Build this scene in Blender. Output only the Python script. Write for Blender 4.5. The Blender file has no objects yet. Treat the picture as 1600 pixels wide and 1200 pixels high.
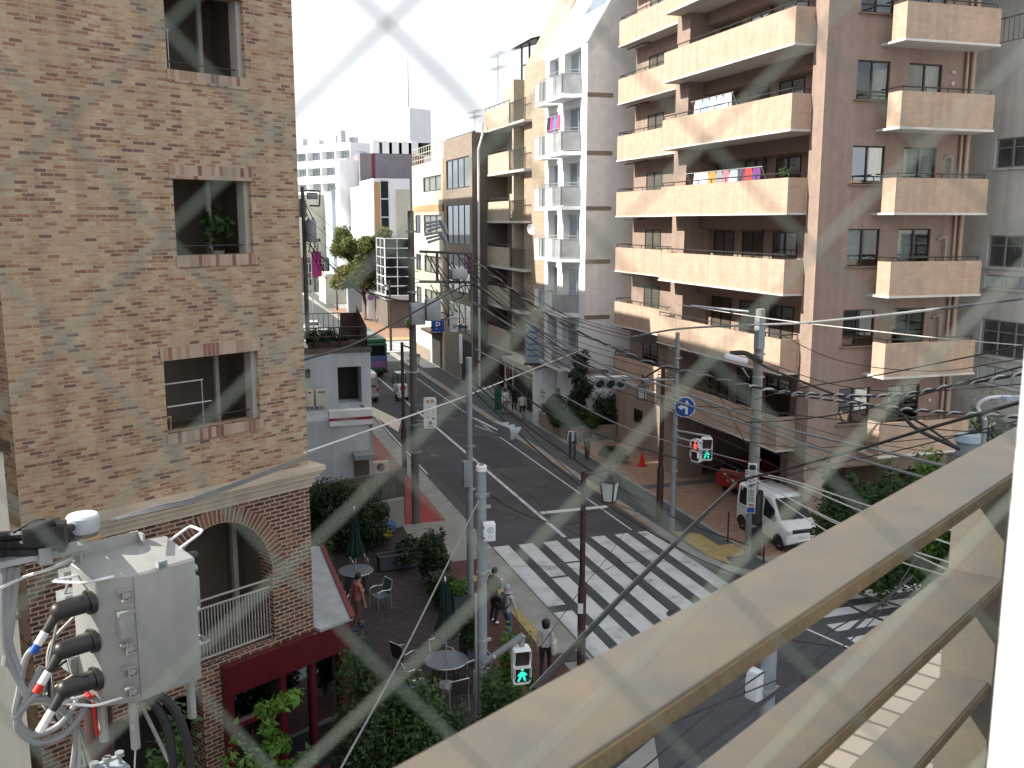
import bpy, bmesh, math, random
from mathutils import Vector, Matrix
random.seed(7)
R = math.radians
scene = bpy.context.scene
COL = scene.collection

# ------------------------------------------------------------------ camera
FOC, HOR, YAW, CAMH = 1500.0, 347.0, R(18.0), 12.0      # photo pixels (1600 wide), metres
PIT = math.atan((600 - HOR) / FOC)
cam_d = bpy.data.cameras.new('camera'); cam = bpy.data.objects.new('camera', cam_d); COL.objects.link(cam)
cam.location = (0, 0, CAMH); cam.rotation_euler = (math.pi / 2 - PIT, 0, -YAW)
cam_d.sensor_width = 36; cam_d.lens = FOC / 1600 * 36
cam_d.clip_start = 0.02; cam_d.clip_end = 3000
cam_d.dof.use_dof = True; cam_d.dof.focus_distance = 24; cam_d.dof.aperture_fstop = cam_d.lens / 2.8   # 2.8 mm phone lens
scene.camera = cam

# ------------------------------------------------------------------ light
SUN_EL, SUN_AZ = R(38), R(280)                           # azimuth clockwise from +Y
world = bpy.data.worlds.new('World'); scene.world = world; world.use_nodes = True
nt = world.node_tree; nt.nodes.clear()
sky = nt.nodes.new('ShaderNodeTexSky'); sky.sky_type = 'NISHITA'; sky.sun_disc = False
sky.sun_elevation = SUN_EL; sky.sun_rotation = SUN_AZ; sky.dust_density = 4.0; sky.air_density = 1.0; sky.ozone_density = 1.0
# thin bright cloud veil mixed into the sky
tc = nt.nodes.new('ShaderNodeTexCoord'); mp = nt.nodes.new('ShaderNodeMapping'); mp.inputs['Scale'].default_value = (2, 2, 5)
nz = nt.nodes.new('ShaderNodeTexNoise'); nz.inputs['Scale'].default_value = 1.6; nz.inputs['Detail'].default_value = 6
rp = nt.nodes.new('ShaderNodeValToRGB'); rp.color_ramp.elements[0].position = .32; rp.color_ramp.elements[1].position = .62
rp.color_ramp.elements[0].color = (.72, .72, .72, 1); rp.color_ramp.elements[1].color = (1, 1, 1, 1)
mx = nt.nodes.new('ShaderNodeMix'); mx.data_type = 'RGBA'; mx.inputs[7].default_value = (10.4, 10.8, 11.4, 1)
bg = nt.nodes.new('ShaderNodeBackground'); bg.inputs[1].default_value = .0605
wo = nt.nodes.new('ShaderNodeOutputWorld')
nt.links.new(tc.outputs['Generated'], mp.inputs[0]); nt.links.new(mp.outputs[0], nz.inputs[0]); nt.links.new(nz.outputs[0], rp.inputs[0])
nt.links.new(rp.outputs[0], mx.inputs[0]); nt.links.new(sky.outputs[0], mx.inputs[6]); nt.links.new(mx.outputs[2], bg.inputs[0]); nt.links.new(bg.outputs[0], wo.inputs[0])
sl = bpy.data.lights.new('sun', 'SUN'); sl.energy = 5.0; sl.angle = R(.5); sl.color = (1, .94, .83)
so = bpy.data.objects.new('sun', sl); COL.objects.link(so)
sdir = Vector((math.sin(SUN_AZ) * math.cos(SUN_EL), math.cos(SUN_AZ) * math.cos(SUN_EL), math.sin(SUN_EL)))
so.rotation_euler = sdir.to_track_quat('Z', 'Y').to_euler()
scene.view_settings.view_transform = 'Standard'; scene.view_settings.look = 'None'
scene.view_settings.exposure = 0.96; scene.view_settings.gamma = 1
scene.cycles.max_bounces = 6; scene.cycles.diffuse_bounces = 4; scene.cycles.glossy_bounces = 3
scene.cycles.transparent_max_bounces = 12; scene.cycles.transmission_bounces = 4
scene.cycles.sample_clamp_indirect = 6

# ------------------------------------------------------------------ photo measurement -> world points
def ray(px, py):
    x = (px - 800) / FOC; v = (py - 600) / FOC
    f = math.cos(PIT) - v * math.sin(PIT); d = math.sin(PIT) + v * math.cos(PIT)
    s, c = math.sin(YAW), math.cos(YAW)
    return Vector((s * f + c * x, c * f - s * x, -d))
CAM = Vector((0, 0, CAMH))
def onZ(px, py, z=0.0):
    r = ray(px, py); return CAM + r * ((z - CAMH) / r.z)
def onX(px, py, X):
    r = ray(px, py); return CAM + r * (X / r.x)
def onY(px, py, Y):
    r = ray(px, py); return CAM + r * (Y / r.y)
def at(px, py, D):
    r = ray(px, py); return CAM + r * (D / math.hypot(r.x, r.y))

# ------------------------------------------------------------------ objects
def tag(o, label=None, cat=None, group=None, kind=None):
    if label: o['label'] = label
    if cat: o['category'] = cat
    if group: o['group'] = group
    if kind: o['kind'] = kind
    return o
WROOT = {}
def thing(name, label, cat, loc=(0, 0, 0), rz=0.0, group=None, world=False):
    o = bpy.data.objects.new(name, None); COL.objects.link(o)
    o.location = loc; o.rotation_euler = (0, 0, rz); o.empty_display_size = .2
    if world: WROOT[o.name] = Matrix.Translation(-Vector(loc))      # its parts are given in world metres
    return tag(o, label, cat, group)
def adopt(o, parent):
    if parent is not None:
        o.parent = parent
        if parent.name in WROOT: o.matrix_parent_inverse = WROOT[parent.name]
    return o
def copy_tree(o, parent=None):
    c = o.copy(); COL.objects.link(c); c.parent = parent
    for ch in o.children: copy_tree(ch, c)
    return c

class MB:
    """collects boxes, tubes, leaves; build() links them as ONE mesh"""
    def __init__(s): s.v = []; s.f = []; s.m = []; s.uv = {}; s.mi = 0
    def face(s, pts, uv=None):
        i = len(s.v); s.v += [tuple(p) for p in pts]; s.f.append(tuple(range(i, i + len(pts)))); s.m.append(s.mi)
        if uv: s.uv[len(s.f) - 1] = uv
        return s
    def mesh(s, verts, faces):
        i = len(s.v); s.v += [tuple(p) for p in verts]
        for f in faces: s.f.append(tuple(i + k for k in f)); s.m.append(s.mi)
        return s
    BOXF = [(0, 3, 2, 1), (4, 5, 6, 7), (0, 1, 5, 4), (1, 2, 6, 5), (2, 3, 7, 6), (3, 0, 4, 7)]
    def box(s, x0, y0, z0, x1, y1, z1):
        if x0 > x1: x0, x1 = x1, x0
        if y0 > y1: y0, y1 = y1, y0
        if z0 > z1: z0, z1 = z1, z0
        return s.mesh([(x0, y0, z0), (x1, y0, z0), (x1, y1, z0), (x0, y1, z0), (x0, y0, z1), (x1, y0, z1), (x1, y1, z1), (x0, y1, z1)], MB.BOXF)
    def bbox(s, x0, y0, z0, x1, y1, z1, b=.02):
        bm = bmesh.new(); bmesh.ops.create_cube(bm, size=1)
        sx, sy, sz = x1 - x0, y1 - y0, z1 - z0
        for v in bm.verts: v.co = Vector(((v.co.x + .5) * sx + x0, (v.co.y + .5) * sy + y0, (v.co.z + .5) * sz + z0))
        bmesh.ops.bevel(bm, geom=list(bm.edges), offset=b, segments=2, affect='EDGES', profile=.5)
        s.bm(bm); return s
    def bm(s, bm, M=None):
        bm.verts.index_update()
        vs = [(M @ v.co if M else v.co.copy()) for v in bm.verts]
        s.mesh(vs, [tuple(v.index for v in f.verts) for f in bm.faces]); bm.free(); return s
    def obox(s, c, size, rz=0.0, rx=0.0, ry=0.0):
        M = Matrix.Translation(c) @ Matrix.Rotation(rz, 4, 'Z') @ Matrix.Rotation(ry, 4, 'Y') @ Matrix.Rotation(rx, 4, 'X')
        a, b, h = size[0] / 2, size[1] / 2, size[2] / 2
        return s.mesh([M @ Vector(p) for p in [(-a, -b, -h), (a, -b, -h), (a, b, -h), (-a, b, -h), (-a, -b, h), (a, -b, h), (a, b, h), (-a, b, h)]], MB.BOXF)
    def prism(s, poly, z0, z1):
        n = len(poly); A = sum(poly[i][0] * poly[(i + 1) % n][1] - poly[(i + 1) % n][0] * poly[i][1] for i in range(n))
        if A < 0: poly = poly[::-1]
        vs = [(p[0], p[1], z0) for p in poly] + [(p[0], p[1], z1) for p in poly]
        fs = [tuple(range(n))[::-1], tuple(range(n, 2 * n))] + [(i, (i + 1) % n, n + (i + 1) % n, n + i) for i in range(n)]
        return s.mesh(vs, fs)
    def xprism(s, poly, x0, x1):                      # poly in (y, z)
        n = len(poly)
        vs = [(x0, p[0], p[1]) for p in poly] + [(x1, p[0], p[1]) for p in poly]
        return s.mesh(vs, [tuple(range(n))[::-1], tuple(range(n, 2 * n))] + [(i, (i + 1) % n, n + (i + 1) % n, n + i) for i in range(n)])
    def yprism(s, poly, y0, y1):                      # poly in (x, z)
        n = len(poly)
        vs = [(p[0], y0, p[1]) for p in poly] + [(p[0], y1, p[1]) for p in poly]
        return s.mesh(vs, [tuple(range(n)), tuple(range(n, 2 * n))[::-1]] + [(i, n + i, n + (i + 1) % n, (i + 1) % n) for i in range(n)])
    def cyl(s, p0, p1, r0, r1=None, n=12):
        r1 = r0 if r1 is None else r1
        return s.tube([p0, p1], [r0, r1], n)
    def tube(s, pts, r, n=6, cap=True, uvs=False):
        pts = [Vector(p) for p in pts]; N = len(pts)
        rr = r if isinstance(r, (list, tuple)) else [r] * N
        base = len(s.v); T0 = (pts[1] - pts[0]).normalized()
        ref = Vector((0, 0, 1)) if abs(T0.z) < .9 else Vector((1, 0, 0))
        u = T0.cross(ref).normalized(); L = 0; Ls = []
        for i, p in enumerate(pts):
            T = (pts[min(i + 1, N - 1)] - pts[max(i - 1, 0)]).normalized()
            u = (u - T * u.dot(T)).normalized(); w = T.cross(u)
            if i: L += (p - pts[i - 1]).length
            Ls.append(L)
            for k in range(n):
                a = 2 * math.pi * k / n; s.v.append(tuple(p + (u * math.cos(a) + w * math.sin(a)) * rr[i]))
        for i in range(N - 1):
            for k in range(n):
                k2 = (k + 1) % n
                s.f.append((base + i * n + k, base + i * n + k2, base + (i + 1) * n + k2, base + (i + 1) * n + k)); s.m.append(s.mi)
                if uvs: s.uv[len(s.f) - 1] = [(Ls[i], k / n), (Ls[i], (k + 1) / n), (Ls[i + 1], (k + 1) / n), (Ls[i + 1], k / n)]
        if cap:
            s.f.append(tuple(base + k for k in range(n))[::-1]); s.m.append(s.mi)
            s.f.append(tuple(base + (N - 1) * n + k for k in range(n))); s.m.append(s.mi)
        return s
    def lathe(s, prof, c=(0, 0, 0), n=16, cap=True):  # prof = [(r, z)]
        base = len(s.v)
        for r, z in prof:
            for k in range(n):
                a = 2 * math.pi * k / n; s.v.append((c[0] + r * math.cos(a), c[1] + r * math.sin(a), c[2] + z))
        for i in range(len(prof) - 1):
            for k in range(n):
                k2 = (k + 1) % n; s.f.append((base + i * n + k, base + i * n + k2, base + (i + 1) * n + k2, base + (i + 1) * n + k)); s.m.append(s.mi)
        if cap:
            s.f.append(tuple(base + k for k in range(n))[::-1]); s.m.append(s.mi)
            s.f.append(tuple(base + (len(prof) - 1) * n + k for k in range(n))); s.m.append(s.mi)
        return s
    def ell(s, c, r, nu=12, nv=8, M=None):
        prof = []; base = len(s.v)
        for j in range(nv + 1):
            t = math.pi * j / nv - math.pi / 2
            for k in range(nu):
                a = 2 * math.pi * k / nu
                p = Vector((r[0] * math.cos(t) * math.cos(a), r[1] * math.cos(t) * math.sin(a), r[2] * math.sin(t)))
                if M: p = M @ p
                s.v.append((c[0] + p.x, c[1] + p.y, c[2] + p.z))
        for j in range(nv):
            for k in range(nu):
                k2 = (k + 1) % nu; s.f.append((base + j * nu + k, base + j * nu + k2, base + (j + 1) * nu + k2, base + (j + 1) * nu + k)); s.m.append(s.mi)
        return s
    # frame based: fr = (origin, U, N); N points outwards
    def fbox(s, fr, u0, u1, n0, n1, z0, z1):
        O, U, N = fr
        P = lambda u, n, z: O + U * u + N * n + Vector((0, 0, z))
        vs = [P(u0, n0, z0), P(u1, n0, z0), P(u1, n1, z0), P(u0, n1, z0), P(u0, n0, z1), P(u1, n0, z1), P(u1, n1, z1), P(u0, n1, z1)]
        fs = MB.BOXF if (U.x * N.y - U.y * N.x) * (u1 - u0) * (n1 - n0) * (z1 - z0) > 0 else [f[::-1] for f in MB.BOXF]
        return s.mesh(vs, fs)
    def fquad(s, fr, u0, u1, n, z0, z1):
        O, U, N = fr
        P = lambda u, z: O + U * u + N * n + Vector((0, 0, z))
        pts = [P(u0, z0), P(u1, z0), P(u1, z1), P(u0, z1)]
        if (U.x * N.y - U.y * N.x) > 0: pts = pts[::-1]
        return s.face(pts)
    def fac(s, fr, u0, u1, z0, z1, holes, depth):
        """wall sheet with rectangular openings and their reveals"""
        us = sorted({u0, u1} | {h[0] for h in holes} | {h[1] for h in holes}); zs = sorted({z0, z1} | {h[2] for h in holes} | {h[3] for h in holes})
        us = [u for u in us if u0 <= u <= u1]; zs = [z for z in zs if z0 <= z <= z1]
        for i in range(len(us) - 1):
            for j in range(len(zs) - 1):
                cu, cz = (us[i] + us[i + 1]) / 2, (zs[j] + zs[j + 1]) / 2
                if not any(h[0] < cu < h[1] and h[2] < cz < h[3] for h in holes): s.fquad(fr, us[i], us[i + 1], 0, zs[j], zs[j + 1])
        O, U, N = fr; P = lambda u, n, z: O + U * u + N * n + Vector((0, 0, z))
        for h in holes:
            a, b, c, d = h[:4]; dp = h[4] if len(h) > 4 else depth
            for q in ([P(a, 0, c), P(a, -dp, c), P(a, -dp, d), P(a, 0, d)], [P(b, 0, d), P(b, -dp, d), P(b, -dp, c), P(b, 0, c)],
                      [P(a, 0, d), P(a, -dp, d), P(b, -dp, d), P(b, 0, d)], [P(b, 0, c), P(b, -dp, c), P(a, -dp, c), P(a, 0, c)]): s.face(q)
        return s
    def build(s, name, mat, parent=None, sharp=32, label=None):
        me = bpy.data.meshes.new(name); me.from_pydata(s.v, [], s.f)
        mats = mat if isinstance(mat, (list, tuple)) else [mat]
        for m in mats: me.materials.append(m)
        if len(mats) > 1: me.polygons.foreach_set('material_index', s.m)
        uvl = me.uv_layers.new(name='UVMap'); data = [0.0] * (2 * len(me.loops))
        for p in me.polygons:
            ex = s.uv.get(p.index); nrm = p.normal
            if ex:
                for k, li in enumerate(p.loop_indices): data[2 * li], data[2 * li + 1] = ex[k]
                continue
            if abs(nrm.z) > .75: U, V = (1, 0, 0), (0, 1, 0)
            else:
                h = math.hypot(nrm.x, nrm.y) or 1; U, V = (-nrm.y / h, nrm.x / h, 0), (0, 0, 1)
                if abs(U[0]) > abs(U[1]) and U[0] < 0 or abs(U[1]) >= abs(U[0]) and U[1] < 0: U = (-U[0], -U[1], 0)
            for li in p.loop_indices:
                c = me.vertices[me.loops[li].vertex_index].co
                data[2 * li] = c.x * U[0] + c.y * U[1]; data[2 * li + 1] = c.x * V[0] + c.y * V[1] + c.z * V[2]
        uvl.data.foreach_set('uv', data)
        if sharp:
            me.polygons.foreach_set('use_smooth', [True] * len(me.polygons)); me.set_sharp_from_angle(angle=R(sharp))
        me.update()
        o = bpy.data.objects.new(name, me); COL.objects.link(o)
        adopt(o, parent)
        if label: o['label'] = label
        return o
    def solo(s, name, mat, label, cat, group=None, kind=None, sharp=32):
        o = s.build(name, mat, None, sharp); return tag(o, label, cat, group, kind)
    def ground_it(s, name, mat): return tag(s.build(name, mat, None, 0), kind='structure')

# ------------------------------------------------------------------ materials
def newmat(name):
    m = bpy.data.materials.new(name); m.use_nodes = True; t = m.node_tree; b = t.nodes['Principled BSDF']
    return m, t, b
def N(t, typ, **kw):
    n = t.nodes.new(typ)
    for k, v in kw.items():
        if k.startswith('i_'): n.inputs[int(k[2:]) if k[2:].isdigit() else k[2:].replace('_', ' ')].default_value = v
        else: setattr(n, k, v)
    return n
def ramp(t, stops, interp='LINEAR'):
    r = t.nodes.new('ShaderNodeValToRGB'); cr = r.color_ramp; cr.interpolation = interp
    while len(cr.elements) < len(stops): cr.elements.new(.5)
    for e, (p, c) in zip(cr.elements, stops): e.position = p; e.color = (*c, 1) if len(c) == 3 else c
    return r
def mul(c, k): return tuple(min(1, x * k) for x in c)
def mat(name, col, rough=.7, var=.16, scale=1.5, bump=0.0, bscale=30, metal=0.0, spec=.4, streak=0.0, col2=None, emit=None, coat=0.0):
    """plain surface with mottling (var), vertical rain streaks (streak), fine bump"""
    m, t, b = newmat(name); L = t.links.new
    b.inputs['Roughness'].default_value = rough; b.inputs['Metallic'].default_value = metal; b.inputs['Specular IOR Level'].default_value = spec
    if coat: b.inputs['Coat Weight'].default_value = coat
    tc = N(t, 'ShaderNodeTexCoord')
    n1 = N(t, 'ShaderNodeTexNoise'); n1.inputs['Scale'].default_value = scale; n1.inputs['Detail'].default_value = 7; n1.inputs['Roughness'].default_value = .62
    L(tc.outputs['Object'], n1.inputs['Vector'])
    r = ramp(t, [(.30, mul(col, 1 - var)), (.70, col2 or mul(col, 1 + var * .8))]); L(n1.outputs[0], r.inputs[0]); out = r.outputs[0]
    if streak:
        mp = N(t, 'ShaderNodeMapping'); mp.inputs['Scale'].default_value = (2.2, 2.2, .12); L(tc.outputs['Object'], mp.inputs[0])
        n2 = N(t, 'ShaderNodeTexNoise'); n2.inputs['Scale'].default_value = 1.6; n2.inputs['Detail'].default_value = 5; L(mp.outputs[0], n2.inputs['Vector'])
        r2 = ramp(t, [(.42, (1, 1, 1)), (.75, (1 - streak,) * 3)]); L(n2.outputs[0], r2.inputs[0])
        mx = N(t, 'ShaderNodeMix', data_type='RGBA', blend_type='MULTIPLY'); mx.inputs[0].default_value = 1; L(out, mx.inputs[6]); L(r2.outputs[0], mx.inputs[7]); out = mx.outputs[2]
    L(out, b.inputs['Base Color'])
    if bump:
        n3 = N(t, 'ShaderNodeTexNoise'); n3.inputs['Scale'].default_value = bscale; n3.inputs['Detail'].default_value = 4; L(tc.outputs['Object'], n3.inputs['Vector'])
        bp = N(t, 'ShaderNodeBump'); bp.inputs['Strength'].default_value = bump; bp.inputs['Distance'].default_value = .02; L(n3.outputs[0], bp.inputs['Height']); L(bp.outputs[0], b.inputs['Normal'])
    if emit:
        b.inputs['Emission Color'].default_value = (*emit[:3], 1); b.inputs['Emission Strength'].default_value = emit[3]
    return m
def tilemat(name, stops, mortar, bw, bh, ms, rough=.8, cluster=0.0, offset=.5, freq=2, bump=.4, soft=.0, interp='CONSTANT', streak=0.0):
    """bricks or tiles from box-projected metres; stops = colours picked per brick"""
    m, t, b = newmat(name); L = t.links.new; b.inputs['Roughness'].default_value = rough; b.inputs['Specular IOR Level'].default_value = .25
    uv = N(t, 'ShaderNodeUVMap'); br = N(t, 'ShaderNodeTexBrick'); br.offset = offset; br.offset_frequency = freq
    for k, v in {'Scale': 1.0, 'Mortar Size': ms, 'Mortar Smooth': .1, 'Brick Width': bw, 'Row Height': bh, 'Bias': 0.0}.items(): br.inputs[k].default_value = v
    br.inputs['Color1'].default_value = (0, 0, 0, 1); br.inputs['Color2'].default_value = (1, 1, 1, 1); br.inputs['Mortar'].default_value = (0, 0, 0, 1)
    L(uv.outputs[0], br.inputs['Vector']); val = br.outputs['Color']
    if cluster:
        mp = N(t, 'ShaderNodeMapping'); mp.inputs['Scale'].default_value = (1.1, 4.2, 1); L(uv.outputs[0], mp.inputs[0])
        nz = N(t, 'ShaderNodeTexNoise'); nz.inputs['Scale'].default_value = 1.3; nz.inputs['Detail'].default_value = 3; L(mp.outputs[0], nz.inputs['Vector'])
        ma = N(t, 'ShaderNodeMath', operation='MULTIPLY_ADD'); ma.inputs[1].default_value = cluster; ma.inputs[2].default_value = -.5 * cluster; L(nz.outputs[0], ma.inputs[0])
        ad = N(t, 'ShaderNodeMath', operation='ADD'); L(val, ad.inputs[0]); L(ma.outputs[0], ad.inputs[1]); val = ad.outputs[0]
    r = ramp(t, stops, interp); L(val, r.inputs[0])
    n2 = N(t, 'ShaderNodeTexNoise'); n2.inputs['Scale'].default_value = 2.0; n2.inputs['Detail'].default_value = 8; L(uv.outputs[0], n2.inputs['Vector'])
    r2 = ramp(t, [(.3, (.91,) * 3), (.7, (1.06,) * 3)]); L(n2.outputs[0], r2.inputs[0])
    mx = N(t, 'ShaderNodeMix', data_type='RGBA'); L(br.outputs['Fac'], mx.inputs[0]); L(r.outputs[0], mx.inputs[6]); mx.inputs[7].default_value = (*mortar, 1)
    mm = N(t, 'ShaderNodeMix', data_type='RGBA', blend_type='MULTIPLY'); mm.inputs[0].default_value = 1; L(mx.outputs[2], mm.inputs[6]); L(r2.outputs[0], mm.inputs[7]); out = mm.outputs[2]
    if streak:
        mp = N(t, 'ShaderNodeMapping'); mp.inputs['Scale'].default_value = (2.0, .1, 1); L(uv.outputs[0], mp.inputs[0])
        n4 = N(t, 'ShaderNodeTexNoise'); n4.inputs['Scale'].default_value = 1.5; n4.inputs['Detail'].default_value = 5; L(mp.outputs[0], n4.inputs['Vector'])
        r4 = ramp(t, [(.42, (1, 1, 1)), (.75, (1 - streak,) * 3)]); L(n4.outputs[0], r4.inputs[0])
        m4 = N(t, 'ShaderNodeMix', data_type='RGBA', blend_type='MULTIPLY'); m4.inputs[0].default_value = 1; L(out, m4.inputs[6]); L(r4.outputs[0], m4.inputs[7]); out = m4.outputs[2]
    L(out, b.inputs['Base Color'])
    if bump:
        inv = N(t, 'ShaderNodeMath', operation='SUBTRACT'); inv.inputs[0].default_value = 1; L(br.outputs['Fac'], inv.inputs[1])
        bp = N(t, 'ShaderNodeBump'); bp.inputs['Strength'].default_value = bump; bp.inputs['Distance'].default_value = .01; L(inv.outputs[0], bp.inputs['Height']); L(bp.outputs[0], b.inputs['Normal'])
    return m
def glassmat(name, tint=(.5, .55, .55), see=.55, rough=.03):
    m, t, b = newmat(name); L = t.links.new; t.nodes.remove(b); o = t.nodes['Material Output']
    tr = N(t, 'ShaderNodeBsdfTransparent'); tr.inputs[0].default_value = (*tint, 1)
    gl = N(t, 'ShaderNodeBsdfGlossy'); gl.inputs['Color'].default_value = (.9, .95, 1, 1); gl.inputs['Roughness'].default_value = rough
    lw = N(t, 'ShaderNodeFresnel'); lw.inputs[0].default_value = 1.45
    ma = N(t, 'ShaderNodeMath', operation='MULTIPLY_ADD', use_clamp=True); ma.inputs[1].default_value = 1.0; ma.inputs[2].default_value = 1 - see - .35; L(lw.outputs[0], ma.inputs[0])
    mx = N(t, 'ShaderNodeMixShader'); L(ma.outputs[0], mx.inputs[0]); L(tr.outputs[0], mx.inputs[1]); L(gl.outputs[0], mx.inputs[2]); L(mx.outputs[0], o.inputs[0])
    return m
def leafmat(name, c1, c2, c3=None, trans=.35, scale=2.2):
    m, t, b = newmat(name); L = t.links.new; o = t.nodes['Material Output']
    tc = N(t, 'ShaderNodeTexCoord'); nz = N(t, 'ShaderNodeTexNoise'); nz.inputs['Scale'].default_value = scale; nz.inputs['Detail'].default_value = 8; nz.inputs['Roughness'].default_value = .75
    L(tc.outputs['Object'], nz.inputs['Vector']); r = ramp(t, [(.3, c1), (.55, c2), (.75, c3 or c2)]); L(nz.outputs[0], r.inputs[0])
    L(r.outputs[0], b.inputs['Base Color']); b.inputs['Roughness'].default_value = .45; b.inputs['Specular IOR Level'].default_value = .35
    tl = N(t, 'ShaderNodeBsdfTranslucent'); L(r.outputs[0], tl.inputs[0]); mx = N(t, 'ShaderNodeMixShader'); mx.inputs[0].default_value = trans
    L(b.outputs[0], mx.inputs[1]); L(tl.outputs[0], mx.inputs[2]); L(mx.outputs[0], o.inputs[0]); return m
def paintmark(name, col, wear, under):
    """road paint worn through to the surface beneath"""
    m, t, b = newmat(name); L = t.links.new; b.inputs['Roughness'].default_value = .7
    tc = N(t, 'ShaderNodeTexCoord'); n1 = N(t, 'ShaderNodeTexNoise'); n1.inputs['Scale'].default_value = 1.1; n1.inputs['Detail'].default_value = 12; n1.inputs['Roughness'].default_value = .70
    L(tc.outputs['Object'], n1.inputs['Vector']); r = ramp(t, [(wear - .05, under), (wear + .03, mul(col, .75)), (wear + .16, col)]); L(n1.outputs[0], r.inputs[0]); L(r.outputs[0], b.inputs['Base Color']); return m

M = {}
M['asphalt'] = mat('asphalt', (.066, .071, .079), .88, .34, .42, .5, 120, col2=(.082, .087, .094))
M['kerb'] = mat('kerb_concrete', (.27, .27, .255), .9, .22, 1.2, .3, 60)
M['apron'] = mat('apron_concrete', (.25, .245, .225), .9, .22, .8, .3, 60)
M['redpave'] = tilemat('red_paving', [(0, (.27, .04, .042)), (.4, (.31, .055, .05)), (.75, (.22, .038, .04))], (.16, .05, .05), .2, .1, .006)
M['brownpave'] = tilemat('brown_paving', [(0, (.085, .038, .034)), (.4, (.105, .045, .038)), (.75, (.07, .034, .032))], (.06, .04, .036), .2, .1, .006)
M['terrace'] = tilemat('terrace_paving', [(0, (.045, .034, .036)), (.4, (.055, .042, .042)), (.75, (.035, .03, .033))], (.026, .024, .025), .22, .11, .006)
M['brickpave'] = tilemat('orange_brick_paving', [(0, (.30, .185, .13)), (.35, (.265, .16, .112)), (.7, (.335, .21, .148))], (.2, .13, .09), .22, .11, .007)
M['walk'] = mat('dark_footway', (.085, .088, .092), .9, .2, .7, .3, 90)
M['yellow'] = mat('yellow_tactile', (.36, .28, .12), .85, .25, 2.5, .5, 60)
M['paint'] = paintmark('road_paint', (.54, .56, .58), .37, (.12, .125, .13))
M['paint2'] = paintmark('road_paint_clean', (.58, .59, .60), .30, (.12, .12, .12))
M['paintorange'] = paintmark('kerb_paint', (.42, .22, .05), .44, (.2, .19, .17))
M['iron'] = mat('cast_iron', (.07, .07, .072), .6, .3, 12, .5, 40, metal=.6)
BEIGE = [(0, (.405, .28, .18)), (.20, (.43, .315, .21)), (.38, (.37, .24, .148)), (.52, (.44, .335, .23)), (.64, (.365, .222, .138)), (.74, (.29, .145, .095)), (.84, (.32, .18, .12)), (.90, (.21, .115, .085)), (.96, (.165, .10, .085))]
M['brick'] = tilemat('beige_brick', BEIGE, (.42, .34, .25), .205, .0635, .007, cluster=.7, bump=.6, streak=.22)
M['soldier'] = tilemat('soldier_brick', [(0, (.38, .28, .205)), (.3, (.40, .305, .23)), (.5, (.32, .205, .145)), (.7, (.23, .115, .085)), (.84, (.36, .26, .19)), (.93, (.18, .09, .07))], (.36, .28, .22), .085, .4, .006, offset=0, bump=.3)
M['dkbrick'] = tilemat('dark_brick', [(0, (.085, .042, .03)), (.3, (.13, .058, .036)), (.55, (.18, .085, .05)), (.75, (.06, .034, .03)), (.9, (.21, .105, .06))], (.40, .31, .24), .235, .082, .012, cluster=.3, bump=.4)
M['archbrick'] = tilemat('arch_brick', [(0, (.14, .07, .045)), (.4, (.20, .105, .065)), (.8, (.10, .052, .04))], (.40, .31, .24), .09, .5, .012, offset=0, bump=.4)
M['cornice'] = mat('cornice_stone', (.50, .42, .32), .8, .12, 1.2, .15, 40, streak=.2)
M['redwood'] = mat('red_paint', (.088, .009, .014), .35, .2, 2, .1, 30, coat=.3)
M['sheet'] = mat('grey_sheet', (.36, .37, .39), .6, .22, 2.5, metal=.2, streak=.1)
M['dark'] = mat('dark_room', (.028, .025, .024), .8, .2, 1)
M['room'] = mat('room_wall', (.20, .165, .135), .85, .15, 1)
M['jamb'] = mat('grey_jamb', (.36, .34, .31), .6, .1, 2)
M['black'] = mat('black_metal', (.02, .019, .019), .45, .2, 4, spec=.5)
M['alu'] = mat('aluminium', (.55, .56, .57), .4, .1, 3, metal=.6)
M['steel'] = mat('galvanised', (.36, .39, .40), .5, .22, 3, metal=.45, streak=.15)
M['greysteel'] = mat('grey_painted_steel', (.27, .305, .33), .5, .15, 2.5, metal=.1, streak=.12)
M['brownpole'] = mat('brown_steel', (.062, .034, .03), .5, .25, 3, metal=.15)
M['concpole'] = mat('pole_concrete', (.25, .245, .235), .88, .18, 2, .2, 40, streak=.2)
M['dkpole'] = mat('dark_pole', (.12, .112, .105), .85, .2, 2, .2, 40, streak=.2)
M['cable'] = mat('cable_black', (.022, .022, .024), .55, .1, 5)
M['cablegrey'] = mat('cable_grey', (.20, .21, .22), .5, .12, 8)
M['cablewhite'] = mat('cable_light', (.62, .62, .60), .5, .1, 6)
M['white'] = mat('white_paint', (.74, .75, .76), .5, .05, 2)
M['whitebox'] = mat('white_box', (.70, .73, .78), .45, .05, 2)
M['apt'] = tilemat('apt_wall_tile', [(0, (.315, .235, .195)), (.5, (.33, .248, .207)), (.8, (.30, .222, .185))], (.285, .213, .178), .10, .05, .004, bump=.15, interp='LINEAR', streak=.20)
M['parapet'] = tilemat('apt_parapet_tile', [(0, (.48, .35, .27)), (.5, (.505, .37, .285)), (.8, (.46, .335, .258))], (.42, .305, .235), .24, .075, .004, bump=.2, interp='LINEAR', streak=.20)
M['aptbeam'] = mat('apt_beam', (.27, .19, .155), .85, .1, 1)
M['soffit'] = mat('soffit_white', (.60, .57, .54), .8, .08, 1)
M['sash'] = mat('dark_sash', (.03, .02, .018), .45, .15, 3)
M['pane'] = glassmat('window_glass', (.62, .68, .68), .60)
M['pane2'] = glassmat('dark_window_glass', (.35, .42, .46), .40)
M['curtain'] = mat('curtain', (.50, .50, .47), .9, .25, 7)
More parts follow.
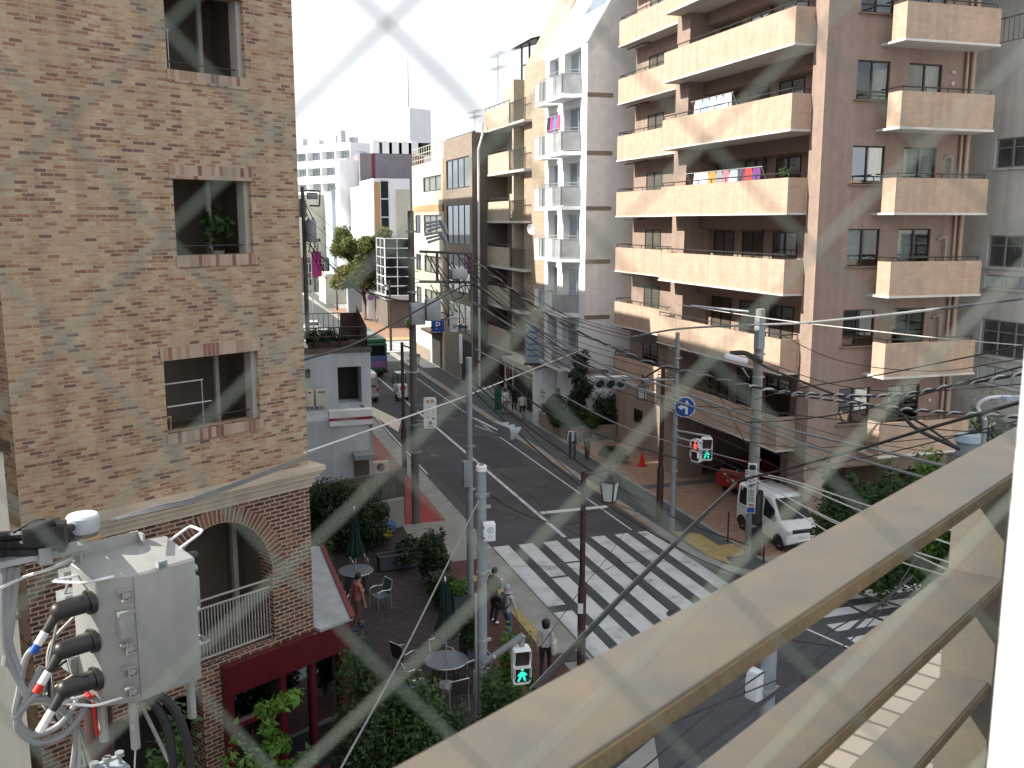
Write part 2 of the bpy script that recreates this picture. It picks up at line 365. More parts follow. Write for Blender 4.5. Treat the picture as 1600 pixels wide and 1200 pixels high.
M['curtain2'] = mat('warm_curtain', (.52, .42, .30), .9, .2, 7)
M['wht_tile'] = tilemat('white_tile', [(0, (.83, .84, .86)), (.5, (.85, .86, .88)), (.8, (.82, .83, .85))], (.77, .78, .80), .42, .42, .008, offset=0, bump=.1, interp='LINEAR', streak=.08)
M['wht_wall'] = mat('white_wall', (.83, .84, .86), .85, .05, .5, .1, 30, streak=.09)
M['tan'] = tilemat('tan_tile', [(0, (.38, .30, .225)), (.5, (.41, .325, .245)), (.8, (.355, .28, .21))], (.28, .225, .175), .6, .3, .012, offset=0, bump=.2, interp='LINEAR')
M['tanbal'] = tilemat('tan_parapet', [(0, (.46, .40, .31)), (.5, (.49, .425, .33)), (.8, (.44, .38, .30))], (.37, .32, .25), .3, .2, .01, bump=.2, interp='LINEAR')
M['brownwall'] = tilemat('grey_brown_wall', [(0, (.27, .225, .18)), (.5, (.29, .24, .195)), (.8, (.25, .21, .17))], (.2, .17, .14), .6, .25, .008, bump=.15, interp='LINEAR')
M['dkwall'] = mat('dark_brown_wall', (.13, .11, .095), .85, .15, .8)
M['cream'] = mat('cream_wall', (.58, .54, .45), .85, .1, .8, streak=.12)
M['orange'] = mat('orange_band', (.50, .30, .15), .85, .1, 1)
M['mauve'] = mat('mauve_tile', (.21, .19, .215), .8, .12, .6)
M['maroon'] = mat('maroon', (.16, .03, .035), .8, .1, .6)
M['paleblue'] = mat('pale_blue_wall', (.33, .40, .45), .8, .1, .7, streak=.12)
M['shopwall'] = mat('shop_wall', (.50, .54, .58), .85, .10, .7, .1, 30, streak=.2)
M['greywall'] = mat('grey_wall', (.68, .68, .65), .85, .12, .7, streak=.2)
M['redline'] = mat('red_line', (.25, .012, .03), .5)
M['blue'] = mat('sign_blue', (.012, .075, .36), .4, .04, 2)
M['signwhite'] = mat('sign_white', (.70, .70, .70), .45, .03, 2)
M['red'] = mat('traffic_red', (.50, .022, .015), .45, .08, 2)
M['carred'] = mat('car_red', (.30, .010, .012), .28, .05, 2, coat=.6)
M['carwhite'] = mat('car_white', (.72, .74, .76), .3, .04, 2, coat=.5)
M['carsilver'] = mat('car_silver', (.42, .43, .45), .3, .06, 2, metal=.5, coat=.4)
M['carglass'] = mat('car_glass', (.012, .016, .017), .10, .1, 1, spec=.16)
M['tyre'] = mat('tyre', (.018, .018, .019), .85)
M['rim'] = mat('wheel_rim', (.45, .46, .47), .35, .1, 3, metal=.7)
M['lamp_red'] = mat('lamp_red', (.45, .02, .02), .3)
M['lampclear'] = mat('lamp_clear', (.65, .68, .70), .15)
M['lantern'] = mat('lantern_glass', (.50, .54, .52), .3, .1, 5)
M['green_lit'] = mat('walk_light_green', (.02, .35, .27), .4, emit=(.03, .60, .46, .75))
M['red_lit'] = mat('stop_light_red', (.5, .02, .02), .4, emit=(1, .06, .05, 1.2))
M['greendark'] = mat('green_umbrella', (.008, .030, .026), .85, .2, 3)
M['planter'] = mat('planter_grey', (.065, .075, .09), .6, .15, 3)
M['tabletop'] = mat('table_grey', (.12, .135, .16), .4, .1, 3, metal=.3)
M['sling'] = mat('chair_sling', (.045, .035, .032), .8, .1, 5)
M['slingb'] = mat('chair_mesh_blue', (.08, .11, .135), .6, .1, 5)
M['chrome'] = mat('chrome_tube', (.62, .63, .64), .3, metal=.7)
M['soil'] = mat('soil', (.035, .026, .02), .95, .3, 6, .6, 30)
M['bark'] = mat('bark', (.10, .065, .045), .95, .3, 3, .8, 14)
M['leaf'] = leafmat('leaf_green', (.018, .045, .014), (.05, .105, .024), (.085, .15, .032))
M['leafdk'] = leafmat('leaf_dark', (.010, .026, .010), (.028, .055, .018), (.045, .08, .025), .2)
M['leaflime'] = leafmat('leaf_lime', (.05, .12, .015), (.10, .22, .03), (.16, .29, .05))
M['leafgold'] = leafmat('leaf_golden', (.07, .11, .03), (.17, .18, .05), (.36, .25, .08), trans=.55, scale=.5)
M['flower'] = mat('yellow_flower', (.52, .36, .03), .8, .3, 8)
# ------------------------------------------------------------------ shared builders
def frame(O, U, Nn): return (Vector(O), Vector(U).normalized(), Vector(Nn).normalized())
def window(root, fr, u0, u1, z0, z1, n=-.08, sash='sash', pane='pane', leaves=2, curt=0, t=.05, cmat='curtain', bar=0, name='window'):
    """sash frame part with its pane and curtain as sub-parts"""
    if u0 > u1: u0, u1 = u1, u0
    f = MB()
    f.fbox(fr, u0, u1, n - .05, n, z0, z0 + t).fbox(fr, u0, u1, n - .05, n, z1 - t, z1)
    f.fbox(fr, u0, u0 + t, n - .05, n, z0 + t, z1 - t).fbox(fr, u1 - t, u1, n - .05, n, z0 + t, z1 - t)
    for k in range(1, leaves):
        um = u0 + (u1 - u0) * k / leaves; f.fbox(fr, um - t * .6, um + t * .6, n - .05, n + .006, z0 + t, z1 - t)
    if bar:
        zb = z0 + (z1 - z0) * bar; f.fbox(fr, u0 + t, u1 - t, n - .05, n + .004, zb - t * .4, zb + t * .4)
    w = f.build(name, M[sash], root)
    MB().fquad(fr, u0 + t * .5, u1 - t * .5, n - .028, z0 + t * .5, z1 - t * .5).build('pane', M[pane], w)
    if curt:
        c = MB(); a, b = (u0, (u0 + u1) / 2) if curt == 1 else (((u0 + u1) / 2, u1) if curt == 2 else (u0, u1))
        k = max(4, int((b - a) / .09)); pts = []
        for i in range(k):
            x0 = a + (b - a) * i / k; x1 = a + (b - a) * (i + 1) / k
            O, U, Nn = fr; dz = [.02, -.02][i % 2]
            q = [O + U * x0 + Nn * (n - .14 + dz) + Vector((0, 0, z0)), O + U * x1 + Nn * (n - .14 - dz) + Vector((0, 0, z0)), O + U * x1 + Nn * (n - .14 - dz) + Vector((0, 0, z1)), O + U * x0 + Nn * (n - .14 + dz) + Vector((0, 0, z1))]
            c.face(q)
        c.build('curtain', M[cmat], w, 0)
    return w
def rails(mb, pts, r=.02, n=6):
    for a, b in pts: mb.cyl(a, b, r, n=n)
def leaves(mb, blobs, count, size, flat=.0, up=.3, rnd=random):
    """leaf-sized bent faces spread through the volume of several blobs"""
    vol = [b[3] * b[4] * b[5] for b in blobs]; tot = sum(vol)
    for b, v in zip(blobs, vol):
        for _ in range(max(3, int(count * v / tot))):
            d = Vector((rnd.gauss(0, 1), rnd.gauss(0, 1), rnd.gauss(0, 1))).normalized(); rad = rnd.random() ** .45 * (1 + rnd.gauss(0, .10))
            p = Vector((b[0] + d.x * b[3] * rad, b[1] + d.y * b[4] * rad, b[2] + d.z * b[5] * rad))
            n = (d + Vector((rnd.uniform(-1, 1), rnd.uniform(-1, 1), rnd.uniform(-1, 1) + up))).normalized()
            t = n.cross(Vector((rnd.uniform(-1, 1), rnd.uniform(-1, 1), rnd.uniform(-1, 1)))).normalized(); w = n.cross(t); s = size * rnd.uniform(.6, 1.35)
            a = t * s; c = w * s * .5
            mb.face([p - a, p + c - n * s * .15, p + a, p - c - n * s * .15])
    return mb
def catmull(pts, k=6):
    P = [Vector(p) for p in pts]
    if len(P) < 3: return [P[0].lerp(P[-1], i / k) for i in range(k + 1)]
    P = [P[0] * 2 - P[1]] + P + [P[-1] * 2 - P[-2]]; out = []
    for i in range(1, len(P) - 2):
        for j in range(k):
            t = j / k; a, b, c, d = P[i - 1], P[i], P[i + 1], P[i + 2]
            out.append(.5 * ((2 * b) + (c - a) * t + (2 * a - 5 * b + 4 * c - d) * t * t + (3 * b - a - 3 * c + d) * t ** 3))
    out.append(P[-2]); return out
def textmesh(s, size, mat_, name, parent, loc, rot, ext=.004, align='CENTER'):
    cu = bpy.data.curves.new(name, 'FONT'); cu.body = s; cu.size = size; cu.extrude = ext; cu.align_x = align; cu.align_y = 'CENTER'
    tmp = bpy.data.objects.new(name + '_tmp', cu); COL.objects.link(tmp)
    dg = bpy.context.evaluated_depsgraph_get(); me = bpy.data.meshes.new_from_object(tmp.evaluated_get(dg))
    bpy.data.objects.remove(tmp); bpy.data.curves.remove(cu)
    me.materials.clear(); me.materials.append(mat_)
    o = bpy.data.objects.new(name, me); COL.objects.link(o); adopt(o, parent); o.location = loc; o.rotation_euler = rot
    return o

# ================================================================== the setting
g = MB(); g.face([(-400, -60, 0), (400, -60, 0), (400, 900, 0), (-400, 900, 0)]); g.ground_it('road', M['asphalt'])
def slab(name, poly, m, z0, z1):
    b = MB(); b.prism(poly, z0, z1); return b.ground_it(name, M[m])
# left side: kerb strip, then paving sheets set on it
slab('pavement_left', [(-16, 300), (9.8, 300), (9.8, 20.2), (9.65, 18.9), (9.1, 17.5), (8.0, 16.5), (-14, 3.8), (-30, 3.8), (-30, 300)], 'kerb', -.3, .12)
slab('paving_red', [(7.2, 60), (9.0, 60), (9.0, 36.3), (7.2, 36.3)], 'redpave', .05, .125)
slab('paving_apron', [(7.2, 36.28), (9.0, 36.28), (9.0, 31.6), (7.2, 31.6)], 'apron', .05, .126)
slab('paving_brown', [(7.1, 31.58), (8.95, 31.58), (8.95, 20.6), (8.8, 19.3), (8.2, 18.2), (7.2, 17.3), (-12, 6.2), (-12, 8.6), (5.6, 18.8), (7.1, 21)], 'brownpave', .05, .127)
slab('terrace', [(-6, 38), (7.18, 38), (7.08, 21.1), (5.5, 19), (1.0, 16.2), (-6, 12.2)], 'terrace', .05, .13)
slab('tactile_strip_left', [(8.1, 30.0), (8.95, 30.0), (8.95, 24.0), (8.65, 24.0), (8.65, 29.5), (8.1, 29.5)], 'yellow', .1, .134)
slab('drain_cover', [(8.9, 23.55), (9.7, 23.55), (9.7, 22.95), (8.9, 22.95)], 'iron', .1, .132)
# right side
slab('pavement_right', [(16.4, 300), (40, 300), (40, 60), (90, 60), (90, 26.4), (19.2, 26.4), (17.6, 26.9), (16.7, 28.0), (16.4, 29.6)], 'kerb', -.3, .12)
slab('footway_right', [(16.85, 200), (18.55, 200), (18.55, 28.2), (19.2, 27.5), (60, 27.5), (60, 26.8), (19.3, 26.8), (17.9, 27.3), (17.15, 28.3), (16.85, 29.8)], 'walk', .05, .126)
slab('forecourt_paving', [(18.7, 47.3), (26, 47.3), (26, 29.0), (18.7, 28.6)], 'brickpave', .05, .128)
slab('forecourt_band', [(18.72, 38.6), (22.5, 38.6), (22.5, 38.0), (18.72, 38.0)], 'walk', .1, .133)
slab('forecourt_edge', [(18.55, 47.3), (18.7, 47.3), (18.7, 28.0), (18.55, 28.2)], 'kerb', .05, .14)
slab('tactile_strip_right', [(16.95, 32.3), (17.9, 31.6), (17.9, 30.2), (18.5, 30.2), (18.5, 29.0), (17.5, 29.0), (17.3, 28.3), (16.95, 29.2)], 'yellow', .1, .134)
slab('tactile_strip_corner', [(20.3, 27.5), (23.0, 27.5), (23.4, 26.5), (20.1, 26.5)], 'yellow', .1, .135)
slab('paving_far', [(9, 125), (9.2, 104), (7, 104), (7, 125)], 'brickpave', .05, .127)
slab('paving_far_right', [(16.9, 135), (30, 135), (30, 97), (16.9, 97)], 'brickpave', .05, .129)
slab('tactile_strip_far', [(17.2, 98.5), (24, 98.5), (24, 96.3), (17.2, 96.3)], 'yellow', .1, .135)
# the second crossing street cuts the pavements
slab('side_street', [(-80, 96), (90, 96), (90, 87), (-80, 87)], 'asphalt', -.2, .124)

# painted markings, sheets 4 mm apart
def mark(name, polys, m='paint', z=.004):
    b = MB()
    for p in polys:
        A = sum(p[i][0] * p[(i + 1) % len(p)][1] - p[(i + 1) % len(p)][0] * p[i][1] for i in range(len(p)))
        b.face([(x, y, z) for x, y in (p if A > 0 else p[::-1])])
    return b.ground_it(name, M[m])
rect = lambda x0, y0, x1, y1: [(x0, y0), (x1, y0), (x1, y1), (x0, y1)]
mark('centre_line', [rect(12.86, 33.2, 13.02, 79)], 'paint', .004)
mark('stop_line', [rect(13.1, 36.25, 16.15, 36.6)], 'paint2', .006)
mark('edge_line', [rect(15.72, 33.2, 15.80, 79)], 'paint', .004)
mark('edge_line_left', [rect(9.98, 44, 10.06, 79)], 'paint', .004)
cw = []
for k in range(7):
    x = 9.95 + .985 * k
    if k == 0: cw += [rect(x, 27.0, x + .62, 32.95), rect(x + .02, 22.9, x + .64, 26.5)]
    elif k == 1: cw += [rect(x, 29.4, x + .58, 32.9), rect(x, 22.6, x + .6, 29.25)]
    elif k == 2: cw += [rect(x, 30.6, x + .58, 32.9), rect(x, 22.4, x + .6, 30.45)]
    else: cw += [rect(x, 22.3 + .15 * k, x + .56, 32.9)]
mark('crosswalk', cw, 'paint', .008)
mark('crosswalk_right', [rect(17.5, 24.55 - .97 * k, 24, 25.05 - .97 * k) for k in range(5)], 'paint2', .006)
v = Vector((-.5, .866)); w = Vector((.866, .5)); c0 = Vector((9.9, 15.9)); near = []
for k in range(7):
    o = c0 - v * (.95 * k) ; near.append([tuple(o), tuple(o + w * 2.6), tuple(o + w * 2.6 - v * .5), tuple(o - v * .5)])
mark('crosswalk_near', near, 'paint2', .007)
mark('crosswalk_far', [rect(10.2 + .95 * k, 81, 10.75 + .95 * k, 85.5) for k in range(0)] + [rect(16.2, 87.4 + 1.0 * k, 20.5, 87.95 + 1.0 * k) for k in range(8)], 'paint2', .135)
mark('kerb_mark', [rect(16.42, 33 + 2.3 * k, 16.56, 34.6 + 2.3 * k) for k in range(0, 18) if k % 4 != 3], 'paintorange', .126)
mark('far_line', [rect(9.9, 95 + 7 * k, 10.05, 99 + 7 * k) for k in range(14)], 'paint', .128)

# iron covers, asphalt repairs and dark wheel tracks in the road surface
for i, (x, y, r) in enumerate(((14.4, 40.5, .33), (11.6, 36.2, .30), (13.6, 25.2, .36), (15.0, 20.2, .33), (11.2, 52, .33), (15.1, 58, .3))):
    b = MB(); b.face([(x + r * math.cos(a * math.pi / 12), y + r * math.sin(a * math.pi / 12), .0125) for a in range(24)]); b.ground_it('manhole_cover', M['iron'])
M['patch'] = mat('asphalt_patch', (.05, .054, .06), .9, .2, 1.2, .5, 120)
mark('road_patch', [rect(13.3, 44, 15.2, 51.5), rect(10.4, 37.2, 11.5, 44.2), rect(13.2, 19.0, 17.0, 19.9), [(10.5, 21.2), (17.2, 20.6), (17.2, 21.1), (10.5, 21.7)], rect(14.0, 62, 15.4, 70)], 'patch', .003)
M['seam'] = mat('tar_seam', (.022, .022, .023), .6, .2, 6)
def seam(pts, w=.035):
    P = [Vector((p[0], p[1])) for p in catmull([(x, y, 0) for x, y in pts], 10)]; b = MB(); rnd = random.Random(len(pts) * 7 + int(pts[0][0] * 10))
    P = [p + Vector((rnd.uniform(-.05, .05), rnd.uniform(-.05, .05))) for p in P]
    for a, c in zip(P, P[1:]):
        n = Vector((-(c - a).y, (c - a).x)).normalized() * w * .5; b.face([(a.x - n.x, a.y - n.y, .0145), (c.x - n.x, c.y - n.y, .0145), (c.x + n.x, c.y + n.y, .0145), (a.x + n.x, a.y + n.y, .0145)][::1])
    b.ground_it('tar_seam', M['seam'])
seam([(10, 30.8), (11.6, 30.2), (12.6, 29.4), (14.2, 29.9), (16.3, 29.2)]); seam([(13.4, 43.8), (13.6, 39), (13.2, 35), (13.9, 31), (13.3, 24)]); seam([(10.3, 45), (11.2, 46), (12.2, 45.4), (14.5, 46.3)]); seam([(14, 24.6), (16, 22.4), (18.6, 20.9), (23, 20.4)]); seam([(11.9, 62), (11.6, 55), (12.1, 48)])
M['stain'] = mat('oil_stain', (.045, .047, .05), .55, .25, 3)
rnd = random.Random(8)
for k in range(16):
    x, y, r = rnd.choice((11.4, 14.4)) + rnd.uniform(-.5, .5), rnd.uniform(20, 60), rnd.uniform(.10, .34); ph = rnd.uniform(0, 6)
    b = MB(); b.face([(x + r * (1 + .25 * math.sin(3 * a * .2618 + ph) + .12 * math.sin(7 * a * .2618)) * math.cos(a * .2618), y + r * 1.6 * (1 + .2 * math.sin(2 * a * .2618 + ph)) * math.sin(a * .2618), .0035) for a in range(24)]); b.ground_it('oil_stain', M['stain'])
# kerb stones: joints between the stones
b = MB()
for k in range(60): y = 21 + k * .9; b.box(9.62, y, .118, 9.81, y + .012, .1225); b.box(16.39, 30 + k * .9, .118, 16.6, 30.012 + k * .9, .1225)
b.ground_it('kerb_joints', M['patch'])

# ================================================================== brick apartment house on the left
AX = (1.91, 19.2, 0)
bb = thing('brick_building', 'beige brick apartment house with square loggia openings above a dark brick arch and red shopfront', 'building', AX, R(30))
fr = frame((0, 0, 0), (1, 0, 0), (0, -1, 0)); XL, TOP, ZC = -5.55, 23.5, 6.72
wins = [(-2.58, -1.05, 14.56, 15.90), (-2.60, -1.05, 11.42, 12.74), (-2.97, -1.06, 8.29, 9.60), (-2.60, -1.05, 17.6, 18.9)]
b = MB(); b.fac(fr, XL, 0, ZC + .45, TOP, [h + (.34,) for h in wins], .34)
b.face([(XL, 0, 0), (XL, 0, TOP), (XL, 11, TOP), (XL, 11, 0)]).face([(0, 0, ZC + .45), (0, 11, ZC + .45), (0, 11, TOP), (0, 0, TOP)])
b.face([(XL, 11, 0), (XL, 11, TOP), (0, 11, TOP), (0, 11, 0)]).face([(XL, 0, TOP), (0, 0, TOP), (0, 11, TOP), (XL, 11, TOP)])
b.build('wall', M['brick'], bb, 0)
for i, h in enumerate(wins):
    u0, u1, z0, z1 = h; ol = .06
    # lintel and sill of upright bricks, 2 cm proud
    MB().box(u0 - ol, -.02, z1, u1 + ol, .05, z1 + .235).build('lintel', M['soldier'], bb, 0)
    MB().box(u0 - .02, -.03, z0 - .20, u1 + ol, .05, z0).build('sill', M['soldier'], bb, 0)
    # loggia behind the opening
    r = MB(); D = 1.9
    r.face([(u0 - .6, D, z0 - .2), (u1 + .5, D, z0 - .2), (u1 + .5, D, z1 + .3), (u0 - .6, D, z1 + .3)])
    r.face([(u1 + .5, D, z0 - .2), (u1 + .5, .341, z0 - .2), (u1 + .5, .341, z1 + .3), (u1 + .5, D, z1 + .3)])
    r.face([(u0 - .6, .341, z0 - .2), (u0 - .6, D, z0 - .2), (u0 - .6, D, z1 + .3), (u0 - .6, .341, z1 + .3)])
    r.face([(u0 - .6, .341, z0 - .2), (u1 + .5, .341, z0 - .2), (u1 + .5, D, z0 - .2), (u0 - .6, D, z0 - .2)])
    r.face([(u0 - .6, .341, z1 + .3), (u0 - .6, D, z1 + .3), (u1 + .5, D, z1 + .3), (u1 + .5, .341, z1 + .3)])
    r.build('loggia', M['room'], bb, 0)
    f2 = frame((0, 1.9, 0), (1, 0, 0), (0, -1, 0))
    window(bb, f2, u0 - .5, u0 + .95, z0 - .15, z1 + .2, n=.06, pane='pane2', name='balcony_door')
    MB().box(u1 - .38, .9, z0 - .2, u1 - .30, .98, z1 + .3).build('post', M['jamb'], bb, 0)
    MB().box(u1 - .09, .1, z0, u1, .34, z1).build('jamb', M['jamb'], bb, 0)
    k = MB()
    k.cyl((u0, .2, z0 + .16), (u1 - .08, .2, z0 + .16), .012)
    k.build('handrail', M['black'], bb)
# cornice
b = MB()
for z0, z1, y in ((ZC, ZC + .10, .05), (ZC + .10, ZC + .22, .10), (ZC + .22, ZC + .30, .19), (ZC + .30, ZC + .36, .24), (ZC + .36, ZC + .45, .29)):
    b.prism([(XL - y, -y), (y * .75, -y), (y * .75, .5), (XL - y, .5)], z0, z1)
b.build('cornice', M['cornice'], bb, 0)
# lower storey with an arch
ac, aw, ah, zs, zb, z2 = -2.08, 1.14, 1.36, 5.08, 3.75, ZC
b = MB(); b.fquad(fr, XL, ac - aw, 0, 3.30, z2); b.fquad(fr, ac + aw, 0, 0, 3.60, z2); b.fquad(fr, ac - aw, ac + aw, 0, 3.30, zb)
n = 24; arc = [(ac + aw * math.cos(math.pi * k / n), zs + ah * math.sin(math.pi * k / n)) for k in range(n + 1)]
for k in range(n):
    (x1, za), (x0, zc) = arc[k], arc[k + 1]
    b.face([(x0, 0, zc), (x1, 0, za), (x1, 0, z2), (x0, 0, z2)]); b.face([(x0, 0, zc), (x0, .4, zc), (x1, .4, za), (x1, 0, za)])
b.face([(ac - aw, 0, zb), (ac - aw, .4, zb), (ac - aw, .4, zs), (ac - aw, 0, zs)]).face([(ac + aw, .4, zb), (ac + aw, 0, zb), (ac + aw, 0, zs), (ac + aw, .4, zs)])
b.face([(ac - aw, 0, zb), (ac + aw, 0, zb), (ac + aw, .4, zb), (ac - aw, .4, zb)])
b.face([(0, 0, 3.6), (0, 11, 3.6), (0, 11, z2), (0, 0, z2)])
b.build('lower_wall', M['dkbrick'], bb, 0)
b = MB(); rw = .30; per = 0
for k in range(n):
    a0, a1 = math.pi * k / n, math.pi * (k + 1) / n
    p = lambda a, e: (ac + (aw + e) * math.cos(a), zs + (ah + e) * math.sin(a))
    q = [p(a0, 0), p(a0, rw), p(a1, rw), p(a1, 0)]; l = .17
    b.face([(x, -.03, z) for x, z in q], [(per, 0), (per, .3), (per + l, .3), (per + l, 0)]); per += l
    b.face([(q[1][0], -.03, q[1][1]), (q[1][0], 0, q[1][1]), (q[2][0], 0, q[2][1]), (q[2][0], -.03, q[2][1])]); b.face([(q[0][0], 0, q[0][1]), (q[0][0], -.03, q[0][1]), (q[3][0], -.03, q[3][1]), (q[3][0], 0, q[3][1])])
b.build('arch', M['archbrick'], bb, 0)
r = MB(); D = 2.2; x0, x1 = ac - aw - .4, ac + aw + .3
r.face([(x0, D, 3.5), (x1, D, 3.5), (x1, D, 6.7), (x0, D, 6.7)]).face([(x1, D, 3.5), (x1, .41, 3.5), (x1, .41, 6.7), (x1, D, 6.7)]).face([(x0, .41, 3.5), (x0, D, 3.5), (x0, D, 6.7), (x0, .41, 6.7)]).face([(x0, .41, 3.6), (x1, .41, 3.6), (x1, D, 3.6), (x0, D, 3.6)]).face([(x0, .41, 6.6), (x0, D, 6.6), (x1, D, 6.6), (x1, .41, 6.6)])
r.build('loggia', M['room'], bb, 0)
window(bb, frame((0, D, 0), (1, 0, 0), (0, -1, 0)), x0 + .3, x0 + 1.9, 3.6, 6.2, n=.06, pane='pane2', name='balcony_door')
MB().box(x1 - .55, 1.0, 3.6, x1 - .45, 1.1, 6.6).build('post', M['jamb'], bb, 0)
b = MB()
for z in (3.82, 4.82, 4.98): b.cyl((ac - aw, .12, z), (ac + aw, .12, z), .022)
for k in range(34): x = ac - aw + .03 + k * (2 * aw - .06) / 33; b.cyl((x, .12, 3.80), (x, .12, 4.82), .012, n=5)
b.build('railing', M['jamb'], bb)
# red shopfront
b = MB(); b.box(-2.2, -.16, 3.0, .82, .1, 3.62); b.box(-2.2, -.14, 0, -2.02, .1, 3.0).box(.60, -.14, 0, .82, .1, 3.0).box(-.95, -.14, 0, -.82, .1, 3.0)
b.box(-2.02, -.10, 0, -.95, .06, .55).box(-.82, -.10, 0, .60, .06, .45).box(-2.02, -.1, 2.25, -.95, .06, 2.36).box(-.18, -.1, .45, -.06, .06, 3.0)
b.prism([(.822, .1), (3.1, 4.1), (2.9, 4.2), (.3, .1)], 0, 3.58)
b.build('shopfront', M['redwood'], bb, 0)
b = MB(); b.prism([(.02, -.18), (.88, -.18), (3.2, 4.0), (3.1, 4.2), (.02, 4.2)], 3.621, 3.68); b.build('shop_roof', M['sheet'], bb, 0); MB().prism([(.80, -.19), (.93, -.19), (3.28, 4.0), (3.16, 4.0)], 3.66, 3.72).build('roof_trim', M['maroon'], bb, 0)
for a, c, z0, z1 in ((-2.02, -.95, .55, 2.25), (-2.02, -.95, 2.36, 3.0), (-.82, -.18, .45, 3.0), (-.06, .60, .45, 3.0)):
    MB().box(a, -.02, z0, c, 0, z1).build('shop_pane', M['pane2'], bb, 0)
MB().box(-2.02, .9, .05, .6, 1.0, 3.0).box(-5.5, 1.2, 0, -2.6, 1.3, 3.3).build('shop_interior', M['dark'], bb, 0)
MB().box(-2.60, -.02, 0, -2.2, .5, 3.299).build('pier', M['dkbrick'], bb, 0); MB().box(XL, -.02, 0, XL + .5, .5, 3.299).build('pier', M['dkbrick'], bb, 0)

# unseen house added beside the brick flank to keep the sun off
nh = thing('flank_shade_house', 'unseen tall grey house added to shade the left flank of the brick apartment house', 'house', AX, R(30))
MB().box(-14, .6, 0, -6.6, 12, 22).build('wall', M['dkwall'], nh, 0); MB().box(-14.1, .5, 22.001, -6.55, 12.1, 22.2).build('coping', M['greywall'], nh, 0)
def in_brick(x, y, z): return (Matrix.Translation(AX) @ Matrix.Rotation(R(30), 4, 'Z') @ Vector((x, y, z)))
def local_thing(name, label, cat, x, y, z, group=None): return thing(name, label, cat, in_brick(x, y, z), R(30), group)
# things inside the loggias
t = local_thing('drying_rack', 'two pale drying poles on slim stand inside the lowest square brick opening', 'drying rack', -2.3, .75, 8.1)
b = MB(); b.cyl((-.45, 0, .95), (.5, 0, .95), .014).cyl((-.25, 0, .52), (.65, 0, .52), .014); b.build('drying_pole', M['white'], t)
b = MB()
for x in (-.42, .47): b.cyl((x, 0, 0), (x, 0, .97), .012); b.cyl((x, -.2, 0), (x, .2, 0), .012)
b.build('stand', M['alu'], t)
t = local_thing('drying_rack', 'single thin white drying pole with upright in the topmost brick opening', 'drying rack', -2.2, .8, 14.36)
MB().cyl((-.4, 0, 1.0), (.13, 0, 1.0), .013).build('drying_pole', M['white'], t); MB().cyl((.1, 0, 0), (.1, 0, 1.02), .012).cyl((.1, -.2, 0), (.1, .2, 0), .012).build('stand', M['alu'], t)
def potted(label, x, y, z, h, w, n, seed):
    rnd = random.Random(seed); t = local_thing('potted_plant', label, 'potted plant', x, y, z)
    b = MB(); b.lathe([(.10, 0), (.13, .2), (.14, .22), (.12, .22)], n=14); b.build('pot', M['jamb'], t)
    b = MB(); leaves(b, [(0, 0, .22 + h * .5, w, w, h * .5)], n, .09, rnd=rnd); b.build('foliage', M['leaf'], t, 0)
    return t
potted('bushy green houseplant in the middle brick opening beside the grey jamb', -1.38, .7, 11.25, .85, .36, 130, 1)
potted('low green houseplant at left of the middle brick opening', -2.42, .6, 11.25, .35, .24, 70, 2)
t = local_thing('wooden_chair', 'small orange wooden chair back in the lowest brick opening', 'chair', -2.7, .9, 8.0)
b = MB()
for x in (-.18, .18): b.box(x - .015, .15, 0, x + .015, .18, .75); b.box(x - .015, -.18, 0, x + .015, -.15, .42)
b.build('frame', M['orange'], t, 0); MB().box(-.2, -.2, .42, .2, .2, .45).build('seat', M['orange'], t, 0); MB().box(-.165, .152, .5, .165, .175, .75).build('backrest', M['orange'], t, 0)

# ================================================================== cream house wall at the far left edge
p0 = onZ(32, 1200, 5.0); cb = thing('cream_house', 'plain cream rendered house wall at the left edge with dark cap', 'house', (-4.6, 8.2, 0), R(30))
# its right end is placed from the picture edge
q = at(22, 900, 12.6); cb.location = (q.x, q.y, 0); ZT = at(5, 703, 12.6).z
b = MB(); b.box(-6, 0, 0, 0, 2.2, ZT); b.build('wall', M['cream'], cb, 0)
MB().box(-6.1, -.08, ZT, .06, 2.3, ZT + .1).build('coping', M['brownpole'], cb, 0); MB().box(-6.0, -.03, ZT - 2.1, .02, -.001, ZT - 2.06).build('string_course', M['dkwall'], cb, 0)
MB().box(-6, -.06, ZT - 4.6, .0, -.001, ZT - 4.3).build('ledge', M['apron'], cb, 0)

# ================================================================== pink tile apartment block on the right
ab = thing('tile_apartment_block', 'tall pinkish brown tiled apartment block with rows of long balconies', 'apartment block', (21, 29.5, 0), world=True)
LV = [12.33 + 2.92 * k for k in range(-3, 5)]; ATOP = 26.9
fs = frame((21, 29.5, 0), (1, 0, 0), (0, -1, 0))                      # side facing the corner
b = MB(); hs = []
for z in LV:
    hs += [(1.22, 2.68, z + 1.0, z + 2.35), (3.48, 4.93, z + .2, z + 2.35)]
hs += [(.95, 3.6, .3, 2.9, 3.0), (4.2, 6.2, .3, 2.6, 3.0)]
b.fac(fs, 0, 6.45, 0, ATOP, hs, .16)
fw = frame((21, 29.5, 0), (0, 1, 0), (-1, 0, 0))                      # street side, u runs up the street
b.box(21, 29.502, 3.45, 22.3, 30.25, ATOP - .01).box(21, 39.4, 0, 22.3, 40.6, ATOP - .01)
b.box(21, 29.502, 0, 22.0, 30.6, 3.45)
b.box(22.6, 40.6, 0, 27.4, 48.3, ATOP - .02)
b.box(22.25, 30.25, 3.4, 22.45, 39.4, ATOP - .03)
b.face([(27.45, 29.5, 0), (27.45, 48, 0), (27.45, 48, ATOP), (27.45, 29.5, ATOP)]).face([(21, 29.5, ATOP), (27.45, 29.5, ATOP), (27.45, 48.3, ATOP), (21, 48.3, ATOP)])
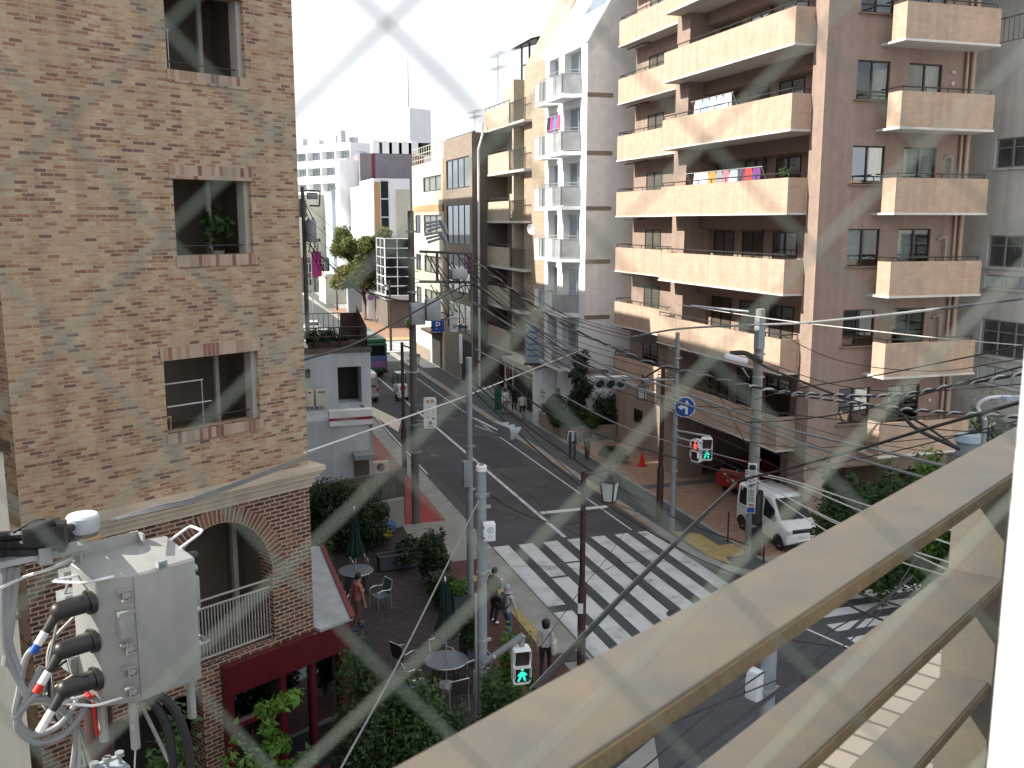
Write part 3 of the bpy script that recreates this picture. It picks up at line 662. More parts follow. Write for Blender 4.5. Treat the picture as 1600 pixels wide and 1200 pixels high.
b.box(21.6, 40.6, 0, 22.59, 47.9, 3.55)
b.build('wall', M['apt'], ab, 0)
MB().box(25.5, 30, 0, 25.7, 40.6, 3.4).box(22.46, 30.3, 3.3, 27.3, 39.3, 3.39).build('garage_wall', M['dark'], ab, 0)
par_m, sof_m = M['parapet'], M['soffit']
for li, z in enumerate(LV):
    # long balcony over the street
    y0, y1, xo, xi = 30.25, 40.25, 20.2, 22.25
    ph = 1.24
    b = MB(); b.box(xo, y0, z, xo + .14, y1, z + ph).box(xo + .141, y0, z, 20.99, y0 + .14, z + ph).box(xo + .141, y1 - .14, z, 20.99, y1, z + ph)
    if li in (2, 1, 4): pass
    b.build('balcony_parapet', par_m, ab, 0)
    MB().box(xo - .03, y0 - .03, z - .07, 22.24, y1 + .02, z - .001).build('balcony_slab', sof_m, ab, 0)
    b = MB()
    for yy in (y0 + .07, y1 - .07): b.cyl((xo + .07, yy, z + ph), (xo + .07, yy, z + ph + .17), .02)
    b.cyl((xo + .07, y0 + .05, z + ph + .17), (xo + .07, y1 - .05, z + ph + .17), .024); b.cyl((xo + .07, y0 + .07, z + ph + .17), (20.95, y0 + .07, z + ph + .17), .024)
    for k in range(1, 9): yy = y0 + k * (y1 - y0) / 9; b.cyl((xo + .07, yy, z + ph - .02), (xo + .07, yy, z + ph + .17), .02, n=5)
    b.cyl((20.95, y0 + .07, z + ph + .17), (20.95, y0 + .07, z + .5), .018)
    b.build('balcony_rail', M['black'], ab)
    MB().box(20.36, y0 + .15, z + 2.32, 22.24, y1 - .9, z + 2.849).build('beam', M['aptbeam'], ab, 0) if False else None
    MB().box(21.75, 30.26, z + 2.3, 22.24, 39.39, z + 2.849).build('beam', M['aptbeam'], ab, 0)
    # sliding doors along the back wall
    fb = frame((22.25, 29.5, 0), (0, 1, 0), (-1, 0, 0))
    for j, (ya, yb, c) in enumerate(((1.0, 1.7, 0), (3.0, 4.7, 2), (5.4, 7.0, 1), (7.7, 9.4, 2))):
        window(ab, fb, ya, yb, z + .12, z + 2.2, n=.03, curt=(c + li) % 4 if j else 0, cmat='curtain2' if (li + j) % 3 == 0 else 'curtain', pane='pane2' if (li + j) % 2 else 'pane', t=.06)
    b = MB(); b.tube(catmull([(22.2, 34.9, z + 2.3), (22.12, 34.9, z + 2.0), (22.05, 35.2, z + 1.7), (22.1, 35.2, z + .3)], 4), .035); b.build('drain_pipe', M['brownpole'], ab)
    # shorter balcony further up the street
    y0, y1, xo = 42.6, 48.3, 21.6
    b = MB(); b.box(xo, y0, z, xo + .14, y1, z + ph).box(xo + .141, y1 - .14, z, 22.58, y1, z + ph).box(xo - .0, 40.61, z, xo + .14, y0 - .001, z + ph); b.build('balcony_parapet', par_m, ab, 0)
    MB().box(xo - .03, 40.62, z - .07, 22.59, y1 + .03, z - .001).build('balcony_slab', sof_m, ab, 0)
    b = MB(); b.cyl((xo + .07, 40.7, z + ph + .17), (xo + .07, y1 - .05, z + ph + .17), .024); b.cyl((xo + .07, y1 - .07, z + ph + .17), (22.55, y1 - .07, z + ph + .17), .024)
    for k in range(6): yy = 40.75 + k * (y1 - 40.85) / 5; b.cyl((xo + .07, yy, z + ph - .02), (xo + .07, yy, z + ph + .17), .02, n=5)
    b.build('balcony_rail', M['black'], ab)
    fb = frame((22.6, 29.5, 0), (0, 1, 0), (-1, 0, 0))
    window(ab, fb, 12.3, 14.0, z + .12, z + 2.2, n=.03, curt=1, pane='pane2'); window(ab, fb, 15.4, 17.2, z + .12, z + 2.2, n=.03, curt=2)
    b = MB(); b.tube([(22.4, 46.2, z - .1), (21.9, 46.2, z - .2), (21.9, 47.9, z - .22)], .035); b.build('drain_pipe', M['brownpole'], ab)
    # side facing the corner: window, door and a small balcony
    window(ab, fs, 1.22, 2.68, z + 1.0, z + 2.35, n=-.06, curt=[2, 0, 1, 2, 2, 2, 0, 1][li], pane='pane' if li % 3 else 'pane2', bar=.22 if li in (1, 4, 5) else 0, t=.055)
    window(ab, fs, 3.48, 4.93, z + .2, z + 2.35, n=-.06, curt=[1, 0, 1, 3, 2, 2, 2, 2][li], t=.055)
    MB().box(22.2, 29.38, z + .965, 23.72, 29.499, z + .999).build('sill', M['aptbeam'], ab, 0)
    y0, xa, xb = 28.3, 23.25, 27.25; ph = 1.20
    b = MB(); b.box(xa, y0, z, xb, y0 + .13, z + ph).box(xa, y0 + .131, z, xa + .13, 29.0, z + ph).box(xb - .13, y0 + .131, z, xb, 29.499, z + ph); b.build('balcony_parapet', par_m, ab, 0)
    MB().box(xa - .04, y0 - .04, z - .08, xb + .03, 29.499, z - .001).build('balcony_slab', sof_m, ab, 0)
    b = MB(); b.cyl((xa + .06, y0 + .06, z + ph + .15), (xb - .1, y0 + .06, z + ph + .15), .026); b.cyl((xa + .06, y0 + .06, z + ph + .15), (xa + .06, 29.45, z + ph + .15), .026)
    for k in range(5): x = xa + .1 + k * (xb - xa - .25) / 4; b.cyl((x, y0 + .06, z + ph), (x, y0 + .06, z + ph + .15), .022, n=5)
    b.build('balcony_rail', M['black'], ab)
    if li in (1, 2, 3): MB().tube(catmull([(26.25, 29.46, z + 1.95), (26.45, 29.36, z + 2.05), (26.55, 29.38, z + 1.8), (26.55, 29.42, z + .3)], 5), .05).build('duct', M['jamb'], ab)
    else: [MB().ell((26.4, 29.47, z + zz), (.08, .06, .08)).build('vent_cap', M['soffit'], ab) for zz in (2.1, 1.7)]
MB().cyl((26.95, 29.42, 3), (26.95, 29.42, ATOP), .055).cyl((27.2, 29.40, 3), (27.2, 29.40, ATOP), .075).build('downpipe', M['parapet'], ab)
MB().box(21.2, 29.35, 3.2, 21.3, 29.45, 3.3).cyl((20.95, 29.45, 2.6), (20.95, 29.45, 3.2), .04).build('pipe_stub', M['jamb'], ab)
fe = frame((21.6, 29.5, 0), (0, 1, 0), (-1, 0, 0))
window(ab, fe, 15.0, 16.0, 1.6, 2.3, n=.03, pane='pane2')

# grey-white house at the right edge
gb = thing('white_corner_house', 'weathered white house with metal window rows at the right edge behind the tiled block', 'house', (29, 30, 0), world=True)
fg = frame((29, 34, 0), (0, -1, 0), (-1, 0, 0))
rows = [(14.0, 15.1), (10.3, 11.5), (9.5, 10.0), (6.9, 8.3), (5.8, 6.5), (3.3, 4.5)]
b = MB(); b.fac(fg, 0, 12, 0, 18.6, [(4.1, 6.6, z0, z1) for z0, z1 in rows] + [(7.2, 9.6, z0, z1) for z0, z1 in rows], .12)
b.box(29.13, 22, 18.4, 36, 34, 18.599).face([(29, 34, 0), (29, 34, 18.6), (36, 34, 18.6), (36, 34, 0)]).face([(29, 22, 0), (36, 22, 0), (36, 22, 18.6), (29, 22, 18.6)])
b.build('wall', M['greywall'], gb, 0)
for z0, z1 in rows:
    for a, c in ((4.1, 6.6), (7.2, 9.6)):
        window(gb, fg, a, c, z0, z1, n=-.05, sash='alu', leaves=3, bar=.68 if z1 - z0 > 1 else 0, curt=3 if z1 - z0 > 1 else 0)
        MB().fbox(fg, a - .1, c + .1, 0, .08, z0 - .07, z0 - .001).build('sill', M['greywall'], gb, 0)
b = MB()
for z in (18.62, 19.5): b.cyl((29.1, 22.2, z), (29.1, 33.8, z), .03)
for k in range(50): b.cyl((29.1, 22.3 + k * .235, 18.62), (29.1, 22.3 + k * .235, 19.5), .012, n=5)
b.build('roof_railing', M['black'], gb)
MB().box(31, 23, 18.6, 36, 33.5, 21).build('penthouse_wall', M['greywall'], gb, 0); MB().box(30.2, 22.5, 21, 36.4, 34, 21.2).build('roof', M['sheet'], gb, 0)

# ================================================================== buildings up the right side of the street
def Yx(px, X, py=347): return onX(px, py, X).y
def Zx(px, py, X): return onX(px, py, X).z
# white tiled block with slanted top
X0 = 20.2; ya, yb = Yx(915, X0), Yx(851, X0)
wb = thing('white_tile_block', 'tall white tiled block with slanted top and small frosted balconies', 'apartment block', (X0, ya, 0), world=True)
zt = Zx(897, 75, X0); b = MB()
prof = [(X0, 0), (X0, zt), (X0 + 3.4, zt + 5.8), (X0 + 13, zt + 5.8), (X0 + 13, 0)]
ops = []
FL = [Zx(893, y, X0) - 1.15 for y in (118, 206, 290, 371, 456, 540)]
fx = frame((X0, ya, 0), (0, 1, 0), (-1, 0, 0)); Wd = yb - ya
for z in FL: ops += [(.9, 3.4, z + .05, z + 2.45), (4.3, 5.9, z + .05, z + 2.45)]
b.fac(fx, 0, Wd, 0, zt, ops, .5)
b.face([(p[0], ya, p[1]) for p in prof]).face([(p[0], yb, p[1]) for p in prof][::-1])
b.face([(X0, ya, zt), (X0 + 3.4, ya, zt + 5.8), (X0 + 3.4, yb, zt + 5.8), (X0, yb, zt)]).face([(X0 + 3.4, ya, zt + 5.8), (X0 + 13, ya, zt + 5.8), (X0 + 13, yb, zt + 5.8), (X0 + 3.4, yb, zt + 5.8)])
b.build('wall', M['wht_wall'], wb, 0)
b = MB(); zs = [0, FL[5], FL[4], FL[3], FL[2], FL[1], FL[0], zt]
b.face([(X0 + .0, ya - .012, 0), (X0 + 1.5, ya - .012, 0), (X0 + 1.5, ya - .012, zt + .6), (X0 + 2.2, ya - .012, zt + .6), (X0 + 2.2, ya - .012, zt + 2.1), (X0 + 3.0, ya - .012, zt + 2.1), (X0 + 3.0, ya - .012, zt + 3.7), (X0 + 4, ya - .012, zt + 3.7), (X0 + 4, ya - .012, zt + 5.79), (X0 + 3.4, ya - .012, zt + 5.79), (X0, ya - .012, zt)])
b.build('side_tiles', M['wht_tile'], wb, 0)
b = MB()
for z in FL: MB().box(X0 - .01, ya - .03, z - .25, X0 + 1.5, ya - .013, z - .02).build('floor_band', M['brownwall'], wb, 0)
b = MB(); sl_ = Vector((3.4, 0, 5.8)).normalized()
for a, c in ((.35, Wd * .55),):
    P = lambda y, t: Vector((X0, ya + y, zt)) + sl_ * t + Vector((-.02, 0, .012))
    b.face([P(a, 2.4), P(a, 6.4), P(c, 6.4), P(c, 2.4)])
b.build('skylight', M['pane2'], wb, 0)
b = MB()
for y in (.12, Wd * .6, Wd - .1): MB().tube([(X0 - .05, ya + y, zt - .02), (X0 + 3.35, ya + y, zt + 5.82)], .09, n=4).build('roof_edge', M['wht_wall'], wb, 0)
for i, z in enumerate(FL):
    for a, c, dp in ((.7, 3.7, 1.0), (4.3, 6.1, .8)):
        MB().prism([(X0 - .002, ya + a), (X0 - dp, ya + a + .5), (X0 - dp, ya + c), (X0 - .002, ya + c)], z - .2, z).build('balcony_slab', M['wht_wall'], wb, 0)
        MB().box(X0 - dp, ya + a + (c - a) * .62, z + .001, X0 - dp + .05, ya + c, z + 1.1).build('balcony_panel', M['white'], wb, 0)
        b = MB(); b.box(X0 - dp + .01, ya + a + .5, z + .08, X0 - dp + .03, ya + a + (c - a) * .6, z + 1.05)
        b.face([(X0 - .05, ya + a + .04, z + .08), (X0 - dp, ya + a + .5, z + .08), (X0 - dp, ya + a + .5, z + 1.05), (X0 - .05, ya + a + .04, z + 1.05)]); b.build('frosted_panel', M['sheet'], wb, 0)
        b = MB(); 
        for zz in (.06, 1.08, 1.25): b.tube([(X0 - .03, ya + a + .02, z + zz), (X0 - dp - .01, ya + a + .5, z + zz), (X0 - dp - .01, ya + c, z + zz)], .022, n=5)
        for yy in (a + .5, (a + c) / 2, c): b.cyl((X0 - dp - .01, ya + yy, z), (X0 - dp - .01, ya + yy, z + 1.25), .02, n=5)
        b.build('balcony_rail', M['alu'], wb)
    for a, c in ((.9, 3.4), (4.3, 5.9)):
        window(wb, fx, a, c, z + .05, z + 2.45, n=-.4, sash='alu', pane='pane2', curt=(i + int(a)) % 3, t=.06)

# tan tile block
X1 = 20.3; ta, tb = yb + .02, Yx(819, X1)
tn = thing('tan_tile_block', 'narrow tan tiled block with slanted gable beside the white tiled block', 'building', (X1, ta, 0), world=True)
z1 = Zx(819, 107, X1); b = MB(); prof = [(X1, 0), (X1, z1), (X1 + 3.4, z1 + 6.4), (X1 + 12, z1 + 6.4), (X1 + 12, 0)]
b.yprism(prof, ta, tb); b.build('wall', M['tan'], tn, 0)
b = MB(); b.tube([(X1 + .1, ta + 1.0, z1 + .1), (X1 + 2.9, ta + 1.0, z1 + 5.3)], .14, n=4); b.build('gutter', M['wht_wall'], tn, 0)

# beige block with parapet balconies
X2 = 19.8; ba, bc, bd = Yx(819, X2), Yx(795, X2), Yx(757, X2)
be = thing('beige_balcony_block', 'beige block with solid balcony parapets and iron railed corners further up the street', 'apartment block', (X2, ba, 0), world=True)
FZ = [Zx(795, y, X2) for y in (193, 267, 345, 418, 482, 548)]; ztop = Zx(795, 120, X2)
b = MB(); b.box(X2 + 1.5, ba, 0, X2 + 12, bd, ztop).box(X2 + .9, ba, 0, X2 + 1.499, ba + .5, ztop - .1); 
b.box(X2 + .2, bc - .4, 0, X2 + 1.499, bc - .1, ztop - .2); b.build('wall', M['tanbal'], be, 0)
fx = frame((X2 + 1.5, ba, 0), (0, 1, 0), (-1, 0, 0))
for i, z in enumerate(FZ):
    MB().box(X2, bc, z, X2 + .14, bd, z + 1.3).box(X2 + .141, bd - .14, z, X2 + 1.49, bd, z + 1.3).build('balcony_parapet', M['tanbal'], be, 0)
    MB().box(X2 - .03, ba + .02, z - .15, X2 + 1.499, bd + .02, z - .001).build('balcony_slab', M['soffit'], be, 0)
    b = MB()
    for k in range(14): yy = ba + .1 + k * (bc - ba - .15) / 13; b.cyl((X2 + .1, yy, z), (X2 + .1, yy, z + 1.3), .02, n=5)
    b.cyl((X2 + .1, ba + .1, z + 1.3), (X2 + .1, bc, z + 1.3), .03); b.cyl((X2 + .07, bc, z + 1.5), (X2 + .07, bd, z + 1.5), .03)
    for k in range(6): yy = bc + .1 + k * (bd - bc - .2) / 5; b.cyl((X2 + .07, yy, z + 1.3), (X2 + .07, yy, z + 1.5), .02, n=5)
    b.build('balcony_rail', M['black'], be)
    window(be, fx, .8, 2.2, z + .1, z + 2.2, n=.03, pane='pane2', curt=i % 3); window(be, fx, 3.3, 5.4, z + .1, z + 2.2, n=.03, pane='pane2', curt=(i + 1) % 3)
    MB().box(X2 + .6, ba + 1.0, z, X2 + 1.1, ba + 1.9, z + .65).build('condenser', M['white'], be, 0)
b = MB(); q = onX(815, 75, X2 + 2); 
for yy in (bc - .5, bc + 1.2, bc + 2.8): b.box(X2 + 1.8, yy, ztop, X2 + 1.9, yy + .1, ztop + 2.5)
b.face([(X2 + 1.2, bc - 1, ztop + 2.3), (X2 + 4, bc - 1, ztop + 3.1), (X2 + 4, bc + 3.4, ztop + 3.1), (X2 + 1.2, bc + 3.4, ztop + 2.3)]); b.face([(X2 + 1.2, bc - 1, ztop + 2.2), (X2 + 1.2, bc + 3.4, ztop + 2.2), (X2 + 4, bc + 3.4, ztop + 3.0), (X2 + 4, bc - 1, ztop + 3.0)])
b.box(X2 + 1.8, bc - .5, ztop + 1.1, X2 + 1.86, bc + 2.8, ztop + 1.18)
b.build('roof_pavilion', M['black'], be, 0); MB().box(X2 + .9, ba + .4, 0, X2 + 1.48, bd - .3, FZ[5] - .3).build('shop_front', M['dark'], be, 0)

# grey brown block with dark end wall
X3 = 18.7; ga, gb_ = Yx(738, X3), Yx(694, X3)
gr = thing('grey_brown_block', 'grey brown panelled block with wide dark windows and pale downpipe on its dark end wall', 'building', (X3, ga, 0), world=True)
zt = Zx(738, 206, X3); fx = frame((X3, ga, 0), (0, 1, 0), (-1, 0, 0)); L = gb_ - ga
wr = [(Zx(735, y1, X3), Zx(735, y0, X3)) for y0, y1 in ((242, 292), (318, 384), (399, 462), (478, 525))]
b = MB(); b.fac(fx, 0, L, 0, zt, [(.7, L - .8, a, c) for a, c in wr], .12); b.face([(X3, gb_, 0), (X3 + 12, gb_, 0), (X3 + 12, gb_, zt), (X3, gb_, zt)]).face([(X3, ga, zt), (X3 + 12, ga, zt), (X3 + 12, gb_, zt), (X3, gb_, zt)])
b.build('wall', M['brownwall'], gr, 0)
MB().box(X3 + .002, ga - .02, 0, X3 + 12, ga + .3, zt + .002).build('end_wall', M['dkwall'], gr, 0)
for i, (a, c) in enumerate(wr): window(gr, fx, .7, L - .8, a, c, n=-.05, leaves=4, pane='pane2', curt=3 if i < 2 else 1, t=.09)
MB().cyl((X3 + .45, ga - .1, 0), (X3 + .45, ga - .1, zt - 1.2), .09).cyl((X3 + .45, ga - .1, zt - 1.2), (X3 + .75, ga - .1, zt - .2), .09).cyl((X3 + .75, ga - .1, zt - .2), (X3 + .75, ga - .1, zt + .6), .09).build('downpipe', M['white'], gr)
b = MB(); b.box(X3 + .2, ga + .1, zt + .004, X3 + .3, gb_, zt + .12); b.build('coping', M['black'], gr, 0)
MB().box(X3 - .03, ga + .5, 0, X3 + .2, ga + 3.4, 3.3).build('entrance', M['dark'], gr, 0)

# cream block with orange bands
ca, cb_ = gb_ + .02, Yx(645, X3)
cr = thing('cream_block', 'cream block with orange bands and yellow roof railing standing in sunlight', 'building', (X3, ca, 0), world=True)
zt = Zx(690, 248, X3); L = cb_ - ca; fx = frame((X3, ca, 0), (0, 1, 0), (-1, 0, 0))
wr = [(Zx(690, y1, X3), Zx(690, y0, X3)) for y0, y1 in ((272, 297), (335, 366), (402, 430), (458, 490))]
b = MB(); b.fac(fx, 0, L, 0, zt, [(.8, L * .62, a, c) for a, c in wr] + [(L * .72, L * .9, a, c) for a, c in wr[1:]], .12)
b.face([(X3, ca, 0), (X3 + 12, ca, 0), (X3 + 12, ca, zt), (X3, ca, zt)]).face([(X3, cb_, 0), (X3, cb_, zt), (X3 + 12, cb_, zt), (X3 + 12, cb_, 0)]).face([(X3, ca, zt), (X3 + 12, ca, zt), (X3 + 12, cb_, zt), (X3, cb_, zt)]); b.build('wall', M['cream'], cr, 0)
b = MB(); b.box(X3 - .02, ca, Zx(690, 330, X3), X3 + .05, cb_, Zx(690, 319, X3)).box(X3 - .02, ca - .01, 0, X3 + .05, ca + .45, zt); b.build('band', M['orange'], cr, 0)
for i, (a, c) in enumerate(wr):
    window(cr, fx, .8, L * .62, a, c, n=-.05, leaves=3, curt=3, cmat='curtain2', t=.08)
    if i: window(cr, fx, L * .72, L * .9, a, c, n=-.05, pane='pane2', t=.08)
b = MB()
for z in (.4, .9, 1.4): b.cyl((X3 + .1, ca, zt + z), (X3 + .1, cb_, zt + z), .03, n=5)
for k in range(14): yy = ca + k * L / 13; b.cyl((X3 + .1, yy, zt), (X3 + .1, yy, zt + 1.4), .03, n=5)
b.build('roof_railing', M['cream'], cr)
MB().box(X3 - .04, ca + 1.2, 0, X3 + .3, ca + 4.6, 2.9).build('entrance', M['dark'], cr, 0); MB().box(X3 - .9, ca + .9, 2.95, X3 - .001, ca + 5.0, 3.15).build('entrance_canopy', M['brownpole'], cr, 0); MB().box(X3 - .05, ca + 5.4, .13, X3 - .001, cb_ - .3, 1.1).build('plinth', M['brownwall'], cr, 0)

# ------------------------------------------------------------------ the far end: buildings facing down the street
def far_block(name, label, cat, pxl, pxr, pyt, Y, depth, wallm, cols, rowsz, group=None, pane='pane2', sash='alu', win=True):
    """block with a face square to the street; window columns and rows as fractions of its face"""
    x0, x1 = onY(pxl, pyt, Y).x, onY(pxr, pyt, Y).x; zt = onY((pxl + pxr) / 2, pyt, Y).z; W = x1 - x0
    r = thing(name, label, cat, (x0, Y, 0), world=True, group=group)
    f = frame((x0, Y, 0), (1, 0, 0), (0, -1, 0)); hs = [(W * a, W * c, zt - d1, zt - d0) for a, c in cols for d0, d1 in rowsz]
    b = MB(); b.fac(f, 0, W, 0, zt, hs, .2)
    b.face([(x0, Y, 0), (x0, Y, zt), (x0, Y + depth, zt), (x0, Y + depth, 0)]).face([(x1, Y, 0), (x1, Y + depth, 0), (x1, Y + depth, zt), (x1, Y, zt)]).face([(x0, Y, zt), (x1, Y, zt), (x1, Y + depth, zt), (x0, Y + depth, zt)])
    b.build('wall', M[wallm], r, 0)
    for i, h in enumerate(hs): window(r, f, *h, n=-.1, sash=sash, pane=pane, t=.1, curt=(0, 3, 1)[i % 3])
    return r, x0, x1, zt, f, W
# white slab block far away, two faces
Dk = 172; c = at(547, 222, Dk); zt = c.z
fb = thing('white_slab_block', 'big white apartment slab with rows of balconies and a roof tower at the far end', 'apartment block', (c.x, c.y, 0), R(0), world=True)
u1 = Vector((-math.sin(R(30)), math.cos(R(30)), 0)); u2 = Vector((math.cos(R(30)), math.sin(R(30)), 0))
f1 = frame((c.x, c.y, 0), u1, (-math.cos(R(30)), -math.sin(R(30)), 0)); f2 = frame((c.x, c.y, 0), u2, (math.sin(R(30)), -math.cos(R(30)), 0))
nfl = 9; zf = [zt - 1.0 - 2.75 * (k + 1) for k in range(nfl)]
b = MB(); b.fac(f1, 0, 34, 0, zt, [(u * 4.2 + .15, u * 4.2 + 4.05, z + 1.05, z + 2.5, 1.3) for u in range(8) for z in zf], 1.3)
b.fac(f2, 0, 15, 0, zt, [(1.5, 3.6, z + .9, z + 2.3, .2) for z in zf] + [(9, 10.4, z + .9, z + 2.3, .2) for z in zf], .2)
P = lambda a, d, z: c * 1 + u1 * a + u2 * d + Vector((0, 0, z - c.z))
b.face([P(0, 0, zt), P(0, 15, zt), P(34, 15, zt), P(34, 0, zt)]).face([P(34, 0, 0), P(34, 15, 0), P(34, 15, zt), P(34, 0, zt)])
b.build('wall', M['wht_wall'], fb, 0)
for z in zf:
    b = MB(); b.fquad(f1, 0, 34, -1.29, z + 1.0, z + 2.55); b.build('balcony_back_wall', M['paleblue'], fb, 0)
    for u in range(8): window(fb, f1, u * 4.2 + 1.3, u * 4.2 + 3.0, z + 1.06, z + 2.4, n=-1.1, sash='alu', pane='pane2', t=.1)
    window(fb, f2, 1.5, 3.6, z + .9, z + 2.3, n=-.1, sash='alu', pane='pane2', t=.1); window(fb, f2, 9, 10.4, z + .9, z + 2.3, n=-.1, sash='alu', pane='pane2', t=.1)
q0, q1 = at(621, 230, Dk + 12), at(662, 172, Dk + 12)
b = MB(); b.fbox(f2, 13.5, 18.8, -8, 0.3, 0, q1.z).fbox(f2, 9.5, 13.49, -8, -2, 0, q1.z - 7); b.build('roof_tower', M['wht_wall'], fb, 0)
for k in range(5): MB().fbox(f1, 4 + k * 5, 6 + k * 5, -5, -4, zt, zt + 1.3 + .5 * (k % 2)).build('roof_plant', M['sheet'], fb, 0)
MB().fbox(f2, 2, 3, -6, -5, zt, zt + 2.4).build('roof_plant', M['sheet'], fb, 0)
MB().cyl(P(1, 14.5, q1.z), P(1, 14.5, q1.z + 9), .12, .05).build('antenna', M['steel'], fb)
# mauve block
r, x0, x1, zt, f, W = far_block('mauve_block', 'dull mauve windowless block with square vents along its roof line', 'building', 562, 652, 240, 156, 25, 'mauve', [], [])
b = MB()
for k in range(5): b.fbox(f, W * (.22 + .17 * k), W * (.22 + .17 * k) + 1.1, -2, .05, zt + .02, zt + 2.0)
b.build('roof_vent', M['wht_wall'], r, 0)
b = MB()
for k in range(5): b.fbox(f, W * (.22 + .17 * k) + 1.15, W * (.22 + .17 * k) + 3.1, -2, .0, zt + .02, zt + 1.8)
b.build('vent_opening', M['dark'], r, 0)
MB().fbox(f, W * .2, W * .26, 0, .06, 0, zt).fbox(f, W * .97, W * 1.12, -1, .05, 0, zt - .3).build('maroon_strip', M['maroon'], r, 0)
MB().fbox(f, -3, 0, -6, -2, 0, zt - 1).build('side_wing', M['wht_wall'], r, 0)
# white slim block with dark glass stair strip
r, x0, x1, zt, f, W = far_block('white_slim_block', 'slim white block with a dark glass stair strip beside orange panels', 'building', 583, 640, 279, 140, 12, 'wht_wall', [], [])
MB().fbox(f, W * .02, W * .17, 0, .05, 4, zt - .5).build('orange_panels', M['orange'], r, 0)
MB().fbox(f, W * .20, W * .40, 0, .12, 1, zt - .3).build('stair_glass', M['carglass'], r, 0)
b = MB()
for k in range(9): b.fbox(f, W * .19, W * .41, .13, .2, zt - .4 - k * 2.6, zt - .2 - k * 2.6)
b.build('transom', M['alu'], r, 0)
b = MB(); b.prism([(x0 - .02, 140), (x0 - .02, 157), (x0 - .7, 157), (x0 - .3, 140.4)], 0, zt - .8); b.build('flank_wall', M['wht_wall'], r, 0)
MB().fbox(f, W * .62, W * 1.0, 0, .25, 0, zt - 1.5).build('bay', M['cream'], r, 0)
# pale blue block
r, x0, x1, zt, f, W = far_block('pale_blue_block', 'pale blue rendered house with dark recessed window and pipework on its roof', 'house', 518, 572, 298, 162, 14, 'paleblue', [(.18, .56)], [(5.6, 9.2)])
MB().fbox(f, W * .1, W * .2, 0, .3, 0, zt + .1).build('pilaster', M['wht_wall'], r, 0)
window(r, f, W * .68, W * .8, zt - 12.2, zt - 8.3, n=.08, sash='white', pane='pane2', t=.12)
b = MB(); b.tube(catmull([Vector((x0 + .5, 162.2, zt + .3)), Vector((x0 + 2, 162.2, zt + .8)), Vector((x0 + 3.6, 162.2, zt + .3)), Vector((x0 + W - 1, 162.2, zt + .7))], 5), .15)
for k in range(4): b.tube([(x0 + W - 1.4 + .45 * k, 162.3, zt), (x0 + W - 1.4 + .45 * k, 162.3, zt + 3.4 - .6 * (k % 2))], .08)
b.build('roof_pipework', M['greysteel'], r)
MB().fbox(f, W * .3, W * .66, -6, -2, zt, zt + 4.4).build('roof_house', M['cream'], r, 0)
# tan wall left
r, x0, x1, zt, f, W = far_block('tan_render_block', 'plain grey tan rendered house behind the pole transformer at the left', 'house', 455, 517, 304, 172, 16, 'cream', [], [])
for a, z in ((.62, 8), (.62, 13), (.8, 6)): MB().fbox(f, W * a, W * a + .5, 0, .2, zt - z, zt - z + .4).build('vent_cap', M['black'], r, 0)
MB().fbox(f, W * .98, W * 1.02, -1, .12, 0, zt - 3).build('corner_pipe', M['dkwall'], r, 0)
# glass fronted corner block, faceted
Yg = 106; pts = [onY(px, 420, Y).xy for px, Y in ((590, 112), (602, 106.5), (640, 106), (700, 108))]
zt = onY(615, 373, Yg).z; zl = onY(615, 462, Yg).z
gg = thing('glass_corner_block', 'faceted glass fronted corner block with white mullions above the flower shop', 'building', (pts[1].x, Yg, 0), world=True)
b = MB(); b.prism([tuple(p) for p in pts] + [(pts[3].x, 124), (pts[0].x, 124)], zl, zt); b.build('glazing', M['carglass'], gg, 0)
b = MB()
for i in range(3):
    a, c2 = pts[i], pts[i + 1]; nn = (2, 2, 3)[i]; d = (c2 - a)
    o = Vector((d.y, -d.x)).normalized() * .06
    for k in range(nn + 1): p = a + d * k / nn + o; b.cyl((p.x, p.y, zl), (p.x, p.y, zt), .055, n=4)
    for k in range(7): z = zl + (zt - zl) * k / 6; b.cyl((a.x + o.x, a.y + o.y, z), (c2.x + o.x, c2.y + o.y, z), .055, n=4)
b.build('mullion', M['white'], gg, 0)
MB().prism([(pts[0].x + .3, pts[0].y + .5), (pts[1].x + .3, pts[1].y + .8), (pts[2].x, pts[2].y + .9), (pts[3].x, pts[3].y + .5), (pts[3].x, 124), (pts[0].x, 124)], 0, zl - .002).build('shop_wall', M['dkwall'], gg, 0)
MB().prism([(pts[0].x - .1, pts[0].y - .1), (pts[1].x - .1, pts[1].y - .1), (pts[2].x, pts[2].y - .1), (pts[3].x, pts[3].y - .1), (pts[3].x, 123), (pts[0].x, 123)], zl - .5, zl - .01).build('canopy', M['alu'], gg, 0)
# blocks that close the far street on the left
r, x0, x1, zt, f, W = far_block('low_far_block', 'low grey far block with dark street front under the magenta banner', 'building', 470, 512, 402, 168, 3, 'dkwall', [(.1, .45), (.55, .9)], [(1.0, 2.6), (3.6, 6.0)])
r, x0, x1, zt, f, W = far_block('far_wall_house', 'pale wall house with plain end at the bend of the far street', 'house', 508, 548, 428, 142, 8, 'cream', [], [])
r, x0, x1, zt, f, W = far_block('far_blue_shop', 'pale blue shop wall behind the street tree', 'shop', 543, 592, 440, 128.5, 1.4, 'paleblue', [], [])
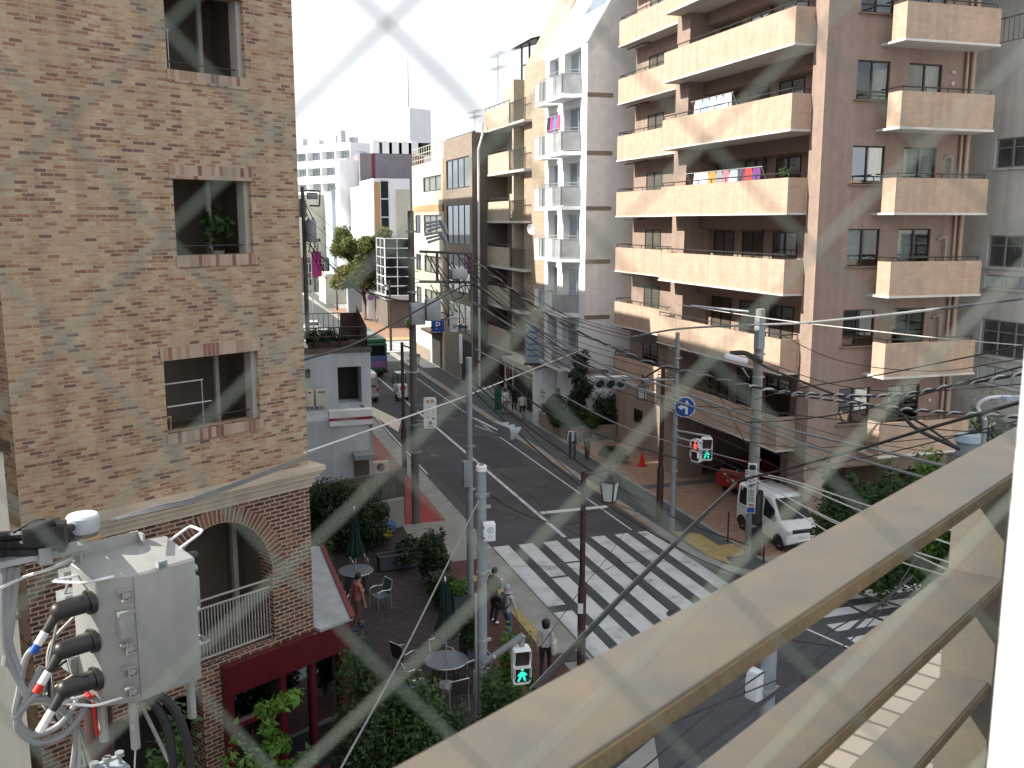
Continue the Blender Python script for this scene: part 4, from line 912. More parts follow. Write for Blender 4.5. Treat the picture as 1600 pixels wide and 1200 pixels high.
# unseen houses added left of the street behind the brick building to shade it
hb = thing('left_shade_house', 'tall tan rendered house beside the street hidden behind the brick building, added for shade', 'house', (-8, 47, 0), world=True)
hz = 21
b = MB(); fH = frame((4.2, 47, 0), (0, 1, 0), (1, 0, 0)); b.fac(fH, 0, 14, 0, hz, [(a, a + 2, z, z + 1.6) for a in (1.5, 5.5, 9.5) for z in (4, 7.2, 10.4, 13.6, 16.8)], .2)
b.face([(-8, 47, 0), (4.2, 47, 0), (4.2, 47, hz), (-8, 47, hz)]).face([(-8, 61, 0), (-8, 61, hz), (4.2, 61, hz), (4.2, 61, 0)]).face([(-8, 47, 0), (-8, 47, hz), (-8, 61, hz), (-8, 61, 0)]).face([(-8, 47, hz), (4.2, 47, hz), (4.2, 61, hz), (-8, 61, hz)]); b.build('wall', M['greywall'], hb, 0)
for a in (1.5, 5.5, 9.5):
    for z in (4, 7.2, 10.4, 13.6, 16.8): window(hb, fH, a, a + 2, z, z + 1.6, n=-.1, sash='alu', pane='pane2')

hb = thing('left_shade_house', 'unseen tall brown house added for shade close behind the brick apartment house', 'house', (-14, 32, 0), world=True); hz = 21  # added out of view to block sun reaching the road and crosswalk
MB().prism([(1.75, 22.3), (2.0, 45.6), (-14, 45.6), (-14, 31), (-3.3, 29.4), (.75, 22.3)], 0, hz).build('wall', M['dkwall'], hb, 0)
MB().prism([(1.8, 22.2), (2.05, 45.7), (-14.1, 45.7), (-14.1, 31), (-3.3, 29.3), (.75, 22.2)], hz + .001, hz + .3).build('roof_slab', M['greywall'], hb, 0)

hb = thing('left_shade_house', 'unseen tall grey house added for shade farther up the left side of the street', 'house', (-8, 66, 0), world=True); hz = 24  # added out of view so the grey brown block falls in shade
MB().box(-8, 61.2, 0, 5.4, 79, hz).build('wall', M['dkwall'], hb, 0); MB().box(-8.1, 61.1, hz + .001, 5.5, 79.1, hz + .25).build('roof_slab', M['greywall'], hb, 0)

# ================================================================== white shop with roof terrace on the left
YS = 43.0; xr = onY(580, 600, YS).x; xl = xr - 9
sh = thing('white_shop', 'low white shop with roof terrace railing and red striped sign band', 'shop', (xr, YS, 0), world=True)
fS = frame((xl, YS, 0), (1, 0, 0), (0, -1, 0)); zU = onY(540, 547, YS).z; zL = onY(540, 690, YS).z; zb = onY(548, 630, YS).z; za = onY(548, 573, YS).z
ua, ub = onY(528, 600, YS).x - xl, onY(565, 600, YS).x - xl
b = MB(); b.fac(fS, 0, 9, 0, zU, [(ua, ub, zb, za, 1.2)], 1.2); b.face([(xr, YS, 0), (xr, YS + 3.2, 0), (xr, YS + 3.2, zU), (xr, YS, zU)]).face([(xl, YS, zU), (xr, YS, zU), (xr, YS + 3.2, zU), (xl, YS + 3.2, zU)]); b.face([(xl, YS + 3.2, 0), (xl, YS + 3.2, zU), (xr, YS + 3.2, zU), (xr, YS + 3.2, 0)])
b.build('wall', M['shopwall'], sh, 0)
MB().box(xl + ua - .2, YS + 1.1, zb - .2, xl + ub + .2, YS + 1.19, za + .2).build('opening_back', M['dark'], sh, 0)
# lower front room, a step forward
YF = 40.2; xf = onY(578, 700, YF).x; zf_ = onY(545, 655, YF).z
b = MB(); b.box(xf - 8, YF, 0, xf, YS - .002, zf_); b.build('lower_wall', M['shopwall'], sh, 0)
x0 = onY(514, 650, YF).x
MB().box(x0, YF - .12, zf_ - .25, xf + .12, YF + .35, onY(545, 645, YF).z + .12).build('sign_band', M['white'], sh, 0)
MB().box(x0 - .004, YF - .128, zf_ - .02, xf + .124, YF - .121, zf_ + .10).build('red_stripe', M['redline'], sh, 0)
MB().box(xf - .8, YF - 1.0, 2.15, xf + .05, YF - .13, 2.35).build('door_canopy', M['greysteel'], sh, 0)
MB().box(xf - .7, YF - .03, .1, xf - .05, YF - .001, 2.1).build('door', M['dkwall'], sh, 0)
b = MB(); b.face([(xf + .14, YF - .05, zf_ + .1), (xf + .14, YS + 1, zf_ + .1), (xf + 1.9, YS - .2, zf_ - .75), (xf + 1.3, YF + .3, zf_ - .75)]); b.face([(xf + .14, YS + 1, zf_ + .08), (xf + .14, YF - .05, zf_ + .08), (xf + 1.3, YF + .3, zf_ - .77), (xf + 1.9, YS - .2, zf_ - .77)]); b.build('awning', M['cream'], sh, 0)
b = MB()
for zz in (.12, .62, 1.02): b.cyl((xl, YS + .1, zU + zz), (xr - .15, YS + .1, zU + zz), .025)
for k in range(9): b.cyl((xl + .1 + k * 1.08, YS + .1, zU), (xl + .1 + k * 1.08, YS + .1, zU + 1.02), .03)
b.cyl((xl, YS + 3.0, zU + 1.4), (xr - .9, YS + 3.0, zU + 1.4), .025)
for k in range(34): b.cyl((xl + .1 + k * .24, YS + 3.0, zU), (xl + .1 + k * .24, YS + 3.0, zU + 1.4), .014, n=5)
b.build('terrace_railing', M['brownpole'], sh)
b = MB(); b.face([(xr - .12, YS + .1, zU), (xr - .12, YS + 3.1, zU), (xr - .12, YS + 3.1, zU + 1.75), (xr - .12, YS + .1, zU + 1.0)]); b.box(xr - .9, YS + 3.02, zU, xr - .12, YS + 3.1, zU + 1.4); b.build('terrace_screen', M['brownpole'], sh, 0)
MB().box(xl, YS - .06, zU - .12, xr + .06, YS + .3, zU + .06).build('terrace_kerb', M['dkwall'], sh, 0)
MB().box(onY(478, 600, YS).x, YS - .12, onY(480, 590, YS).z, onY(485, 600, YS).x, YS - .001, onY(480, 577, YS).z).build('vent', M['black'], sh, 0)
for i, (a, c) in enumerate(((476, 488), (491, 509))):
    xa, xc = onY(a, 610, YS).x, onY(c, 610, YS).x
    t = thing('air_conditioner', ['cream outdoor condenser unit beside the brick edge on the shop ledge', 'wider cream outdoor condenser with dark grille slot on the shop ledge'][i], 'air conditioner', ((xa + xc) / 2, YS - .4, zf_ + .0), world=True)
    z0, z1 = onY(490, 632, YS).z, onY(490, 606, YS).z
    MB().bbox(xa, YS - .5, z0, xc, YS - .12, z1, .02).build('casing', M['cream'], t)
    MB().box(xa + .1, YS - .51, z1 - .16, xc - .1, YS - .501, z1 - .09).build('grille', M['black'], t, 0)
    b = MB()
    for k in range(2): b.tube(catmull([(xa + .15 + .22 * k, YS - .3, z0), (xa + .15 + .2 * k, YS - .32, z0 - .3), (xa + .05 + .2 * k, YS - .3, zf_ + .02)], 4), .035)
    b.build('pipe', M['cablewhite'], t)

# ================================================================== poles, signals, lamps
def pole(name, label, base, toppx, r0, r1, m, cat='utility pole', n=14):
    """base = ground point, toppx = (px, py) of its top in the photograph"""
    D = math.hypot(base.x, base.y); zt = at(toppx[0], toppx[1], D).z
    t = thing(name, label, cat, (base.x, base.y, .1), world=True)
    b = MB(); b.lathe([(r0, 0), (r0 + (r1 - r0) * .5, (zt - .1) * .5), (r1, zt - .1), (r1 * .6, zt - .08)], (base.x, base.y, .1), n); b.build('shaft', M[m], t)
    return t, zt, D
def bands(t, base, zs, r, m='steel'):
    for z in zs: MB().lathe([(r, 0), (r + .012, .005), (r + .012, .07), (r, .075)], (base.x, base.y, z), 14).obox((base.x + r + .04, base.y, z + .035), (.09, .05, .06)).build('clamp', M[m], t)

# --- street pole with the framework (left kerb)
b1 = onZ(650, 817, .12); p1, z1p, D1 = pole('utility_pole', 'tall dark concrete utility pole on the red pavement carrying a steel framework and fuses', b1, (657, 330), .165, .12, 'dkpole')
Q = lambda px, py, dD=0: at(px, py, D1 + dD)
b = MB(); 
for (a, c) in (((655, 393), (738, 396)), ((655, 440), (735, 441)), ((683, 393), (683, 441)), ((738, 396), (735, 470))): b.cyl(Q(*a), Q(*c), .06, n=6)
b.build('framework', M['dkpole'], p1)
b = MB(); b.bbox(-.32, -.25, -.2, .32, .25, .2, .06)
q = Q(716, 428); b.v = [(x + q.x, y + q.y, z + q.z) for x, y, z in b.v]; b.build('arrester_box', M['steel'], p1)
for k in range(6):
    a = Q(663 + 2.5 * (k % 3), 349 + 6 * k, -.4); e_ = a + Vector((.62, -.1, .10 + .05 * (k % 3))); MB().cyl(a, e_, .055, .045, n=7).cyl(e_, e_ + Vector((.1, -.02, -.30)), .09, .06, n=8).build('fuse', M['greysteel'], p1)
for k, (px, py) in enumerate(((652, 490), (676, 484))):
    q = Q(px, py, -.3); MB().bbox(q.x - .28, q.y - .2, q.z - .42, q.x + .28, q.y + .2, q.z + .42, .03).build('junction_box', M['steel'], p1)
bands(p1, b1, [z1p - .8, z1p - 1.8, z1p - 3.1, 6.2, 4.1, 3.0], .165)
for i in range(13):
    a, c = Q(665 + 8 * (i % 8), 395 + 7 * (i % 3) + 50 * (i // 8)), Q(672 + 9 * (i % 8), 470 - 12 * (i % 4) + 42 * (i // 8)); m_ = (a + c) / 2 + Vector((.5, -.2, -.5)); MB().tube(catmull([a, m_, c], 6), .022, n=5).build('jumper_cable', M['cable'], p1)
# round-cornered sign board hung on it
def rrect(w, h, r, n=5):
    out = []
    for cx, cy, a0 in ((w / 2 - r, h / 2 - r, 0), (-w / 2 + r, h / 2 - r, 90), (-w / 2 + r, -h / 2 + r, 180), (w / 2 - r, -h / 2 + r, 270)):
        for k in range(n + 1): a = R(a0 + 90 * k / n); out.append((cx + r * math.cos(a), cy + r * math.sin(a)))
    return out
def facing(p): return math.atan2(p.x, p.y) * -1.0      # rotation that makes local -Y look at the camera side
q = Q(672, 645, -.4); sg = thing('sign_board', 'white round cornered advert board hung on the dark street pole', 'sign', q, facing(q) + R(4))
b = MB(); b.yprism(rrect(.50, 1.22, .09), -.03, .03); b.build('board', M['signwhite'], sg)
textmesh('ノ\nリ\nヤ', .19, M['greysteel'], 'lettering', sg, (-.09, -.034, 0), (R(90), 0, 0))
textmesh('こ\nま\nつ', .12, M['greysteel'], 'lettering', sg, (.12, -.034, .04), (R(90), 0, 0))
MB().box(-.15, -.036, .40, -.02, -.031, .52).box(.02, -.036, .40, .15, -.031, .52).build('header_mark', M['orange'], sg, 0)
b = MB(); b.lathe([(.075, 0), (.075, .006)], n=16); o = b.build('round_logo', M['redline'], sg); o.rotation_euler = (R(90), 0, 0); o.location = (0, -.032, -.40)
MB().box(-.12, -.036, -.54, .12, -.031, -.51).box(.06, -.036, -.26, .19, -.031, -.19).build('small_print', M['black'], sg, 0)
MB().cyl((-.25, 0, .3), (-.55, .1, .3), .02).cyl((-.25, 0, -.3), (-.55, .1, -.3), .02).build('bracket', M['steel'], sg)
# blue parking sign
q = at(684, 509, 52); pk = thing('parking_sign', 'square blue parking sign with white P above the entrance', 'sign', q, facing(q))
MB().bbox(-.36, -.03, -.33, .36, .03, .33, .01).build('plate', M['blue'], pk); textmesh('P', .55, M['signwhite'], 'letter', pk, (0, -.035, 0), (R(90), 0, 0))
MB().cyl((-.5, .02, .36), (1.6, .02, .42), .03).build('bracket', M['steel'], pk)
q = at(709, 500, 60); vs = thing('vertical_sign', 'narrow white vertical shop sign with dark letters on the grey brown block', 'sign', q, facing(q))
MB().bbox(-.24, -.06, -.75, .24, .06, .75, .01).build('board', M['signwhite'], vs)
textmesh('小\n川\n堂', .40, M['greysteel'], 'lettering', vs, (0, -.066, 0), (R(90), 0, 0))
q = at(720, 545, 58); vs = thing('narrow_sign', 'thin white upright banner sign beside the dark entrance', 'sign', q, facing(q))
MB().bbox(-.1, -.05, -.9, .1, .05, .9, .01).build('board', M['signwhite'], vs); MB().cyl((0, 0, -.9), (0, 0, -(q.z - .12)), .03).build('post', M['steel'], vs)

# --- slim signal post on the left corner with side-on vehicle signal
b2 = onZ(735, 929, .12); s1, zz, D2 = pole('signal_post', 'slim grey signal post on the left corner with an arm toward the road', b2, (741, 559), .115, .10, 'greysteel', 'signal post')
a = at(742, 655, D2); e = at(778, 673, D2 - .3)
MB().cyl(a, e, .045).cyl(a + Vector((0, 0, -.22)), e + Vector((0, 0, -.1)), .03).build('arm', M['steel'], s1)
q = at(729, 740, D2 - .1); MB().bbox(q.x - .12, q.y - .1, q.z - .42, q.x + .12, q.y + .1, q.z + .42, .02).build('control_box', M['greysteel'], s1)
bands(s1, b2, [2.2, 3.6, 5.0], .115)
def signal_head(label, loc, rz, tilt=R(6), mirror=1):
    t = thing('traffic_signal', label, 'traffic signal', loc, rz)
    b = MB(); b.yprism(rrect(1.28, .40, .12), -.06, .10); b.build('housing', M['greysteel'], t)
    for k, nm in enumerate(('lens_red', 'lens_yellow', 'lens_green')):
        x = .41 - .41 * k
        b = MB(); nn = 16
        for j in range(nn):                                     # visor: open half tube
            a0, a1 = -.35 + (math.pi + .7) * j / nn, -.35 + (math.pi + .7) * (j + 1) / nn
            P = lambda a, y, r=.165: (x + r * math.cos(a), y, r * math.sin(a))
            l0 = .12 + .20 * max(0, math.sin(a0)); l1 = .12 + .20 * max(0, math.sin(a1))
            b.face([P(a0, -.06), P(a1, -.06), P(a1, -.06 - l1), P(a0, -.06 - l0)]); b.face([P(a0, -.06, .155), P(a0, -.06 - l0, .155), P(a1, -.06 - l1, .155), P(a1, -.06, .155)])
        b.build('visor', M['greysteel'], t)
        b = MB(); b.lathe([(.15, 0), (.12, .03), (.01, .045)], n=16); o = b.build('lens', M['carglass'], t); o.rotation_euler = (R(90), 0, 0); o.location = (x, -.061, 0)
    return t
q = at(787, 673, D2 - .3); signal_head('grey vehicle signal seen from its end on the left post arm', q, R(100))
# --- right signal post with arm, vehicle signal, blue sign and two pedestrian lights
b3 = onZ(1050, 830, .12); s2, zz, D3 = pole('signal_post', 'grey signal post on the right pavement with blue arrow sign and long arm', b3, (1058, 520), .11, .08, 'greysteel', 'signal post')
a = at(1056, 594, D3); e = at(960, 592, D3 + .6)
MB().cyl(a, e, .05, .035).cyl(at(1053, 672, D3), at(1110, 682, D3 - .3), .04).cyl(at(1053, 682, D3), at(1090, 692, D3 - .3), .04).build('arm', M['steel'], s2)
bands(s2, b3, [2.5, 3.9, 5.4, 6.9], .1); q = at(953, 600, D3 + .4); signal_head('grey vehicle signal with three hooded lamps over the road facing the crossing', q, R(-10)).rotation_euler = (R(-8), 0, R(-12))
b = MB(); q = at(925, 590, D3 + .7); b.cyl(at(925, 590, D3 + .7), at(985, 588, D3 + .5), .05); b.build('head_bracket', M['white'], s2)
q = at(1070, 636, D3 - .15); rs = thing('arrow_sign', 'round blue sign with white left and ahead arrow on the right post', 'sign', q, facing(q))
b = MB(); b.lathe([(.40, -.02), (.40, .02)], n=32); o = b.build('plate', M['signwhite'], rs); o.rotation_euler = (R(90), 0, 0)
b = MB(); b.lathe([(.365, -.003), (.365, .003)], n=32); o = b.build('blue_field', M['blue'], rs); o.rotation_euler = (R(90), 0, 0); o.location = (0, -.024, 0)
b = MB(); b.yprism([(.02, -.27), (.12, -.27), (.12, -.02), (.03, .05), (-.1, .05), (-.1, .11), (-.27, -.01), (-.1, -.12), (-.1, -.05), (.0, -.05), (.02, -.08)], -.034, -.029)
b.yprism([(.03, .06), (.11, .06), (.11, .13), (.17, .13), (.07, .28), (-.03, .13), (.03, .13)], -.034, -.029); b.build('arrow', M['signwhite'], rs, 0)
MB().cyl((-.28, .03, 0), (-.02, .05, 0), .025).build('bracket', M['steel'], rs)
FIG_STAND = [(-.05, -.13), (-.015, -.13), (-.005, 0), (.005, 0), (.015, -.13), (.05, -.13), (.06, .06), (.04, .08), (-.04, .08), (-.06, .06)]
FIG_WALK = [(-.10, -.13), (-.06, -.14), (0, -.01), (.04, -.13), (.08, -.13), (.05, .0), (.09, -.01), (.10, .02), (.04, .08), (-.04, .08), (-.10, .0), (-.08, -.02), (-.045, .02)]
def ped_signal(label, loc, rz, lit, s=1.0):
    t = thing('pedestrian_signal', label, 'pedestrian signal', loc, rz)
    b = MB(); b.yprism(rrect(.42 * s, .88 * s, .08 * s), -.10, .10); b.build('housing', M['white'], t)
    for k, nm in enumerate(('stop', 'walk')):
        z = (.20 - .40 * k) * s; on = (lit == nm)
        MB().yprism([(x, z + y) for x, y in rrect(.33 * s, .35 * s, .03)], -.112, -.101).build('screen', M['black'], t)
        b = MB(); b.yprism([(x * s * 1.15, z + (y - .01) * s * 1.05) for x, y in (FIG_STAND, FIG_WALK)[k]], -.118, -.113)
        b.yprism([(.035 * s * math.cos(a * .785), z + .125 * s + .035 * s * math.sin(a * .785)) for a in range(8)], -.118, -.113)
        b.build('figure', M['green_lit' if k else 'red_lit'] if on else M['brownpole'], t, 0)
        b = MB(); w, h = .18 * s, .19 * s; b.box(-w, -.20, z + h, w, -.10, z + h + .012).box(-w - .012, -.20, z - h * .2, -w, -.10, z + h).box(w, -.20, z - h * .2, w + .012, -.10, z + h); b.build('hood', M['white'], t, 0)
    return t
q = at(1104, 701, D3 - .4); ped_signal('pedestrian light with a green walking figure on the right signal post', q, facing(q) + R(8), 'walk')
q = at(1089, 704, D3 - .4); ped_signal('pedestrian light turned sideways with a red standing figure on the right post', q, facing(q) - R(40), 'stop')
# --- near pedestrian signal on the thick pole with the K box
Dk = 19.0; c = at(753, 900, Dk); bk = Vector((c.x, c.y, .12)); kp, zk, _ = pole('signal_pole', 'thick pale grey steel pole with a small white K box at the terrace corner', bk, (757, 728), .108, .10, 'greysteel', 'signal pole')
MB().lathe([(.112, 0), (.112, .10), (.09, .12)], (bk.x, bk.y, zk - .1), 14).build('cap', M['signwhite'], kp)
bands(kp, bk, [2.9, 3.3, 4.8, 5.3, 6.2, 6.45], .108); MB().cyl((bk.x - .15, bk.y - .05, 1), (bk.x - .15, bk.y - .05, 4.4), .03).build('conduit', M['steel'], kp)
a = at(757, 1036, Dk - .12); e = at(817, 993, Dk - .2); MB().cyl(a, e, .075).cyl(a + Vector((-.05, 0, -.1)), a + (e - a) * .25 + Vector((0, 0, -.05)), .035).ell(at(772, 1027, Dk - .3), (.05, .05, .06)).cyl(e, at(815, 1010, Dk - .2), .06).build('arm', M['steel'], kp)
q = at(814, 1038, Dk - .2); ped_signal('near white pedestrian light with a green walking figure above the shrubs', q, facing(q) + R(14), 'walk', .92)
def kbox(label, loc, rz, text, sz=1.0):
    t = thing('control_box', label, 'control box', loc, rz)
    MB().bbox(-.125 * sz, -.1, -.19 * sz, .125 * sz, .1, .19 * sz, .02).build('casing', M['whitebox'], t)
    MB().box(-.13 * sz, -.06, .09 * sz, -.10 * sz, -.103, .13 * sz).box(-.13 * sz, -.06, -.13 * sz, -.10 * sz, -.103, -.09 * sz).build('latch', M['black'], t, 0)
    if text:
        b = MB(); n = 20
        for k in range(n):
            a0, a1 = 2 * math.pi * k / n, 2 * math.pi * (k + 1) / n; c_ = lambda a, r: (.02 + r * math.cos(a), -.1015, .05 + r * math.sin(a))
            b.face([c_(a0, .062), c_(a1, .062), c_(a1, .052), c_(a0, .052)])
        b.build('ring_mark', M['black'], t, 0); textmesh('K', .09, M['black'], 'lettering', t, (.02, -.102, .05), (R(90), 0, 0), .001); textmesh('251', .06, M['greysteel'], 'lettering', t, (.02, -.102, -.08), (R(90), 0, 0), .001)
    return t
q = at(764, 830, Dk - .22); kbox('small white box lettered K on the thick terrace pole', q, facing(q) + R(6), True)
# --- short pole between the foreground rails, with white box
Dn = 15.5; c = at(1200, 1060, Dn); bn = Vector((c.x, c.y, .02)); np_, _, _ = pole('utility_pole', 'pale grey pole standing in the road corner seen between the foreground rails', bn, (1204, 930), .14, .125, 'greysteel'); bands(np_, bn, [3.05, 3.35, 4.3], .135)
q = at(1179, 1069, Dn - .1); t = kbox('white meter box on the pole seen between the rails', q, facing(q) - R(35), False, 1.0); t.scale = (1, 1, 1.35)

# --- big concrete pole in front of the van
b4 = onZ(1172, 866, .12); p3, z3p, D4 = pole('utility_pole', 'big grey concrete pole with a tall clinic sign in front of the white van', b4, (1178, 483), .215, .16, 'concpole')
for z in (1.0, 2.2): MB().lathe([(.215, 0), (.22, .1), (.22, 1.05), (.212, 1.1)], (b4.x + .055, b4.y - .03, z - .9), 14).obox((b4.x + .20, b4.y - .10, z - .3), (.20, .24, 1.25)).build('black_sleeve', M['black'], p3)
MB().tube([at(1170, 487, D4), at(1080, 478, D4 + .3)], .05).build('crossarm', M['steel'], p3); b = MB(); b.obox(at(1187, 520, D4 - .2), (.25, .3, 1.1)); b.build('switch_box', M['greysteel'], p3)
bands(p3, b4, [8.3, 7.4, 6.6, 5.2, 3.6], .18); MB().cyl(at(1155, 557, D4 - .2), at(1170, 562, D4), .04).cyl(at(1160, 575, D4 - .2), at(1170, 590, D4), .03).build('stay', M['steel'], p3)
b = MB(); b.bbox(-.42, -.12, -.1, .42, .12, .1, .05); o = b.build('lamp_unit', M['white'], p3); q = at(1150, 560, D4 - .4); o.matrix_parent_inverse = Matrix(); o.location = q - Vector(p3.location); o.rotation_euler = (0, R(14), R(-20))
MB().tube(catmull([at(1140, 552, D4 - .3), at(1165, 552, D4 - .3), at(1190, 566, D4 - .2)], 5), .09).build('cable_joint', M['cable'], p3)
q = at(1174.5, 763, D4 - .30); sg = thing('clinic_sign', 'tall narrow white sign with vertical characters on the big concrete pole', 'sign', q, facing(q))
MB().bbox(-.155, -.02, -.92, .155, .02, .92, .008).build('board', M['signwhite'], sg)
MB().box(-.11, -.026, .68, .11, -.021, .86).build('green_mark', M['greendark'], sg, 0)
textmesh('田\n鈴\n木\n医\n院', .24, M['greendark'], 'lettering', sg, (0, -.022, .06), (R(90), 0, 0))
MB().box(-.13, -.027, -.89, .13, -.021, -.70).build('blue_panel', M['blue'], sg, 0); MB().box(-.09, -.027, -.62, .09, -.021, -.58).box(-.05, -.027, -.66, .10, -.021, -.64).build('red_print', M['redline'], sg, 0)

# --- brown lantern street lamps
def lantern(parent, c, s=1.0):
    x, y, z = c; h = .52 * s; rt, rb = .27 * s, .19 * s
    b = MB(); b.lathe([(rb, 0), (rt, h)], (x, y, z - h), 4, True); o = b.build('lantern_glass', M['lantern'], parent, 10)
    f = MB()
    for k in range(4):
        a = math.pi / 2 * k; f.cyl((x + rb * math.cos(a), y + rb * math.sin(a), z - h), (x + rt * math.cos(a), y + rt * math.sin(a), z), .022 * s, n=5)
    f.lathe([(rb + .02, -h - .03), (rb + .03, -h)], (x, y, z), 4).lathe([(rt + .05, 0), (rt + .05, .03), (.10 * s, .14 * s), (.05, .2 * s), (.04, .3 * s)], (x, y, z), 4); f.build('lantern_frame', M['black'], parent, 10)
def lamp(label, base, toppx, armpx, s=1.0, r=.09, m='brownpole', extra=None):
    t, zt, D = pole('street_lamp', label, base, toppx, r, r * .8, m, 'street lamp'); t['group'] = 'brown lantern street lamps'
    MB().lathe([(r * 1.35, 0), (r * 1.35, 2.2), (r, 2.3)], (base.x, base.y, .1), 12).build('base_sleeve', M[m], t)
    c = at(*armpx, D); top = Vector((base.x, base.y, zt - .12))
    MB().cyl(top, c + Vector((0, 0, .34 * s)), .04 * s).lathe([(.03, 0), (.05, .05), (.03, .12), (.045, .16), (.0, .24)], tuple(c + Vector((0, 0, .32 * s))), 8).build('arm', M[m], t)
    lantern(t, c, s); return t
ba = onZ(908, 1040, .1); t = lamp('brown lantern lamp post with a white sticker standing nearest by the crosswalk', ba, (911, 736), (953, 752), 1.0, .085)
q = at(907, 951, math.hypot(ba.x, ba.y) - .12); MB().obox((q.x, q.y, q.z), (.14, .02, .28), facing(q)).build('sticker', M['signwhite'], t, 0)
lamp('brown lantern lamp post on the right pavement left of the signal post', onZ(1030, 814, .12), (1041, 568), (1004, 604), .95, .10)
lamp('slim brown lamp post on the left pavement beside the white shop', onZ(632, 741, .12), (631, 535), (648, 556), .9, .09)
lamp('slim brown lamp post before the far crossing on the right pavement', onZ(611, 548, .12), (611, 438), (604, 446), .9, .09)
lamp('farthest brown lamp post in the shade of the far street', onZ(527, 485, .12), (527, 432), (522, 440), .9, .1)
# --- grey street light and blue topped box at the far right
c = at(1525, 830, 27); t, zt, D = pole('street_light', 'tall pale green street light with a curved white arm at the right', Vector((c.x, c.y, .1)), (1528, 655), .11, .06, 'greysteel', 'street light')
MB().tube(catmull([Vector((c.x, c.y, zt)), at(1528, 635, D), at(1545, 622, D), at(1580, 620, D)], 6), .05).build('arm', M['white'], t); MB().obox(at(1583, 622, D), (.6, .2, .1)).build('lamp_head', M['paleblue'], t)
c = at(1515, 690, 30); t, zt, D = pole('utility_pole', 'grey transformer pole half hidden behind the top foreground rail', Vector((c.x, c.y, .1)), (1515, 690), .15, .13, 'concpole')
q = at(1515, 697, 29.6); MB().lathe([(.32, -.5), (.36, -.45), (.36, .12)], tuple(q), 16).build('transformer_tank', M['greysteel'], t); MB().lathe([(.40, .121), (.42, .16), (.36, .34), (.30, .36)], tuple(q), 16).build('transformer_lid', M['paleblue'], t)
# --- far left pole with transformer
c = at(477, 420, 66); t, zt, D = pole('utility_pole', 'dark far pole with drum transformer at the edge of the brick wall', Vector((c.x, c.y, .1)), (476, 292), .17, .12, 'dkpole')
Q5 = lambda px, py, d=0: at(px, py, D + d)
b = MB(); 
for a, e in (((476, 297), (500, 299)), ((500, 299), (499, 322)), ((499, 322), (484, 321))): b.cyl(Q5(*a), Q5(*e), .06, n=5)
b.build('crossarm', M['dkpole'], t)
q = Q5(488, 306, -.3); MB().bbox(q.x - .35, q.y - .2, q.z - .22, q.x + .35, q.y + .2, q.z + .22, .05).build('switch_unit', M['greysteel'], t)
q = Q5(486, 360, -.3); MB().lathe([(.30, -.75), (.36, -.7), (.36, .55), (.3, .68), (.1, .72)], tuple(q), 16).cyl(q + Vector((-.15, -.2, .6)), q + Vector((-.15, -.3, .85)), .05).cyl(q + Vector((.15, -.2, .6)), q + Vector((.15, -.3, .85)), .05).build('transformer_tank', M['greysteel'], t)
q = Q5(472, 325, .3); MB().lathe([(.26, -.6), (.3, -.55), (.3, .5), (.2, .6)], tuple(q), 14).build('transformer_tank', M['greysteel'], t)
for i in range(6): MB().tube(catmull([Q5(478 + i, 320 + 14 * i), Q5(490 + 3 * i, 350 + 16 * i), Q5(482 + 6 * i, 395 + 8 * i)], 5), .03, n=5).build('jumper_cable', M['cable'], t)

# ================================================================== cables
def wire(label, pts, r, m='cable', name='overhead_cable', group='overhead cables', spiral=False):
    P = catmull([at(*p) for p in pts], 10 if len(pts) > 2 else 8)
    if spiral:
        b = MB(); b.tube(P, r * .62, 6); b.mi = 1; Lc = 0; seg = []
        for a_, c_ in zip(P, P[1:]): seg.append((Lc, a_, c_)); Lc += (c_ - a_).length
        n_ = int(Lc / .08); H_ = []; j = 0
        for k in range(n_):
            d_ = Lc * k / (n_ - 1)
            while j < len(seg) - 1 and seg[j + 1][0] <= d_: j += 1
            l0, a_, c_ = seg[j]; t_ = (c_ - a_).normalized(); sd = t_.cross(Vector((0, 0, 1))).normalized(); up = sd.cross(t_); an = d_ / .75 * 2 * math.pi
            H_.append(a_ + t_ * (d_ - l0) + (sd * math.cos(an) + up * math.sin(an)) * r * .8)
        b.tube(H_, r * .48, 5)
        return b.solo(name, [M['cable'], M['cablewhite' if r < .052 or 'pale' in label else 'cablegrey']], label, 'cable', group)
    return MB().tube(P, r, 6, True, True).solo(name, M[m], label, 'cable', group)
wire('thick twisted cable bundle running from the street framework pole to the big concrete pole', [(725, 396, 37.5), (800, 452, 37), (880, 506, 36.5), (1000, 560, 35.5), (1090, 584, 34.6), (1172, 603, 33.8)], .055, spiral=True)
wire('twisted pale cable from the concrete pole rising to the right edge', [(1172, 603, 33.6), (1240, 614, 32), (1381, 619, 28), (1495, 602, 25), (1600, 584, 23)], .055, spiral=True)
wire('twisted pale cable from the concrete pole falling to the right edge', [(1172, 604, 33.6), (1240, 617, 32), (1340, 631, 29), (1440, 642, 26), (1600, 653, 22.5)], .050, spiral=True)
wire('upper of two thick grey cables passing above the van', [(738, 441, 37.5), (850, 520, 37), (960, 578, 36), (1060, 610, 34.8), (1165, 648, 33.8), (1240, 673, 31), (1353, 699, 27.5), (1480, 729, 24)], .045, 'cablegrey')
wire('lower of two thick grey cables passing above the van', [(735, 470, 37.5), (850, 540, 37), (960, 592, 36), (1060, 628, 34.8), (1165, 662, 33.8), (1240, 689, 31), (1353, 721, 27.5), (1480, 756, 24)], .042, 'cablegrey')
wire('dark cable crossing up to the right from the van roof', [(1150, 752, 31), (1240, 730, 28), (1353, 699, 25), (1438, 673, 23), (1600, 627, 20)], .038)
wire('heavy dark cable slanting down across the crosswalk to the near rail', [(1150, 755, 31), (1060, 845, 26), (960, 945, 21.5), (835, 1078, 17)], .058)
